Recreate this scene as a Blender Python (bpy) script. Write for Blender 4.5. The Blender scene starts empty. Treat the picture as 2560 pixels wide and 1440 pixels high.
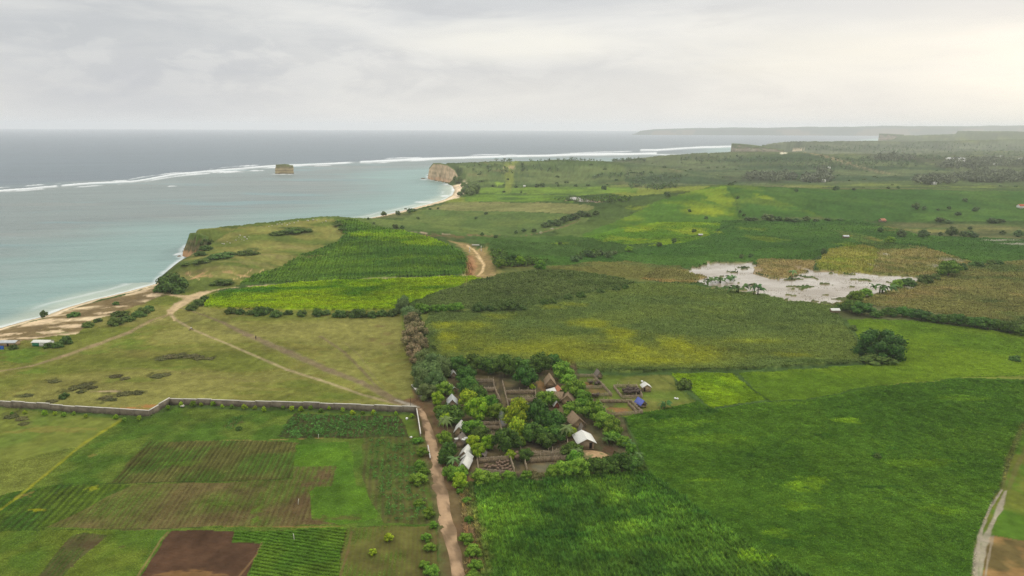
import bpy, math, random
import numpy as np
R = math.radians
rng = np.random.default_rng(7)
random.seed(7)
scene = bpy.context.scene
COL = scene.collection

# ------------------------------------------------------------------ camera model (survey of the photograph)
CAM_H = 80.0
SEA = -3.0
F = 1971.0
HOR = 318.0
PITCH = math.atan((720 - HOR) / F)
RHO = 0.0034
cp, sp = math.cos(PITCH), math.sin(PITCH)
fwd = np.array([0, cp, -sp]); rgt = np.array([1.0, 0, 0]); upv = np.array([0, sp, cp])
rc = rgt + RHO * upv; uc = upv - RHO * rgt
rc /= np.linalg.norm(rc); uc /= np.linalg.norm(uc)

def ray(px, py):
    a = (px - 1280) / F; b = (720 - py) / F
    return fwd + a * rc + b * uc

def at_z(px, py, z):
    d = ray(px, py); t = (z - CAM_H) / d[2]
    return np.array([d[0] * t, d[1] * t, z])

def at_y(px, py, y):
    d = ray(px, py); t = y / d[1]
    return np.array([d[0] * t, y, CAM_H + d[2] * t])

# ------------------------------------------------------------------ noise helpers (numpy)
def _h(ix, iy, s):
    n = (ix.astype(np.int64) * 374761393 + iy.astype(np.int64) * 668265263 + s * 1442695041) & 0xffffffff
    n = ((n ^ (n >> 13)) * 1274126177) & 0xffffffff
    n = n ^ (n >> 16)
    return (n & 0xffff).astype(np.float64) / 65535.0

def vnoise(x, y, s=0):
    ix = np.floor(x); iy = np.floor(y); fx = x - ix; fy = y - iy
    fx = fx * fx * (3 - 2 * fx); fy = fy * fy * (3 - 2 * fy)
    a = _h(ix, iy, s); b = _h(ix + 1, iy, s); c = _h(ix, iy + 1, s); d = _h(ix + 1, iy + 1, s)
    return (a + (b - a) * fx) * (1 - fy) + (c + (d - c) * fx) * fy

def fbm(x, y, s=0, o=4, g=0.5):
    t = 0; a = 1; n = 0
    for i in range(o):
        t = t + a * vnoise(x * 2 ** i + 17.3 * i, y * 2 ** i - 9.1 * i, s + i * 7); n += a; a *= g
    return t / n

def sstep(a, b, x):
    t = np.clip((x - a) / (b - a), 0, 1); return t * t * (3 - 2 * t)

def seg_dist(X, Y, P, Q):
    dx, dy = Q[0] - P[0], Q[1] - P[1]; L = dx * dx + dy * dy + 1e-9
    t = np.clip(((X - P[0]) * dx + (Y - P[1]) * dy) / L, 0, 1)
    return np.hypot(X - P[0] - t * dx, Y - P[1] - t * dy), t

def pip(X, Y, poly):
    ins = np.zeros(X.shape, bool); n = len(poly)
    for i in range(n):
        x1, y1 = poly[i][0], poly[i][1]; x2, y2 = poly[(i + 1) % n][0], poly[(i + 1) % n][1]
        c = (y1 > Y) != (y2 > Y)
        if y1 != y2:
            ins ^= c & (X < (x2 - x1) * (Y - y1) / (y2 - y1) + x1)
    return ins

# ------------------------------------------------------------------ coast
B, C_ = 0.11, 2.2        # beach slope, cliff slope
coast_px = [(-900, 1100, B), (-400, 935, B), (-100, 850, B), (0, 820, B), (60, 803, B), (110, 791, B), (160, 771, B), (230, 750, B), (300, 734, B), (360, 718, B),
            (388, 710, B), (398, 695, .8), (420, 676, .8), (448, 656, 1.0), (461, 645, C_), (456, 634, C_), (458, 622, C_), (476, 610, C_), (520, 598, C_), (640, 585, 1.0),
            (740, 576, .6), (820, 566, .4), (876, 554, B), (905, 548, B), (940, 542, B), (990, 531, B), (1040, 518, B), (1080, 508, B), (1110, 499, B), (1130, 488, B),
            (1136, 476, B), (1130, 464, .15), (1110, 457, 1.2), (1085, 452, C_), (1071, 447, C_), (1068, 438, C_), (1085, 430, C_), (1200, 421, 1.0), (1300, 418, 1.0), (1450, 416, 1.0),
            (1500, 411, .3), (1560, 406, .2), (1620, 401, .2), (1700, 399, .2), (1780, 397, .2), (1850, 392, .2), (1900, 388, .2), (1960, 384, B), (1990, 382.5, B), (1930, 383, .6),
            (1880, 383, C_), (1828, 382, C_), (1824, 377, C_), (1850, 371, C_), (1950, 367, 1.0), (2050, 365, 1.0), (2150, 361, .6), (2230, 357, .6), (2215, 353.5, .8), (2197, 352.5, C_), (2194, 349, C_),
            (2260, 345, 1.0), (2560, 341, 1.0), (3400, 340, 1.0)]
coast = [(*at_z(x, y, SEA)[:2], s) for x, y, s in coast_px]
coast += [(16000, 8000, 1.0), (16000, -3000, 1.0), (-600, -3000, .2), (-420, 60, B)]
CX = [(c[0], c[1]) for c in coast]

def coast_info(X, Y):
    """signed distance (inside positive) and blended shore slope"""
    best = np.full(X.shape, 1e9); ws = np.zeros(X.shape); wt = np.zeros(X.shape)
    n = len(coast)
    for i in range(n):
        P, Q = coast[i], coast[(i + 1) % n]
        d, t = seg_dist(X, Y, P, Q)
        best = np.minimum(best, d)
        w = 1.0 / (d + 1.5) ** 4
        ws += w * (P[2] + (Q[2] - P[2]) * t); wt += w
    return np.where(pip(X, Y, CX), best, -best), ws / wt

# ------------------------------------------------------------------ hills: crests given as (px, py, ground distance)
RIDGES = [
    ([(483, 584, 517), (520, 574, 530), (580, 569, 542), (610, 567, 545)], 12, 75),
    ([(600, 568, 542), (640, 566, 545), (700, 559, 560), (760, 549, 572), (820, 543.5, 582), (870, 548, 580), (930, 566, 560), (1000, 586, 525), (1080, 604, 490), (1150, 632, 450)], 150, 75, 42),
    ([(430, 690, 405), (480, 672, 415), (560, 655, 430), (620, 640, 445)], 45, 90),
    ([(1084, 409, 1292), (1140, 408, 1310), (1260, 403, 1370), (1330, 402, 1390), (1400, 400.5, 1400), (1470, 403, 1400), (1520, 407, 1380)], 260, 230),
    ([(1620, 396, 1950), (1700, 394, 2040), (1780, 394, 2050), (1850, 386, 1930), (1900, 380, 1880), (1940, 379, 1870), (1990, 384, 1900), (2050, 387, 1950), (2110, 385, 1980), (2200, 386, 2000), (2260, 393, 1950)], 480, 170),
    ([(1829, 358.5, 2750), (1900, 362.5, 2760), (1960, 361, 2820), (2000, 354.5, 3000), (2100, 352, 3150), (2200, 352, 3350), (2400, 351, 3450), (2600, 350, 3500)], 330, 160),
    ([(2197, 334, 5450), (2300, 332.5, 5450), (2400, 327, 5500), (2470, 328, 5500), (2560, 329.5, 5500), (2900, 328, 5550)], 1700, 1600),
    ([(1560, 535, 700), (1620, 513, 745), (1700, 487, 800), (1760, 471, 840), (1820, 464.5, 860), (1880, 467, 880), (1960, 470, 900), (2100, 473, 930), (2300, 475, 960), (2450, 479, 960), (2640, 482, 960)], 230, 150),
    ([(1180, 694, 418), (1270, 682, 425), (1360, 678, 428), (1450, 680, 424), (1540, 694, 410)], 75, 35),
    ([(1560, 428, 1420), (1680, 430, 1450), (1800, 428, 1480), (1900, 424, 1520)], 260, 120),
    ([(2330, 385, 2500), (2420, 380, 2600), (2560, 379, 2600), (2700, 380, 2600)], 500, 300),
    ([(1000, 470, 1180), (1180, 452, 1200), (1330, 452, 1180)], 90, 90),
]
RW = []
for r_ in RIDGES[:-1]:
    RW.append(([at_y(a, b, c) for a, b, c in r_[0]], r_[1], r_[2], r_[3] if len(r_) > 3 else None))

def base_height(X, Y):
    D = np.hypot(X, Y)
    acc = np.zeros(X.shape)
    for pts, wf, wb, we in RW:
        m = np.zeros(X.shape)
        for k_, (P, Q) in enumerate(zip(pts[:-1], pts[1:])):
            d, t = seg_dist(X, Y, P, Q)
            xc = P[0] + t * (Q[0] - P[0]); yc = P[1] + t * (Q[1] - P[1]); zc = P[2] + t * (Q[2] - P[2])
            front = D < np.hypot(xc, yc)
            w = np.where(front, wf, wb)
            if we: w = np.minimum(w, np.where(X < P[0] + (0 if k_ == 0 else 1e9), we, 1e9) if k_ == 0 else np.where(X < pts[0][0], .01, 1e9))
            q = np.clip(1 - d / w, 0, 1); prof = q * q * (3 - 2 * q)
            m = np.maximum(m, np.maximum(zc, 0.0) * prof)
        acc += (m / 10) ** 12
    h = acc ** (1 / 12) * 10
    k = sstep(450, 1600, D)
    roll = (fbm(X / 210, Y / 210, 3, 3) - .45) * 2
    h = h + k * roll * (1.5 + 5.0 * sstep(1200, 4500, D)) + (fbm(X / 42, Y / 42, 5, 3) - .5) * (.5 + .9 * k)
    return h

def full_height(X, Y):
    h = base_height(X, Y)
    sd, sl = coast_info(X, Y)
    sd0 = sd; sd = np.where(sd > 0, np.maximum(sd - 72 * (np.hypot(X, Y) / 2500) ** 2 * sstep(.7, 1.2, sl), .01), sd)   # room for the cliff faces
    prof = SEA + sl * np.maximum(sd, 0) + .15 * np.sqrt(np.maximum(sd, 0))
    hh = -np.log(np.exp(-np.clip(h, -30, 300) * .9) + np.exp(-np.clip(prof, -30, 300) * .9)) / .9
    hh = np.where(prof > h + 12, h, hh)
    hh = np.where(sd < 0, SEA - .2 - np.minimum(-sd * .25, 4), hh)
    return hh, sd0, sl

# ------------------------------------------------------------------ terrain grid: columns of constant x/y, rows of constant y
NC, NR = 1500, 820
tcol = np.linspace(-1.12, 1.12, NC)
u = np.linspace(0, 1, NR)
s0, s1 = (CAM_H / 82.0) ** .85, (CAM_H / 9000.0) ** .85
yrow = CAM_H / (s0 + (s1 - s0) * u) ** (1 / .85)
GY, GT = np.meshgrid(yrow, tcol, indexing='ij')
GX = GT * GY
GZ, GSD, GSL = full_height(GX, GY)

def hit(px, py):
    d = ray(px, py); t = d[0] / d[1]
    c = (t - tcol[0]) / (tcol[1] - tcol[0]); c = min(max(c, 0), NC - 1.001); i = int(c); f = c - i
    z = GZ[:, i] * (1 - f) + GZ[:, i + 1] * f
    z = np.maximum(z, SEA)
    rz = CAM_H + d[2] / d[1] * yrow
    below = np.nonzero(rz <= z)[0]
    if len(below) == 0:
        k = NR - 2
    else:
        k = max(below[0] - 1, 0)
    a = rz[k] - z[k]; b = rz[k + 1] - z[k + 1]
    f = 0 if abs(a - b) < 1e-9 else min(max(a / (a - b), 0), 1)
    y = yrow[k] + f * (yrow[k + 1] - yrow[k])
    return np.array([t * y, y, z[k] + f * (z[k + 1] - z[k])])

def hz(x, y):
    """terrain height at world x, y (bilinear)"""
    t = x / y
    c = min(max((t - tcol[0]) / (tcol[1] - tcol[0]), 0), NC - 1.001); i = int(c); f = c - i
    k = int(np.searchsorted(yrow, y)) - 1; k = min(max(k, 0), NR - 2); g = (y - yrow[k]) / (yrow[k + 1] - yrow[k])
    Z = FZ
    return (Z[k, i] * (1 - f) + Z[k, i + 1] * f) * (1 - g) + (Z[k + 1, i] * (1 - f) + Z[k + 1, i + 1] * f) * g

def hzv(x, y):
    t = x / y
    c = np.clip((t - tcol[0]) / (tcol[1] - tcol[0]), 0, NC - 1.001); i = c.astype(int); f = c - i
    k = np.clip(np.searchsorted(yrow, y) - 1, 0, NR - 2); g = (y - yrow[k]) / (yrow[k + 1] - yrow[k])
    Z = FZ
    return (Z[k, i] * (1 - f) + Z[k, i + 1] * f) * (1 - g) + (Z[k + 1, i] * (1 - f) + Z[k + 1, i + 1] * f) * g

# ------------------------------------------------------------------ colours
def lin(c):
    c = c / 255.0
    return c / 12.92 if c <= .04045 else ((c + .055) / 1.055) ** 2.4
ALB = 1.0
def S(r, g, b, k=1.0):
    return np.array([lin(r), lin(g), lin(b)]) * ALB * k

GR_D, GR_M, GR_L = S(50, 82, 30), S(70, 104, 38), S(104, 126, 44)
YEL = S(150, 152, 32)
SOIL, SOILR = S(98, 76, 52), S(92, 64, 44)

# fields: (pixel outline, colour a, colour b, noise size m, mix bias, crop height m, rough, stripe (vanishing px, spacing m, strength, colour))
FIELDS = []
def field(pts, a, b, ns=25, bias=.5, ch=.4, rough=1.0, stripe=None, soft=1.5, cont=.16, asp=1.0):
    w = [hit(x, y)[:2] for x, y in pts]
    FIELDS.append(dict(poly=w, a=a, b=b, ns=ns, bias=bias, ch=ch, rough=rough, stripe=stripe, soft=soft, cont=cont, asp=asp))
BLOBS = []
def blob(px, py, rx, ry, col, k=.8, rough=None, hard=.5):
    c = hit(px, py); d = c[1]
    n = hit(px, py - ry)[1]; f = hit(px, py + ry)[1]
    BLOBS.append((c[0], c[1], rx * d / F, max(abs(n - f) / 2, .5), col, k, hard))
PATHS = []
def path(pts, wpx, col, k=.9, edge=.35):
    w = [hit(x, y)[:2] for x, y in pts]
    ws = [wp * p[1] / F / 2 for wp, p in zip(wpx if isinstance(wpx, (list, tuple)) else [wpx] * len(pts), w)]
    PATHS.append((w, ws, col, k, edge))

pasture_a, pasture_b = S(122, 119, 62), S(98, 109, 46)
# pasture (whole left plain)
field([(-500, 1300), (-500, 950), (-200, 870), (0, 850), (150, 800), (300, 750), (400, 715), (480, 700), (560, 735), (1000, 780), (1025, 900), (1045, 1000), (1045, 1030), (430, 1005), (372, 1035), (0, 1010), (-500, 985)],
      pasture_a, pasture_b, 30, .54, .0, .35, cont=.2, asp=1.8)
# sandy strip behind the beach
field([(-300, 930), (-100, 858), (0, 826), (110, 797), (230, 757), (300, 741), (388, 715), (402, 738), (372, 752), (300, 782), (230, 800), (200, 832), (60, 852), (0, 862), (-300, 960)],
      S(118, 102, 70), S(206, 184, 146), 9, .56, .0, .25, cont=.15, asp=2.4)
# headland grass
field([(385, 712), (420, 680), (450, 655), (470, 600), (483, 584), (560, 571), (700, 560), (820, 545), (840, 552), (858, 590), (840, 612), (800, 625), (760, 650), (700, 672), (640, 700), (590, 716), (560, 722), (470, 730), (430, 735)],
      S(118, 119, 62), S(88, 104, 46), 18, .5, .0, .5, cont=.2, asp=1.8)
# corn on the hill
field([(600, 712), (640, 690), (700, 672), (745, 648), (800, 625), (850, 606), (858, 590), (838, 556), (880, 550), (950, 572), (1010, 580), (1080, 598), (1130, 618), (1165, 642), (1184, 668), (1178, 688), (1050, 694), (880, 700), (720, 708)],
      S(60, 98, 34), S(80, 114, 36), 20, .5, 1.6, .9, stripe=((960, 318), 1.9, .16, S(90, 110, 44)), cont=.25, asp=3)
field([(1010, 578), (1080, 598), (1130, 618), (1100, 622), (1000, 612), (900, 598), (860, 585), (900, 580)], S(84, 122, 28), S(112, 142, 24), 14, .5, 1.2, .9)
# bright yellow green field
field([(508, 768), (530, 742), (570, 730), (640, 720), (760, 708), (900, 702), (1060, 698), (1190, 693), (1205, 700), (1150, 720), (1090, 735), (1040, 758), (1000, 775), (900, 776), (700, 774), (580, 772)],
      S(64, 110, 24), S(122, 152, 18), 15, .42, 1.3, .9, cont=.12, asp=2.2)
# sage field east of it
field([(1000, 775), (1040, 756), (1090, 735), (1150, 720), (1240, 690), (1350, 678), (1450, 682), (1560, 700), (1590, 713), (1540, 722), (1440, 740), (1360, 760), (1280, 775), (1050, 780)],
      S(88, 106, 54), S(74, 94, 44), 16, .5, 1.6, 1.1, cont=.12, asp=1.6)
# big sage / yellow field
field([(1068, 786), (1180, 780), (1290, 774), (1370, 758), (1440, 742), (1540, 722), (1600, 712), (1700, 714), (1765, 722), (1900, 742), (2080, 768), (2090, 782), (2112, 815), (2140, 850), (2148, 895), (2148, 912), (2000, 920), (1900, 925), (1650, 932), (1560, 934), (1430, 925), (1300, 925), (1120, 900), (1065, 860)],
      S(84, 104, 50), S(94, 112, 50), 18, .5, 1.6, .7, cont=.05, asp=1.8)
# fields right of the lake
field([(2080, 762), (2180, 738), (2260, 712), (2330, 690), (2400, 668), (2700, 640), (2700, 850), (2560, 815), (2400, 795), (2280, 775), (2150, 765)],
      S(84, 102, 50), S(114, 112, 60), 24, .42, 1.0, 1.0, cont=.14, asp=1.5)
# north of the lake
field([(1205, 600), (1500, 590), (1650, 560), (1880, 552), (2150, 552), (2250, 575), (2300, 590), (2560, 600), (2700, 640), (2440, 660), (2330, 640), (2200, 620), (2060, 640), (1990, 668), (1870, 662), (1790, 655), (1720, 670), (1600, 700), (1450, 680), (1360, 676), (1250, 660)],
      S(58, 92, 36), S(66, 100, 38), 30, .5, 1.0, 1.0, cont=.1, asp=1.5)
field([(1240, 690), (1250, 660), (1400, 668), (1560, 655), (1700, 668), (1740, 690), (1740, 710), (1600, 708), (1450, 680), (1350, 676)], S(84, 96, 50), S(100, 104, 52), 16, .5, 1.0, 1.0)
# hill in the middle distance
field([(1560, 545), (1620, 514), (1700, 488), (1760, 472), (1815, 466), (1845, 520), (1850, 548), (1700, 575), (1620, 600), (1500, 600), (1450, 590)], S(70, 104, 36), S(100, 124, 36), 35, .55, .8, .9, cont=.1)
field([(1815, 466), (1890, 468), (1920, 495), (2000, 520), (2060, 545), (1850, 548)], S(62, 96, 38), S(84, 108, 40), 25, .5, .8, .9, cont=.1)
field([(1890, 468), (1960, 470), (2300, 474), (2560, 480), (2700, 480), (2700, 552), (2300, 556), (2060, 546), (2000, 520), (1920, 495)], S(56, 88, 36), S(68, 98, 40), 40, .5, .8, .9, cont=.12)
field([(1500, 585), (1600, 560), (1700, 556), (1810, 560), (1780, 585), (1730, 605), (1640, 618), (1520, 612), (1440, 600)], S(104, 134, 28), S(74, 110, 30), 22, .5, .8, .9)
field([(1180, 588), (1420, 590), (1560, 612), (1650, 610), (1500, 640), (1330, 640), (1220, 625)], S(66, 94, 42), S(58, 86, 36), 22, .5, .8, .9)
# coast plain strips
field([(920, 552), (1060, 525), (1250, 528), (1430, 538), (1480, 548), (1380, 580), (1230, 588), (1050, 578), (960, 572)], S(80, 102, 52), S(92, 110, 56), 30, .5, .8, .8, cont=.08)
field([(1120, 508), (1250, 505), (1480, 514), (1490, 522), (1430, 536), (1300, 530), (1060, 524)], S(118, 122, 74), S(104, 112, 64), 30, .5, .4, .6, cont=.06)
field([(1165, 486), (1420, 488), (1420, 498), (1440, 506), (1250, 504), (1160, 504)], S(72, 100, 44), S(92, 122, 42), 30, .5, .4, .6, cont=.06)
field([(1200, 470), (1590, 468), (1590, 484), (1420, 486), (1190, 484)], S(98, 126, 46), S(80, 108, 44), 30, .5, .4, .6, cont=.08)
field([(1232, 445), (1262, 442), (1268, 462), (1238, 464)], S(112, 140, 48), S(100, 130, 44), 20)
field([(1434, 415), (1600, 420), (1600, 450), (1436, 455)], S(64, 88, 52), S(70, 94, 52), 30)
# far ridges; haze separation painted in, darker slopes before greyer, paler land
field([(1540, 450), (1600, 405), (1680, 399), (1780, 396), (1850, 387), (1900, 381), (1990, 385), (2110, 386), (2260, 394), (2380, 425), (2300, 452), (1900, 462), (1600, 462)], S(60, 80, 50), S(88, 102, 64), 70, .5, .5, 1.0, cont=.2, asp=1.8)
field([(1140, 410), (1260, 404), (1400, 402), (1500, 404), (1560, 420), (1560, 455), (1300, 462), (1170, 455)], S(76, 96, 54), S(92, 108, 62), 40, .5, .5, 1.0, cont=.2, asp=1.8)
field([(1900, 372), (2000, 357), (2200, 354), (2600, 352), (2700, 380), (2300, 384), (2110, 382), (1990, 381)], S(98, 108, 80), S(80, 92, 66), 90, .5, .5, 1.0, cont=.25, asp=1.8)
# lake surroundings
field([(1600, 700), (1640, 675), (1720, 676), (1770, 690), (1740, 708), (1660, 708)], S(140, 122, 72), S(104, 106, 56), 14, .5, .4, 1.0)
field([(1880, 680), (1888, 660), (1900, 648), (1960, 650), (2040, 655), (2035, 672), (1990, 690), (1950, 697)], S(142, 126, 78), S(128, 120, 70), 12, .5, .4, 1.0)
field([(2040, 655), (2075, 625), (2150, 612), (2210, 625), (2180, 688), (2120, 684), (2050, 682)], S(112, 124, 46), S(134, 130, 58), 14, .5, .5, 1.0)
field([(2200, 612), (2300, 618), (2380, 640), (2425, 655), (2400, 668), (2350, 690), (2260, 695), (2180, 688)], S(132, 122, 70), S(106, 114, 56), 14, .5, .5, 1.0)
field([(2080, 575), (2170, 590), (2240, 612), (2300, 622), (2200, 625), (2130, 600)], S(118, 118, 56), S(76, 102, 44), 18, .45, .5, 1.0)
# lime strip on the right and lime patch
field([(2120, 800), (2260, 800), (2420, 820), (2560, 835), (2800, 860), (2800, 955), (2560, 945), (2400, 945), (2200, 965), (2000, 1002), (1915, 1003), (1845, 935), (2000, 925), (2160, 915), (2150, 850)],
      S(80, 110, 28), S(96, 124, 30), 26, .5, .3, .8, cont=.1)
field([(1680, 936), (1830, 936), (1912, 1000), (1780, 1022), (1740, 990), (1700, 960)], S(112, 144, 24), S(92, 124, 24), 9, .5, .5, .9, cont=.15)
# big deep green meadow
field([(1560, 1040), (1640, 1020), (1740, 1000), (1785, 1026), (1915, 1006), (2010, 1003), (2200, 966), (2400, 946), (2800, 960), (2800, 1000), (2560, 1080), (2500, 1220), (2440, 1360), (2425, 1700), (1500, 1700), (1160, 1700), (1150, 1200), (1300, 1205), (1620, 1180), (1590, 1100)],
      S(56, 88, 24), S(64, 96, 26), 16, .48, .5, .8, cont=.08)
# paddock round the pens on the right
field([(1440, 938), (1560, 940), (1680, 938), (1700, 975), (1740, 1005), (1640, 1030), (1560, 1045), (1500, 1030), (1440, 990)], S(100, 108, 50), S(84, 104, 40), 10, .5, .0, .4)
# maize in front
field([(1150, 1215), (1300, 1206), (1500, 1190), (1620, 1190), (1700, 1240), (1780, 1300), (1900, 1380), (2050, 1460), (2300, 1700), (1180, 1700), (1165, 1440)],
      S(46, 80, 24), S(68, 104, 30), 9, .5, .9, .9, stripe=((1050, 318), 1.1, .35, S(36, 52, 20)), cont=.3)  # row gaps painted darker, for dark soil and the shade between plants
# village ground
field([(1060, 990), (1100, 935), (1130, 910), (1440, 905), (1450, 960), (1500, 1010), (1560, 1050), (1600, 1150), (1600, 1188), (1380, 1195), (1300, 1205), (1160, 1215), (1110, 1190), (1090, 1080)], S(78, 76, 50), S(98, 86, 60), 6, .5, .0, .4, cont=.3)
# the walled gardens left of the road
field([(-600, 1010), (0, 1022), (372, 1048), (430, 1020), (1040, 1040), (1060, 1100), (1100, 1440), (1120, 1750), (-1500, 1750)], S(70, 98, 34), S(86, 106, 40), 9, .5, .0, .6, cont=.25)
field([(-600, 1010), (0, 1022), (305, 1046), (215, 1110), (110, 1190), (0, 1280), (-300, 1480), (-900, 1500)], S(104, 116, 50), S(92, 112, 46), 16, .5, .0, .4, cont=.07)
field([(270, 1208), (370, 1105), (560, 1102), (745, 1105), (738, 1140), (730, 1198), (560, 1202), (420, 1206)], S(74, 104, 38), S(92, 96, 48), 12, .46, .1, .6, stripe=((1085, 318), 1.3, .48, S(70, 64, 36)), cont=.12)
field([(60, 1320), (130, 1212), (420, 1208), (730, 1200), (735, 1170), (838, 1168), (830, 1222), (775, 1230), (780, 1300), (855, 1312), (600, 1316), (380, 1322)], S(98, 90, 52), S(84, 104, 42), 14, .46, .1, .6, stripe=((1085, 318), 1.3, .42, S(84, 68, 44)), cont=.12)
field([(-300, 1480), (0, 1240), (130, 1212), (330, 1210), (110, 1322), (-60, 1460)], S(62, 96, 32), S(84, 108, 34), 10, .5, .1, .7, stripe=((1085, 318), 1.6, .55, S(52, 66, 28)), cont=.15)
field([(715, 1096), (690, 1090), (740, 1036), (1000, 1042), (1025, 1092), (900, 1096)], S(72, 70, 40), S(62, 76, 36), 7, .5, .1, .6, stripe=((985, 318), 1.5, .5, S(50, 50, 30)), cont=.1)  # soil colour darkened between rows to stand for the cassava's shadows
field([(740, 1110), (870, 1105), (890, 1200), (860, 1310), (850, 1312), (780, 1300), (775, 1230), (830, 1222), (838, 1168), (735, 1168)], S(80, 114, 32), S(72, 106, 32), 8, .5, .1, .6, cont=.1)
field([(770, 1230), (790, 1215), (880, 1215), (950, 1230), (940, 1300), (850, 1312), (785, 1300)], S(78, 112, 32), S(72, 104, 32), 8, .5, .1, .6, cont=.1)
field([(-400, 1600), (-40, 1330), (400, 1322), (370, 1370), (345, 1440), (250, 1700)], S(76, 102, 34), S(92, 110, 38), 9, .5, .1, .7, cont=.25)
field([(90, 1445), (170, 1345), (205, 1332), (270, 1334), (170, 1420), (130, 1470), (20, 1700), (-60, 1700)], S(84, 76, 48), S(70, 88, 38), 7, .5, .1, .7, stripe=((1085, 318), 1.0, .4, S(84, 66, 46)))
field([(348, 1445), (405, 1350), (428, 1325), (590, 1328), (583, 1352), (655, 1357), (640, 1400), (610, 1450), (590, 1700), (250, 1700)], S(80, 60, 44), S(70, 53, 39), 9, .5, .0, .25, stripe=((-6000, 318), .9, .3, S(76, 52, 36)), cont=.08)
field([(590, 1328), (870, 1320), (850, 1400), (845, 1450), (840, 1700), (590, 1700), (620, 1450), (655, 1357), (583, 1352)], S(70, 106, 30), S(82, 114, 32), 8, .5, .25, 1.0, stripe=((-6000, 318), 1.1, .12, S(66, 82, 36)), cont=.2)
field([(870, 1320), (1080, 1316), (1100, 1440), (1110, 1700), (840, 1700), (850, 1400)], S(90, 94, 44), S(82, 104, 38), 8, .5, .1, .7, stripe=((1085, 318), .9, .35, S(92, 74, 48)), cont=.1)
field([(905, 1096), (1040, 1092), (1075, 1310), (960, 1312), (920, 1240), (900, 1170)], S(74, 96, 38), S(82, 90, 42), 7, .5, .1, .8, stripe=((985, 318), 1.5, .5, S(70, 66, 40)), cont=.15)
# bottom right corner
field([(2560, 1080), (2800, 1040), (2800, 1700), (2425, 1700), (2432, 1440), (2445, 1340), (2500, 1230)], S(92, 104, 40), S(72, 104, 32), 7, .5, .2, .8, cont=.15)
field([(2475, 1345), (2530, 1352), (2800, 1380), (2800, 1700), (2450, 1700), (2460, 1440)], S(136, 108, 66), S(96, 84, 50), 5, .5, .0, .5, cont=.2)

# soft patches inside the fields
yb, db = S(138, 148, 34), S(58, 84, 36)
blob(1500, 880, 420, 40, S(122, 128, 40), .55, hard=0); blob(1180, 850, 110, 60, S(118, 128, 36), .5, hard=0)
for x, y, rx, ry, k in [(1110, 820, 38, 10, .85), (1115, 850, 30, 18, .8), (1190, 820, 60, 12, .5), (1250, 798, 60, 10, .45), (1130, 878, 40, 12, .8), (1480, 815, 60, 14, .85), (1550, 845, 70, 22, .8), (1580, 880, 60, 20, .8), (1690, 870, 60, 24, .85), (1740, 890, 80, 20, .6),
                        (1500, 900, 200, 18, .45), (1650, 912, 160, 12, .6), (1320, 880, 140, 20, .4), (1980, 895, 70, 7, .55), (1900, 860, 120, 8, .4), (1380, 775, 40, 6, .5), (1430, 768, 50, 6, .45), (1400, 860, 160, 30, .25)]:
    blob(x, y, rx * 1.05, ry * 1.1, yb, k * .95, hard=.1)
for x, y, rx, ry, k in [(1080, 850, 16, 16, .5), (1210, 838, 60, 8, .4), (1420, 838, 90, 10, .45), (1180, 880, 45, 8, .45), (1350, 800, 80, 12, .25), (1540, 880, 40, 7, .4), (1610, 850, 30, 10, .4), (1500, 862, 45, 8, .35), (2040, 912, 90, 6, .6), (1850, 885, 60, 8, .4), (1560, 931, 150, 4, .7), (1700, 930, 120, 4, .6), (1230, 900, 60, 8, .35), (1180, 730, 90, 5, .3), (1300, 735, 80, 4, .3), (1450, 712, 70, 4, .35)]:
    blob(x, y, rx, ry, S(66, 88, 40), k)
for x, y, rx, ry, k in [(620, 742, 80, 6, .5), (720, 750, 120, 7, .5), (860, 760, 110, 6, .6), (700, 768, 160, 5, .6), (950, 740, 90, 7, .5), (1060, 715, 100, 6, .55), (780, 735, 60, 5, .5), (1120, 702, 60, 4, .5)]:
    blob(x, y, rx * 1.2, ry * 1.3, S(132, 152, 22), k, hard=.1)
for x, y, rx, ry, k in [(650, 757, 50, 4, .5), (760, 742, 60, 4, .5), (900, 755, 90, 4, .45), (560, 745, 30, 8, .5), (1000, 765, 60, 5, .5), (1010, 725, 60, 4, .4), (1150, 697, 50, 4, .5)]:
    blob(x, y, rx, ry, S(56, 96, 26), k)
# headland hill: dark and light crop bands, scrub
for x, y, rx, ry, k in [(900, 597, 60, 5, .6), (1000, 600, 80, 6, .5), (830, 610, 40, 5, .5), (760, 640, 60, 6, .5), (920, 640, 90, 6, .45), (1080, 640, 60, 6, .45), (700, 668, 70, 5, .5), (980, 672, 90, 5, .35), (1150, 660, 25, 16, .5), (880, 692, 240, 4, .6), (640, 697, 60, 5, .6)]:
    blob(x, y, rx, ry, S(36, 72, 28), k)
for x, y, rx, ry, k in [(870, 625, 50, 8, .5), (1010, 650, 80, 8, .5), (780, 665, 60, 6, .45), (1110, 650, 50, 8, .5), (900, 660, 60, 8, .35), (1060, 672, 80, 7, .45)]:
    blob(x, y, rx, ry, S(96, 126, 30), k)
for x, y, rx, ry, k in [(840, 560, 14, 8, .8), (870, 552, 20, 4, .8), (860, 572, 14, 8, .6), (730, 572, 50, 6, .85), (550, 636, 50, 9, .7), (617, 626, 26, 5, .7), (520, 645, 36, 8, .7), (560, 700, 30, 5, .7), (490, 600, 18, 9, .8), (480, 618, 12, 10, .8), (640, 566, 30, 2, .5), (700, 600, 20, 2, .5)]:
    blob(x, y, rx, ry, S(56, 78, 36), k)
for x, y, rx, ry, k in [(700, 640, 120, 5, .35), (640, 660, 120, 6, .35), (560, 668, 120, 6, .3), (760, 620, 60, 4, .4)]:
    blob(x, y, rx, ry, S(150, 132, 88), k)
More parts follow.
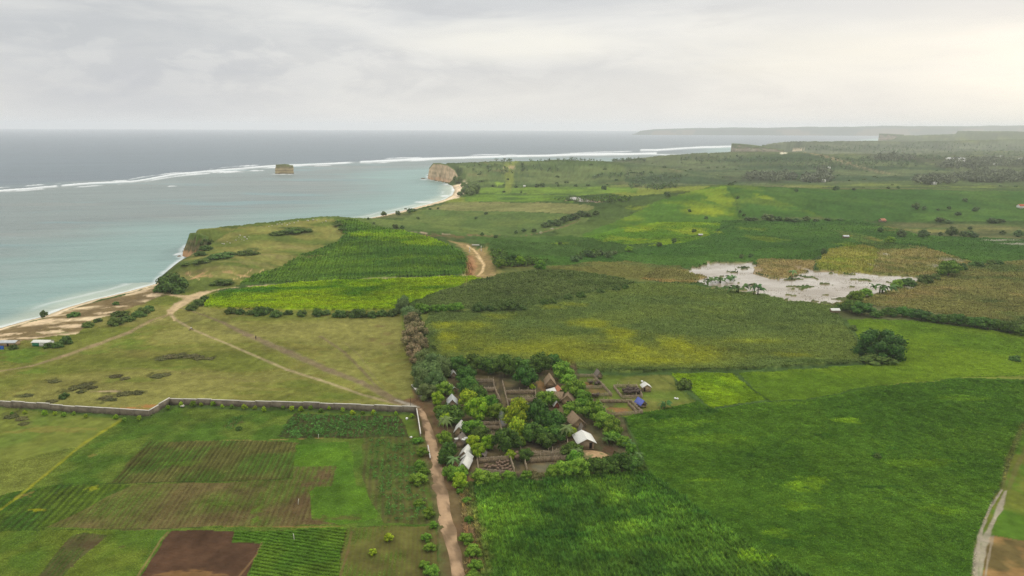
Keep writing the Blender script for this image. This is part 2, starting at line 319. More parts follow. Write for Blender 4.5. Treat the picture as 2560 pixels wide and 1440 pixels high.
for x, y, rx, ry, k in [(490, 692, 22, 5, .9), (520, 688, 30, 4, .6), (575, 680, 22, 3, .7), (610, 690, 18, 3, .7), (470, 684, 8, 5, .8)]:
    blob(x, y, rx, ry, S(178, 142, 100), k)
blob(500, 676, 60, 6, S(104, 92, 58), .6)
# pasture patches
for x, y, rx, ry, k in [(440, 890, 40, 8, .75), (500, 893, 36, 9, .75), (400, 897, 30, 7, .6), (395, 937, 32, 9, .75), (290, 940, 30, 7, .6), (215, 965, 34, 14, .8), (160, 980, 22, 9, .7), (135, 950, 24, 5, .7), (60, 990, 30, 6, .6), (265, 998, 30, 9, .7), (320, 982, 60, 7, .75), (30, 1035, 30, 14, .6), (65, 1055, 28, 5, .5)]:
    blob(x, y, rx, ry, S(64, 68, 38), k)
for x, y, rx, ry, k in [(60, 880, 70, 14, .8), (40, 900, 60, 10, .8), (320, 858, 60, 12, .5), (340, 870, 40, 6, .5), (90, 928, 40, 8, .6), (250, 880, 60, 8, .5), (330, 950, 80, 10, .5), (430, 920, 60, 8, .4), (700, 960, 120, 12, .35), (900, 990, 120, 10, .4), (620, 980, 110, 8, .35), (700, 850, 60, 6, .3), (150, 830, 60, 6, .4), (370, 835, 60, 8, .4)]:
    blob(x, y, rx, ry, S(84, 112, 38), k)
for x, y, rx, ry, k in [(480, 800, 34, 14, .55), (560, 800, 40, 9, .45), (600, 830, 60, 6, .45), (700, 870, 80, 8, .3)]:
    blob(x, y, rx, ry, S(88, 86, 52), k)
blob(340, 1020, 56, 9, S(160, 112, 66), .85)
for x, y in [(950, 815), (965, 835), (965, 860), (930, 850)]:
    blob(x, y, 18, 5, S(110, 90, 60), .45)
# beach scrub and sand
for x, y, rx, ry, k in [(300, 758, 90, 12, .85), (200, 785, 60, 10, .75), (80, 818, 60, 10, .8), (150, 800, 40, 8, .6), (340, 745, 60, 8, .7)]:
    blob(x, y, rx, ry, S(112, 96, 66), k)
for x, y, rx, ry, k in [(100, 806, 50, 6, .95), (385, 738, 24, 6, .95), (265, 782, 26, 4, .8), (180, 815, 40, 6, .85), (130, 830, 36, 5, .85), (20, 835, 40, 5, .9), (60, 845, 50, 3, .8), (300, 766, 26, 2.5, .7), (0, 850, 20, 5, .8), (350, 728, 30, 4, .7)]:
    blob(x, y, rx, ry, S(206, 182, 146), k, hard=.2)
blob(270, 978, 40, 2.5, S(170, 150, 116), .8)
# right of the hill: bare ground by the tracks
blob(1195, 640, 26, 34, S(150, 124, 82), .75); blob(1215, 650, 22, 26, S(126, 118, 66), .6); blob(1180, 660, 10, 22, S(160, 112, 76), .6); blob(1160, 615, 26, 6, S(150, 130, 90), .6)
blob(1230, 682, 30, 5, S(140, 128, 74), .5); blob(1100, 590, 60, 3, S(110, 88, 62), .7); blob(1200, 590, 60, 2.5, S(110, 92, 62), .6); blob(1060, 584, 30, 1.2, S(190, 160, 140), .8); blob(1110, 585, 26, 1.2, S(190, 160, 140), .7)
# mid distance bright patches
for x, y, rx, ry, k in [(1770, 530, 60, 16, .8), (1800, 500, 40, 14, .6), (1590, 520, 30, 5, .5), (1600, 575, 60, 8, .7), (1740, 580, 60, 8, .8), (1560, 600, 60, 8, .6), (1880, 575, 50, 6, .3), (1400, 612, 30, 3, .5), (1920, 600, 60, 8, .35), (1910, 495, 30, 8, .6)]:
    blob(x, y, rx, ry, S(126, 144, 36), k)
for x, y, rx, ry, k in [(2120, 615, 40, 10, .7), (2100, 650, 50, 10, .8), (2130, 668, 30, 8, .6)]:
    blob(x, y, rx, ry, S(106, 130, 38), k, hard=.1)
for x, y, rx, ry, k in [(2350, 725, 60, 6, .85), (2250, 745, 50, 8, .9), (2300, 735, 60, 8, .8), (2480, 690, 60, 5, .5), (2460, 720, 50, 5, .4), (2540, 740, 20, 6, .6), (2230, 760, 40, 5, .7)]:
    blob(x, y, rx * 1.2, ry * 1.3, S(140, 122, 74), k * .85, hard=.1)
for x, y, rx, ry, k in [(2440, 750, 70, 12, .5), (2500, 770, 60, 10, .5), (2420, 700, 60, 6, .4)]:
    blob(x, y, rx, ry, S(72, 92, 46), k)
for x, y, rx, ry, k in [(2330, 578, 110, 4, .8), (2230, 570, 40, 4, .7), (2480, 572, 90, 3, .6)]:
    blob(x, y, rx, ry, S(124, 118, 66), k)
for x, y, rx, ry, k in [(2360, 445, 50, 3, .6), (2330, 455, 60, 4, .6), (2180, 463, 90, 4, .5), (2440, 468, 120, 4, .5), (1280, 405, 20, 2, .8)]:
    blob(x, y, rx, ry, S(120, 134, 60), k)
for x, y, rx, ry, k in [(2060, 440, 30, 8, .5), (1900, 450, 90, 8, .55), (2300, 400, 120, 8, .4), (2480, 445, 90, 12, .6), (2250, 395, 60, 8, .5), (2480, 405, 80, 10, .6), (2000, 452, 60, 6, .5), (1740, 420, 60, 5, .3), (1800, 452, 60, 3, .4)]:
    blob(x, y, rx, ry, S(66, 72, 52), k)
blob(1280, 418, 14, 5, S(170, 146, 112), .8); blob(1250, 428, 26, 3, S(128, 118, 78), .7); blob(1215, 408, 10, 1.5, S(150, 120, 90), .6); blob(2025, 383, 14, 1.2, S(170, 140, 110), .5); blob(1960, 383, 12, 1.2, S(220, 206, 180), .9)
blob(1680, 425, 30, 2, S(140, 126, 92), .6); blob(1195, 438, 24, 3, S(128, 116, 76), .5)
# meadow lights and darks
for x, y, rx, ry, k in [(2010, 1215, 60, 16, .7), (2110, 1055, 60, 7, .8), (1750, 1205, 60, 8, .5), (1990, 1270, 60, 12, .4), (2040, 1200, 40, 9, .5), (1780, 1100, 120, 14, .3), (1700, 1060, 110, 12, .3), (1960, 1340, 80, 16, .4), (1880, 1400, 60, 18, .5), (2300, 1160, 90, 14, .3), (2360, 1280, 60, 12, .3), (1960, 1012, 60, 6, .4), (2400, 1000, 80, 10, .3)]:
    blob(x, y, rx, ry, S(100, 136, 26), k)
for x, y, rx, ry, k in [(1650, 1048, 40, 9, .7), (1770, 1030, 40, 7, .7), (2195, 1142, 26, 9, .7), (2230, 1125, 14, 6, .5), (1740, 1290, 40, 10, .6), (2210, 1220, 60, 6, .6), (2250, 1250, 50, 10, .4), (1880, 1142, 20, 5, .5), (2060, 1095, 30, 6, .4), (1990, 1345, 50, 9, .5), (1960, 1360, 60, 12, .5), (2330, 1290, 20, 5, .5), (2060, 1090, 20, 5, .5), (2120, 1420, 80, 14, .4)]:
    blob(x, y, rx, ry, S(34, 68, 22), k)
blob(1250, 1290, 120, 70, S(78, 114, 32), .5, hard=0); blob(1620, 1250, 60, 40, S(70, 110, 30), .4)
for x, y, rx, ry, k in [(1240, 1290, 80, 36, .45), (1540, 1250, 36, 30, .7), (1580, 1330, 46, 16, .75), (1220, 1350, 70, 20, .4), (1500, 1215, 40, 10, .5)]:
    blob(x, y, rx * 1.3, ry * 1.3, S(92, 126, 34), k * .8, hard=.1)
for x, y, rx, ry, k in [(1390, 1260, 60, 24, .5), (1400, 1345, 110, 10, .55), (1500, 1400, 60, 16, .5), (1650, 1360, 80, 10, .4), (1380, 1215, 70, 9, .4)]:
    blob(x, y, rx, ry, S(36, 74, 26), k)
# garden details
for x, y, rx, ry, k in [(805, 1190, 34, 22, .85), (770, 1210, 40, 12, .8), (750, 1260, 30, 30, .6), (790, 1300, 40, 12, .6), (860, 1295, 50, 8, .5), (585, 1060, 22, 12, .6), (620, 1225, 90, 14, .4), (560, 1290, 90, 14, .4)]:
    blob(x, y, rx, ry, S(92, 74, 50), k)
path([(300, 1052), (260, 1078), (215, 1105), (185, 1128), (150, 1158), (115, 1186), (80, 1214), (40, 1248), (0, 1275), (-60, 1320)], 10, S(142, 144, 34), .5, .95)
blob(95, 1276, 24, 5, S(150, 150, 30), .6); blob(232, 1222, 22, 6, S(140, 146, 30), .5)
for x, y, rx, ry, k in [(90, 1075, 80, 12, .35), (180, 1075, 60, 6, .35), (60, 1240, 20, 10, .6), (230, 1140, 12, 6, .4)]:
    blob(x, y, rx, ry, S(134, 112, 62), k)
for x, y, rx, ry, k in [(555, 1260, 60, 6, .3), (645, 1275, 16, 14, .6), (640, 1300, 12, 10, .6), (450, 1160, 60, 8, .4)]:
    blob(x, y, rx, ry, S(86, 120, 34), k)
blob(340, 1175, 80, 12, S(60, 92, 34), .3)
for x, y, rx, ry in [(180, 1418, 10, 5), (275, 1415, 12, 5), (305, 1367, 12, 4)]:
    blob(x, y, rx, ry, S(78, 66, 44), .7)
blob(470, 1436, 90, 12, S(132, 100, 62), .7)
# village ground patches
for x, y, rx, ry, k in [(1355, 965, 22, 14, .8), (1395, 1180, 30, 6, .5), (1175, 1195, 16, 10, .8), (1255, 1202, 60, 4, .7)]:
    blob(x, y, rx, ry, S(136, 104, 66), k)
blob(1520, 1128, 34, 18, S(84, 66, 48), .95, hard=.2)
blob(1545, 1025, 34, 9, S(128, 96, 62), .95, hard=.2); blob(1525, 1012, 34, 6, S(84, 76, 54), .8, hard=.2)
blob(1468, 962, 20, 8, S(128, 92, 62), .8); blob(1490, 978, 26, 10, S(112, 86, 58), .8); blob(1575, 985, 34, 9, S(80, 66, 46), .9)
for x, y, rx, ry in [(1250, 980, 8, 50), (1215, 965, 30, 18), (1300, 970, 36, 14), (1300, 1012, 36, 9), (1295, 1170, 10, 30), (1240, 1172, 44, 16), (1240, 1070, 26, 14), (1350, 1115, 60, 12), (1300, 1195, 12, 14)]:
    blob(x, y, rx, ry, S(64, 58, 46), .8, hard=.2)
blob(1258, 1058, 9, 12, S(124, 120, 112), .8, hard=.2); blob(1360, 1170, 44, 16, S(100, 96, 76), .8, hard=.2); blob(1590, 1005, 60, 4, S(128, 118, 70), .5)
blob(1320, 1010, 16, 5, S(120, 122, 114), .8)

dirt, dirt2 = S(184, 160, 122), S(132, 114, 84)
path([(1052, 1030), (1046, 1010), (1030, 1000), (1010, 1005)], [16, 30, 30, 20], S(112, 86, 60), .9)
path([(1035, 975), (1050, 1000), (1066, 1030), (1085, 1080), (1100, 1150), (1120, 1210), (1150, 1330), (1160, 1440)], [8, 30, 60, 70, 80, 90, 100, 110], S(104, 82, 58), .8, .6)
path([(392, 722), (430, 736), (470, 744)], [10, 12, 26], S(176, 152, 110), .6, .6)
path([(390, 735), (430, 738), (475, 742), (500, 732), (560, 722), (620, 717), (720, 710), (880, 702), (1050, 697), (1180, 690), (1240, 686)], [8, 12, 26, 18, 9, 6, 5, 4, 5, 8, 9], dirt, .85)
path([(520, 730), (480, 745), (455, 758), (432, 775), (425, 785)], [18, 34, 30, 24, 16], dirt, .95)
path([(425, 785), (440, 800), (478, 822), (540, 848), (620, 882), (720, 925), (800, 950), (900, 985), (1000, 1012)], [10, 9, 9, 9, 10, 12, 13, 12, 12], S(158, 140, 106), .7, .6)
path([(425, 785), (380, 800), (320, 832), (240, 862), (160, 890), (80, 915), (0, 928), (-200, 960)], [9, 12, 18, 22, 20, 14, 10, 10], S(144, 124, 92), .75, .6)
path([(425, 785), (400, 800), (350, 815)], 4, S(164, 142, 100), .6)
path([(450, 770), (480, 778), (510, 788), (560, 808), (620, 838), (720, 880), (820, 925), (900, 955), (985, 1000), (1030, 1015)], [6, 5, 5, 12, 22, 26, 26, 20, 28, 28], S(120, 104, 80), .8, .6)
path([(800, 840), (860, 880), (905, 925), (940, 965), (990, 1000)], 9, S(112, 98, 72), .75, .7)
path([(860, 855), (900, 890), (930, 935), (960, 970)], 5, S(118, 106, 76), .35, .7)
path([(990, 1000), (1025, 1012), (1045, 1018)], [10, 14, 10], S(160, 150, 130), .8)
path([(430, 790), (436, 802)], 4, dirt, .8)
path([(200, 925), (340, 920), (420, 928), (560, 945), (640, 955)], 5, S(124, 112, 74), .4, .6)
path([(1125, 603), (1160, 612), (1190, 632), (1208, 656), (1212, 690)], [14, 26, 44, 56, 60], S(146, 124, 82), .85, .5)
path([(1175, 640), (1182, 665), (1176, 690)], [14, 20, 22], S(158, 116, 82), .7, .7)
path([(1165, 612), (1185, 625), (1200, 645), (1210, 662), (1206, 678), (1195, 688)], 6, S(206, 178, 132), .9)
path([(1130, 605), (1165, 612)], 8, S(160, 140, 98), .8); path([(1190, 640), (1205, 655)], 5, S(206, 180, 138), .7)
path([(640, 690), (660, 672)], 3, S(186, 160, 112), .8); path([(470, 680), (480, 692), (500, 700)], 3, S(186, 160, 112), .8); path([(580, 700), (610, 690), (632, 672)], 3, S(180, 150, 108), .8)
path([(1060, 585), (1180, 590), (1300, 592), (1350, 583), (1410, 568), (1450, 550)], [3, 4, 3, 5, 7, 3], S(120, 98, 72), .8)
path([(1255, 420), (1280, 416)], 3, S(180, 160, 120), .6)
for q in ([(2560, 1060), (2520, 1150), (2505, 1225)], [(2590, 1085), (2545, 1160), (2520, 1225)]):
    path(q, 12, S(104, 98, 60), .5, .7)
path([(2505, 1225), (2475, 1270), (2455, 1320), (2442, 1380), (2436, 1450), (2430, 1700)], [6, 7, 9, 14, 20, 24], S(150, 140, 120), .9)
path([(2514, 1228), (2500, 1270), (2480, 1310), (2462, 1350), (2455, 1400), (2450, 1450)], [7, 14, 8, 20, 10, 8], S(150, 140, 120), .85)
path([(2482, 1340), (2470, 1400), (2462, 1450)], 6, S(140, 128, 106), .7)
# thin lines: field edges, hedge lines and ditches
hd = S(40, 62, 28)
for pts, w, k in [([(1050, 780), (1290, 776), (1370, 760), (1440, 742), (1540, 722), (1600, 712)], 5, .8), ([(125, 1210), (300, 1210), (560, 1204), (700, 1200)], 2.6, .8), ([(0, 1328), (110, 1326), (380, 1322), (560, 1318)], 2.6, .7), ([(870, 1318), (1080, 1314)], 2.5, .6),
                  ([(1830, 936), (1880, 975), (1925, 1005)], 5, .8), ([(1790, 1024), (1925, 1006), (2000, 1004), (2200, 968), (2400, 946), (2560, 940)], 4, .7), ([(1650, 932), (1900, 926), (2150, 912)], 4, .7), ([(2050, 1030), (1960, 1110), (1890, 1180), (1840, 1210)], 2.5, .5),
                  ([(1700, 612), (1800, 622), (1900, 630)], 3, .6), ([(1860, 550), (2000, 556), (2150, 552), (2400, 548), (2560, 552)], 5, .7), ([(1815, 466), (1840, 500), (1850, 548)], 3, .6), ([(1560, 618), (1640, 606), (1760, 590), (1850, 556)], 4, .6), ([(1500, 620), (1560, 640)], 3, .4),
                  ([(1190, 466), (1590, 467)], 1.6, .7), ([(1060, 524), (1260, 528), (1430, 538)], 2, .6), ([(1165, 505), (1440, 507)], 1.6, .5), ([(1150, 484), (1420, 487)], 1.4, .4), ([(1020, 572), (1140, 576), (1230, 582)], 3, .6), ([(2100, 552), (2200, 590), (2240, 600)], 3, .6),
                  ([(2300, 556), (2560, 566)], 2.5, .5), ([(2180, 805), (2300, 815), (2400, 838), (2470, 845)], 2.5, .5), ([(1560, 1045), (1620, 1180)], 5, .5), ([(2100, 800), (2146, 870), (2150, 912)], 4, .5), ([(1500, 590), (1560, 620), (1600, 640)], 3, .3), ([(1640, 935), (1700, 975), (1740, 1015)], 3, .6), ([(2040, 440), (2300, 441)], 1.5, .4), ([(2200, 470), (2560, 476)], 1.5, .3),
                  ([(1960, 486), (2120, 483), (2300, 489)], 1.6, .5), ([(2000, 503), (2200, 497), (2450, 508)], 1.8, .45), ([(2080, 528), (2260, 520), (2500, 530)], 1.8, .45), ([(1920, 515), (2050, 535)], 1.8, .4), ([(1700, 508), (1800, 520), (1850, 522)], 1.6, .4), ([(1620, 540), (1760, 548), (1850, 548)], 1.8, .4),
                  ([(1240, 548), (1420, 556)], 1.6, .4), ([(1100, 545), (1180, 530)], 1.6, .4), ([(1330, 530), (1400, 518)], 1.5, .4), ([(1600, 440), (1760, 446), (1900, 440)], 1.3, .4), ([(1900, 420), (2080, 428), (2200, 420)], 1.3, .4), ([(2080, 432), (2130, 452)], 2.5, .5), ([(1434, 412), (1436, 455)], 1.5, .4), ([(1480, 512), (1440, 520)], 1.8, .5),
                  ([(1660, 575), (1780, 600), (1900, 612), (2040, 632)], 2, .35), ([(2270, 700), (2420, 720), (2560, 735)], 2, .3)]:
    path(pts, w, hd, k, .5)
path([(490, 1102), (640, 1100), (720, 1099), (835, 1094)], 3, S(160, 130, 80), .7); path([(560, 1317), (700, 1318), (850, 1316)], 4, S(136, 106, 60), .8); path([(590, 1450), (640, 1390), (655, 1358)], 6, S(126, 100, 66), .6); path([(345, 1440), (400, 1352), (420, 1330)], 7, S(126, 100, 66), .6)
path([(1480, 940), (1500, 960), (1530, 1000), (1600, 1002)], 8, S(120, 112, 66), .5)
path([(850, 1440), (870, 1380), (880, 1330)], 7, S(110, 88, 58), .6)

# water bodies on land (pixel outlines)
lake_px = [(1712, 677), (1745, 663), (1790, 656), (1850, 659), (1895, 655), (1884, 684), (1930, 697), (1975, 694), (1995, 684), (2018, 664), (2045, 680), (2140, 682), (2180, 688), (2262, 690), (2300, 697), (2242, 714), (2215, 727), (2178, 740), (2110, 754), (2080, 764), (2000, 754), (1900, 740), (1830, 729), (1765, 719), (1738, 712), (1752, 698), (1776, 692), (1745, 684)]
lake = [hit(x, y)[:2] for x, y in lake_px]
pond = [hit(x, y)[:2] for x, y in [(1416, 500), (1436, 497.5), (1470, 497), (1508, 502), (1480, 504.5), (1450, 505), (1436, 502)]]
WATERS = [(lake, .05), (pond, .3)]
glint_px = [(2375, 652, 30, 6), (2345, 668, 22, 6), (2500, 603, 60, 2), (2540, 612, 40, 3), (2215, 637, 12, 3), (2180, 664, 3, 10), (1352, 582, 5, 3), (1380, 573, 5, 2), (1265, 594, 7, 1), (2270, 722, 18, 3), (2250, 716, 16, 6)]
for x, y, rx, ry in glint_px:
    blob(x, y, rx, ry, S(170, 165, 150), .75, hard=.1)  # water glints painted as pale patches into the ground colour

def cells(X, Y, size, asp, ang, seed):
    c, s = math.cos(ang), math.sin(ang)
    a = (X * c + Y * s) / size; b = (-X * s + Y * c) / (size * asp)
    ia = np.floor(a); ib = np.floor(b); best = np.full(X.shape, 9.0); sec = np.full(X.shape, 9.0); val = np.zeros(X.shape)
    for i in (-1, 0, 1):
        for j in (-1, 0, 1):
            p = ia + i; q = ib + j
            dx = p + .5 + .7 * (_h(p, q, seed) - .5) - a; dy = q + .5 + .7 * (_h(p, q, seed + 1) - .5) - b
            d = np.abs(dx) + np.abs(dy)
            m = d < best
            sec = np.where(m, best, np.minimum(sec, d)); val = np.where(m, _h(p, q, seed + 2), val); best = np.where(m, d, best)
    return val, sec - best

def paint(X, Y, SD=None, SL=None):
    """world x, y -> (albedo rgb, crop height, roughness of the surface)"""
    X = X.astype(float); Y = Y.astype(float); n = X.shape[0]
    D = np.hypot(X, Y)
    v, e = cells(X, Y, 110, .55, .3, 11)
    v2, e2 = cells(X, Y, 320, .6, -.2, 31)
    f = (sstep(0, 1, v) * .6 + .4 * v2)[:, None]
    rgb = S(62, 86, 42) * (1 - f) + S(84, 104, 50) * f
    g = (sstep(.86, .93, v))[:, None]; rgb = rgb * (1 - g) + S(110, 124, 52) * g
    big = fbm(X / 260, Y / 140, 41, 4)[:, None]
    rgb = rgb * (.72 + .56 * big)
    br = sstep(.62, .72, fbm(X / 190, Y / 120, 51, 4))[:, None]; rgb = rgb * (1 - .6 * br) + S(100, 98, 66) * .6 * br
    dk = sstep(.56, .66, fbm(X / 70, Y / 40, 61, 4))[:, None]; rgb = rgb * (1 - .5 * dk) + S(48, 66, 38) * .5 * dk
    rgb = rgb * (1 - .35 * (1 - sstep(.02, .07, e)))[:, None]
    ch = np.full(n, .5); rough = np.ones(n)
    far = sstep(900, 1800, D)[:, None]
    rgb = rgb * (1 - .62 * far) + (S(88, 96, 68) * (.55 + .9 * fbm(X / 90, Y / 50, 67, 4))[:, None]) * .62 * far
    # warped copies for natural edges
    wx = X + (fbm(X / 9, Y / 9, 71, 3) - .5) * 3.2 * np.clip(D / 350, .6, 6); wy = Y + (fbm(X / 9, Y / 9, 81, 3) - .5) * 4.5 * np.clip(D / 350, .6, 6)
    for fl in FIELDS:
        P = np.array(fl['poly']); m = (wx > P[:, 0].min()) & (wx < P[:, 0].max()) & (wy > P[:, 1].min()) & (wy < P[:, 1].max())
        idx = np.nonzero(m)[0]
        if not len(idx): continue
        idx = idx[pip(wx[idx], wy[idx], fl['poly'])]
        if not len(idx): continue
        x, y = X[idx], Y[idx]
        q = fbm(x / fl['ns'] / fl['asp'], y / fl['ns'], 91, 4)
        q = sstep(fl['bias'] - .13, fl['bias'] + .13, q)[:, None]
        c = fl['a'] * (1 - q) + fl['b'] * q
        if fl['stripe']:
            (vx, vy), spc, st, sc = fl['stripe']
            d = ray(vx, vy); az = math.atan2(d[0], d[1])
            r = (x * math.cos(az) - y * math.sin(az)) / spc + .25 * (fbm(x / 7, y / 7, 5, 2) - .5)
            w = (.5 + .5 * np.cos(2 * math.pi * r)) * (.5 + fbm(x / 11, y / 11, 6, 2))
            w = np.clip(w * st * 1.3, 0, 1)[:, None]
            c = c * (1 - w) + sc * w
        k = fl['cont']
        c = c * (1 + k * 2 * (fbm(x / 3.2, y / 3.2, 101, 3) - .5) + k * 1.6 * (fbm(x / 14 / fl['asp'], y / 9, 103, 3) - .5))[:, None]
        rgb[idx] = c; ch[idx] = fl['ch']; rough[idx] = fl['rough']
    for bx, by, rx, ry, col, k, hard in BLOBS:
        m = np.nonzero((np.abs(X - bx) < rx * 1.6) & (np.abs(Y - by) < ry * 1.6))[0]
        if not len(m): continue
        d = np.hypot((X[m] - bx) / rx, (Y[m] - by) / ry)
        nn = fbm(X[m] / max(rx * .45, 1.0) + bx, Y[m] / max(ry * .55, 1.0), 111, 4, .6) - .5
        w = (1 - sstep(.40, 1.05, d + nn * 2.2)) if hard > .15 else (1 - sstep(.05, 1.2, d + nn * 1.3))
        w = (w * k)[:, None]
        rgb[m] = rgb[m] * (1 - w) + col * (1 + .5 * nn[:, None]) * w
    for W, ws, col, k, edge in PATHS:
        for i in range(len(W) - 1):
            P, Q = W[i], W[i + 1]; mw = max(ws[i], ws[i + 1]) * 2 + 1
            m = np.nonzero((X > min(P[0], Q[0]) - mw) & (X < max(P[0], Q[0]) + mw) & (Y > min(P[1], Q[1]) - mw) & (Y < max(P[1], Q[1]) + mw))[0]
            if not len(m): continue
            d, t = seg_dist(X[m], Y[m], P, Q)
            w = ws[i] + (ws[i + 1] - ws[i]) * t
            nn = fbm(X[m] / 2.5, Y[m] / 2.5, 121, 3) - .5
            a = (1 - sstep(1 - edge, 1 + edge, d / w + nn * .9)) * k
            a = a[:, None]
            rgb[m] = rgb[m] * (1 - a) + col * (1 + .35 * nn[:, None]) * a
            cm = (a[:, 0] > .4) & (col.sum() > .1)
            ch[m[cm]] = 0; rough[m[cm]] = .2
    if SD is None:
        near = D < 6000
        SD = np.full(n, 1e3); SL = np.full(n, 1.0)
        SD, SL = coast_info(X, Y)
    # sand and rock along the shore
    sw = np.clip(D / 60, 6, 26)
    nn = fbm(X / 6, Y / 6, 131, 3) - .5
    sand = (1 - sstep(.75, 1.1, SD / sw + nn * .8)) * (SL < .16) * (SD > -1)
    sand = sand[:, None]; rgb = rgb * (1 - sand) + S(214, 192, 158) * (1 + .3 * nn[:, None]) * sand
    wet = ((1 - sstep(1.5, 5, SD)) * (SL < .16))[:, None]; rgb = rgb * (1 - wet) + S(176, 158, 128) * wet
    cl = ((1 - sstep(4, 12, SD)) * (SL > .7))[:, None]; rgb = rgb * (1 - cl) + S(120, 108, 76) * cl
    sc_ = ((1 - sstep(8, 20, SD)) * (SL > .3) * (SL < .95))[:, None]; rgb = rgb * (1 - .6 * sc_) + S(58, 78, 38) * .6 * sc_
    s_ = (sand[:, 0] > .4); ch = np.where(s_ | (SD < 14), 0, ch); rough = np.where(s_, .15, rough)
    # shallow flooded ground below the lakes is mud
    for W, z in WATERS:
        P = np.array(W); m = np.nonzero((X > P[:, 0].min() - 5) & (X < P[:, 0].max() + 5) & (Y > P[:, 1].min() - 5) & (Y < P[:, 1].max() + 5))[0]
        if not len(m): continue
        lx = X[m] + 9 * (fbm(X[m] / 11, Y[m] / 9, 161, 4) - .5) * 2; ly = Y[m] + 14 * (fbm(X[m] / 11, Y[m] / 9, 163, 4) - .5) * 2
        a = pip(lx, ly, W) & (fbm(X[m] / 9, Y[m] / 7, 165, 4) < .70)
        rgb[m[a]] = S(150, 132, 100); ch[m[a]] = -.8; rough[m[a]] = .1
    rgb = rgb * (1 + .5 * (fbm(X / 1.7, Y / 2.6, 141, 2) - .5) + .4 * (fbm(X / 24, Y / 12, 143, 4) - .5) + .5 * sstep(250, 900, D) * (fbm(X / 14, Y / 22, 145, 3) - .5))[:, None]
    gm = rgb[:, 1] > rgb[:, 0] * 1.02; rgb[gm] = rgb[gm] * np.array([1.07, .97, 1.0])
    return np.clip(rgb, .003, .8), ch, rough

FZ = GZ.copy()
print('grid ready')
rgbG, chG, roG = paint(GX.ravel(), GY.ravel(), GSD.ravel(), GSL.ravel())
chG = chG.reshape(GX.shape); roG = roG.reshape(GX.shape)
cell = GY * (tcol[1] - tcol[0])
noi = rng.normal(0, 1, GX.shape)
rough_dz = roG * (noi * np.clip(cell * .17, 0, .5) + (fbm(GX / 2.3, GY / 2.3, 151, 3) - .5) * .8 * np.minimum(chG + .25, 1) + (fbm(GX / 9, GY / 9, 153, 3) - .5) * np.clip(GY / 900, .1, 2.0) * 1.4)
inland = sstep(2, 16, GSD)
FZ = GZ + (np.where(chG < 0, chG, chG * .7) + rough_dz) * np.where(chG < 0, 1, inland)
FZ = np.where(GSD < 0, GZ, FZ)
print('painted')

# ------------------------------------------------------------------ mesh + object helpers
def tag(o, label=None, cat=None, group=None, kind=None):
    if label: o['label'] = label
    if cat: o['category'] = cat
    if group: o['group'] = group
    if kind: o['kind'] = kind
    return o

def np_mesh(name, co, faces_flat, loop_tot, col=None, mat=None, smooth=False):
    me = bpy.data.meshes.new(name)
    co = np.asarray(co, np.float32)
    me.vertices.add(len(co)); me.vertices.foreach_set('co', co.ravel())
    fl = np.asarray(faces_flat, np.int32).ravel(); lt = np.asarray(loop_tot, np.int32)
    me.loops.add(len(fl)); me.loops.foreach_set('vertex_index', fl)
    me.polygons.add(len(lt)); me.polygons.foreach_set('loop_start', np.concatenate([[0], np.cumsum(lt)[:-1]]).astype(np.int32)); me.polygons.foreach_set('loop_total', lt)
    if smooth: me.polygons.foreach_set('use_smooth', np.ones(len(lt), bool))
    me.update(calc_edges=True)
    if col is not None:
        a = me.color_attributes.new('col', 'FLOAT_COLOR', 'POINT')
        c = np.ones((len(co), 4), np.float32); c[:, :3] = col; a.data.foreach_set('color', c.ravel())
    if mat: me.materials.append(mat)
    return me

def link(name, me, parent=None, loc=None, rz=0, scale=None):
    o = bpy.data.objects.new(name, me); COL.objects.link(o)
    if parent is not None: o.parent = parent
    if loc is not None: o.location = loc
    o.rotation_euler = (0, 0, rz)
    if scale is not None: o.scale = scale
    return o

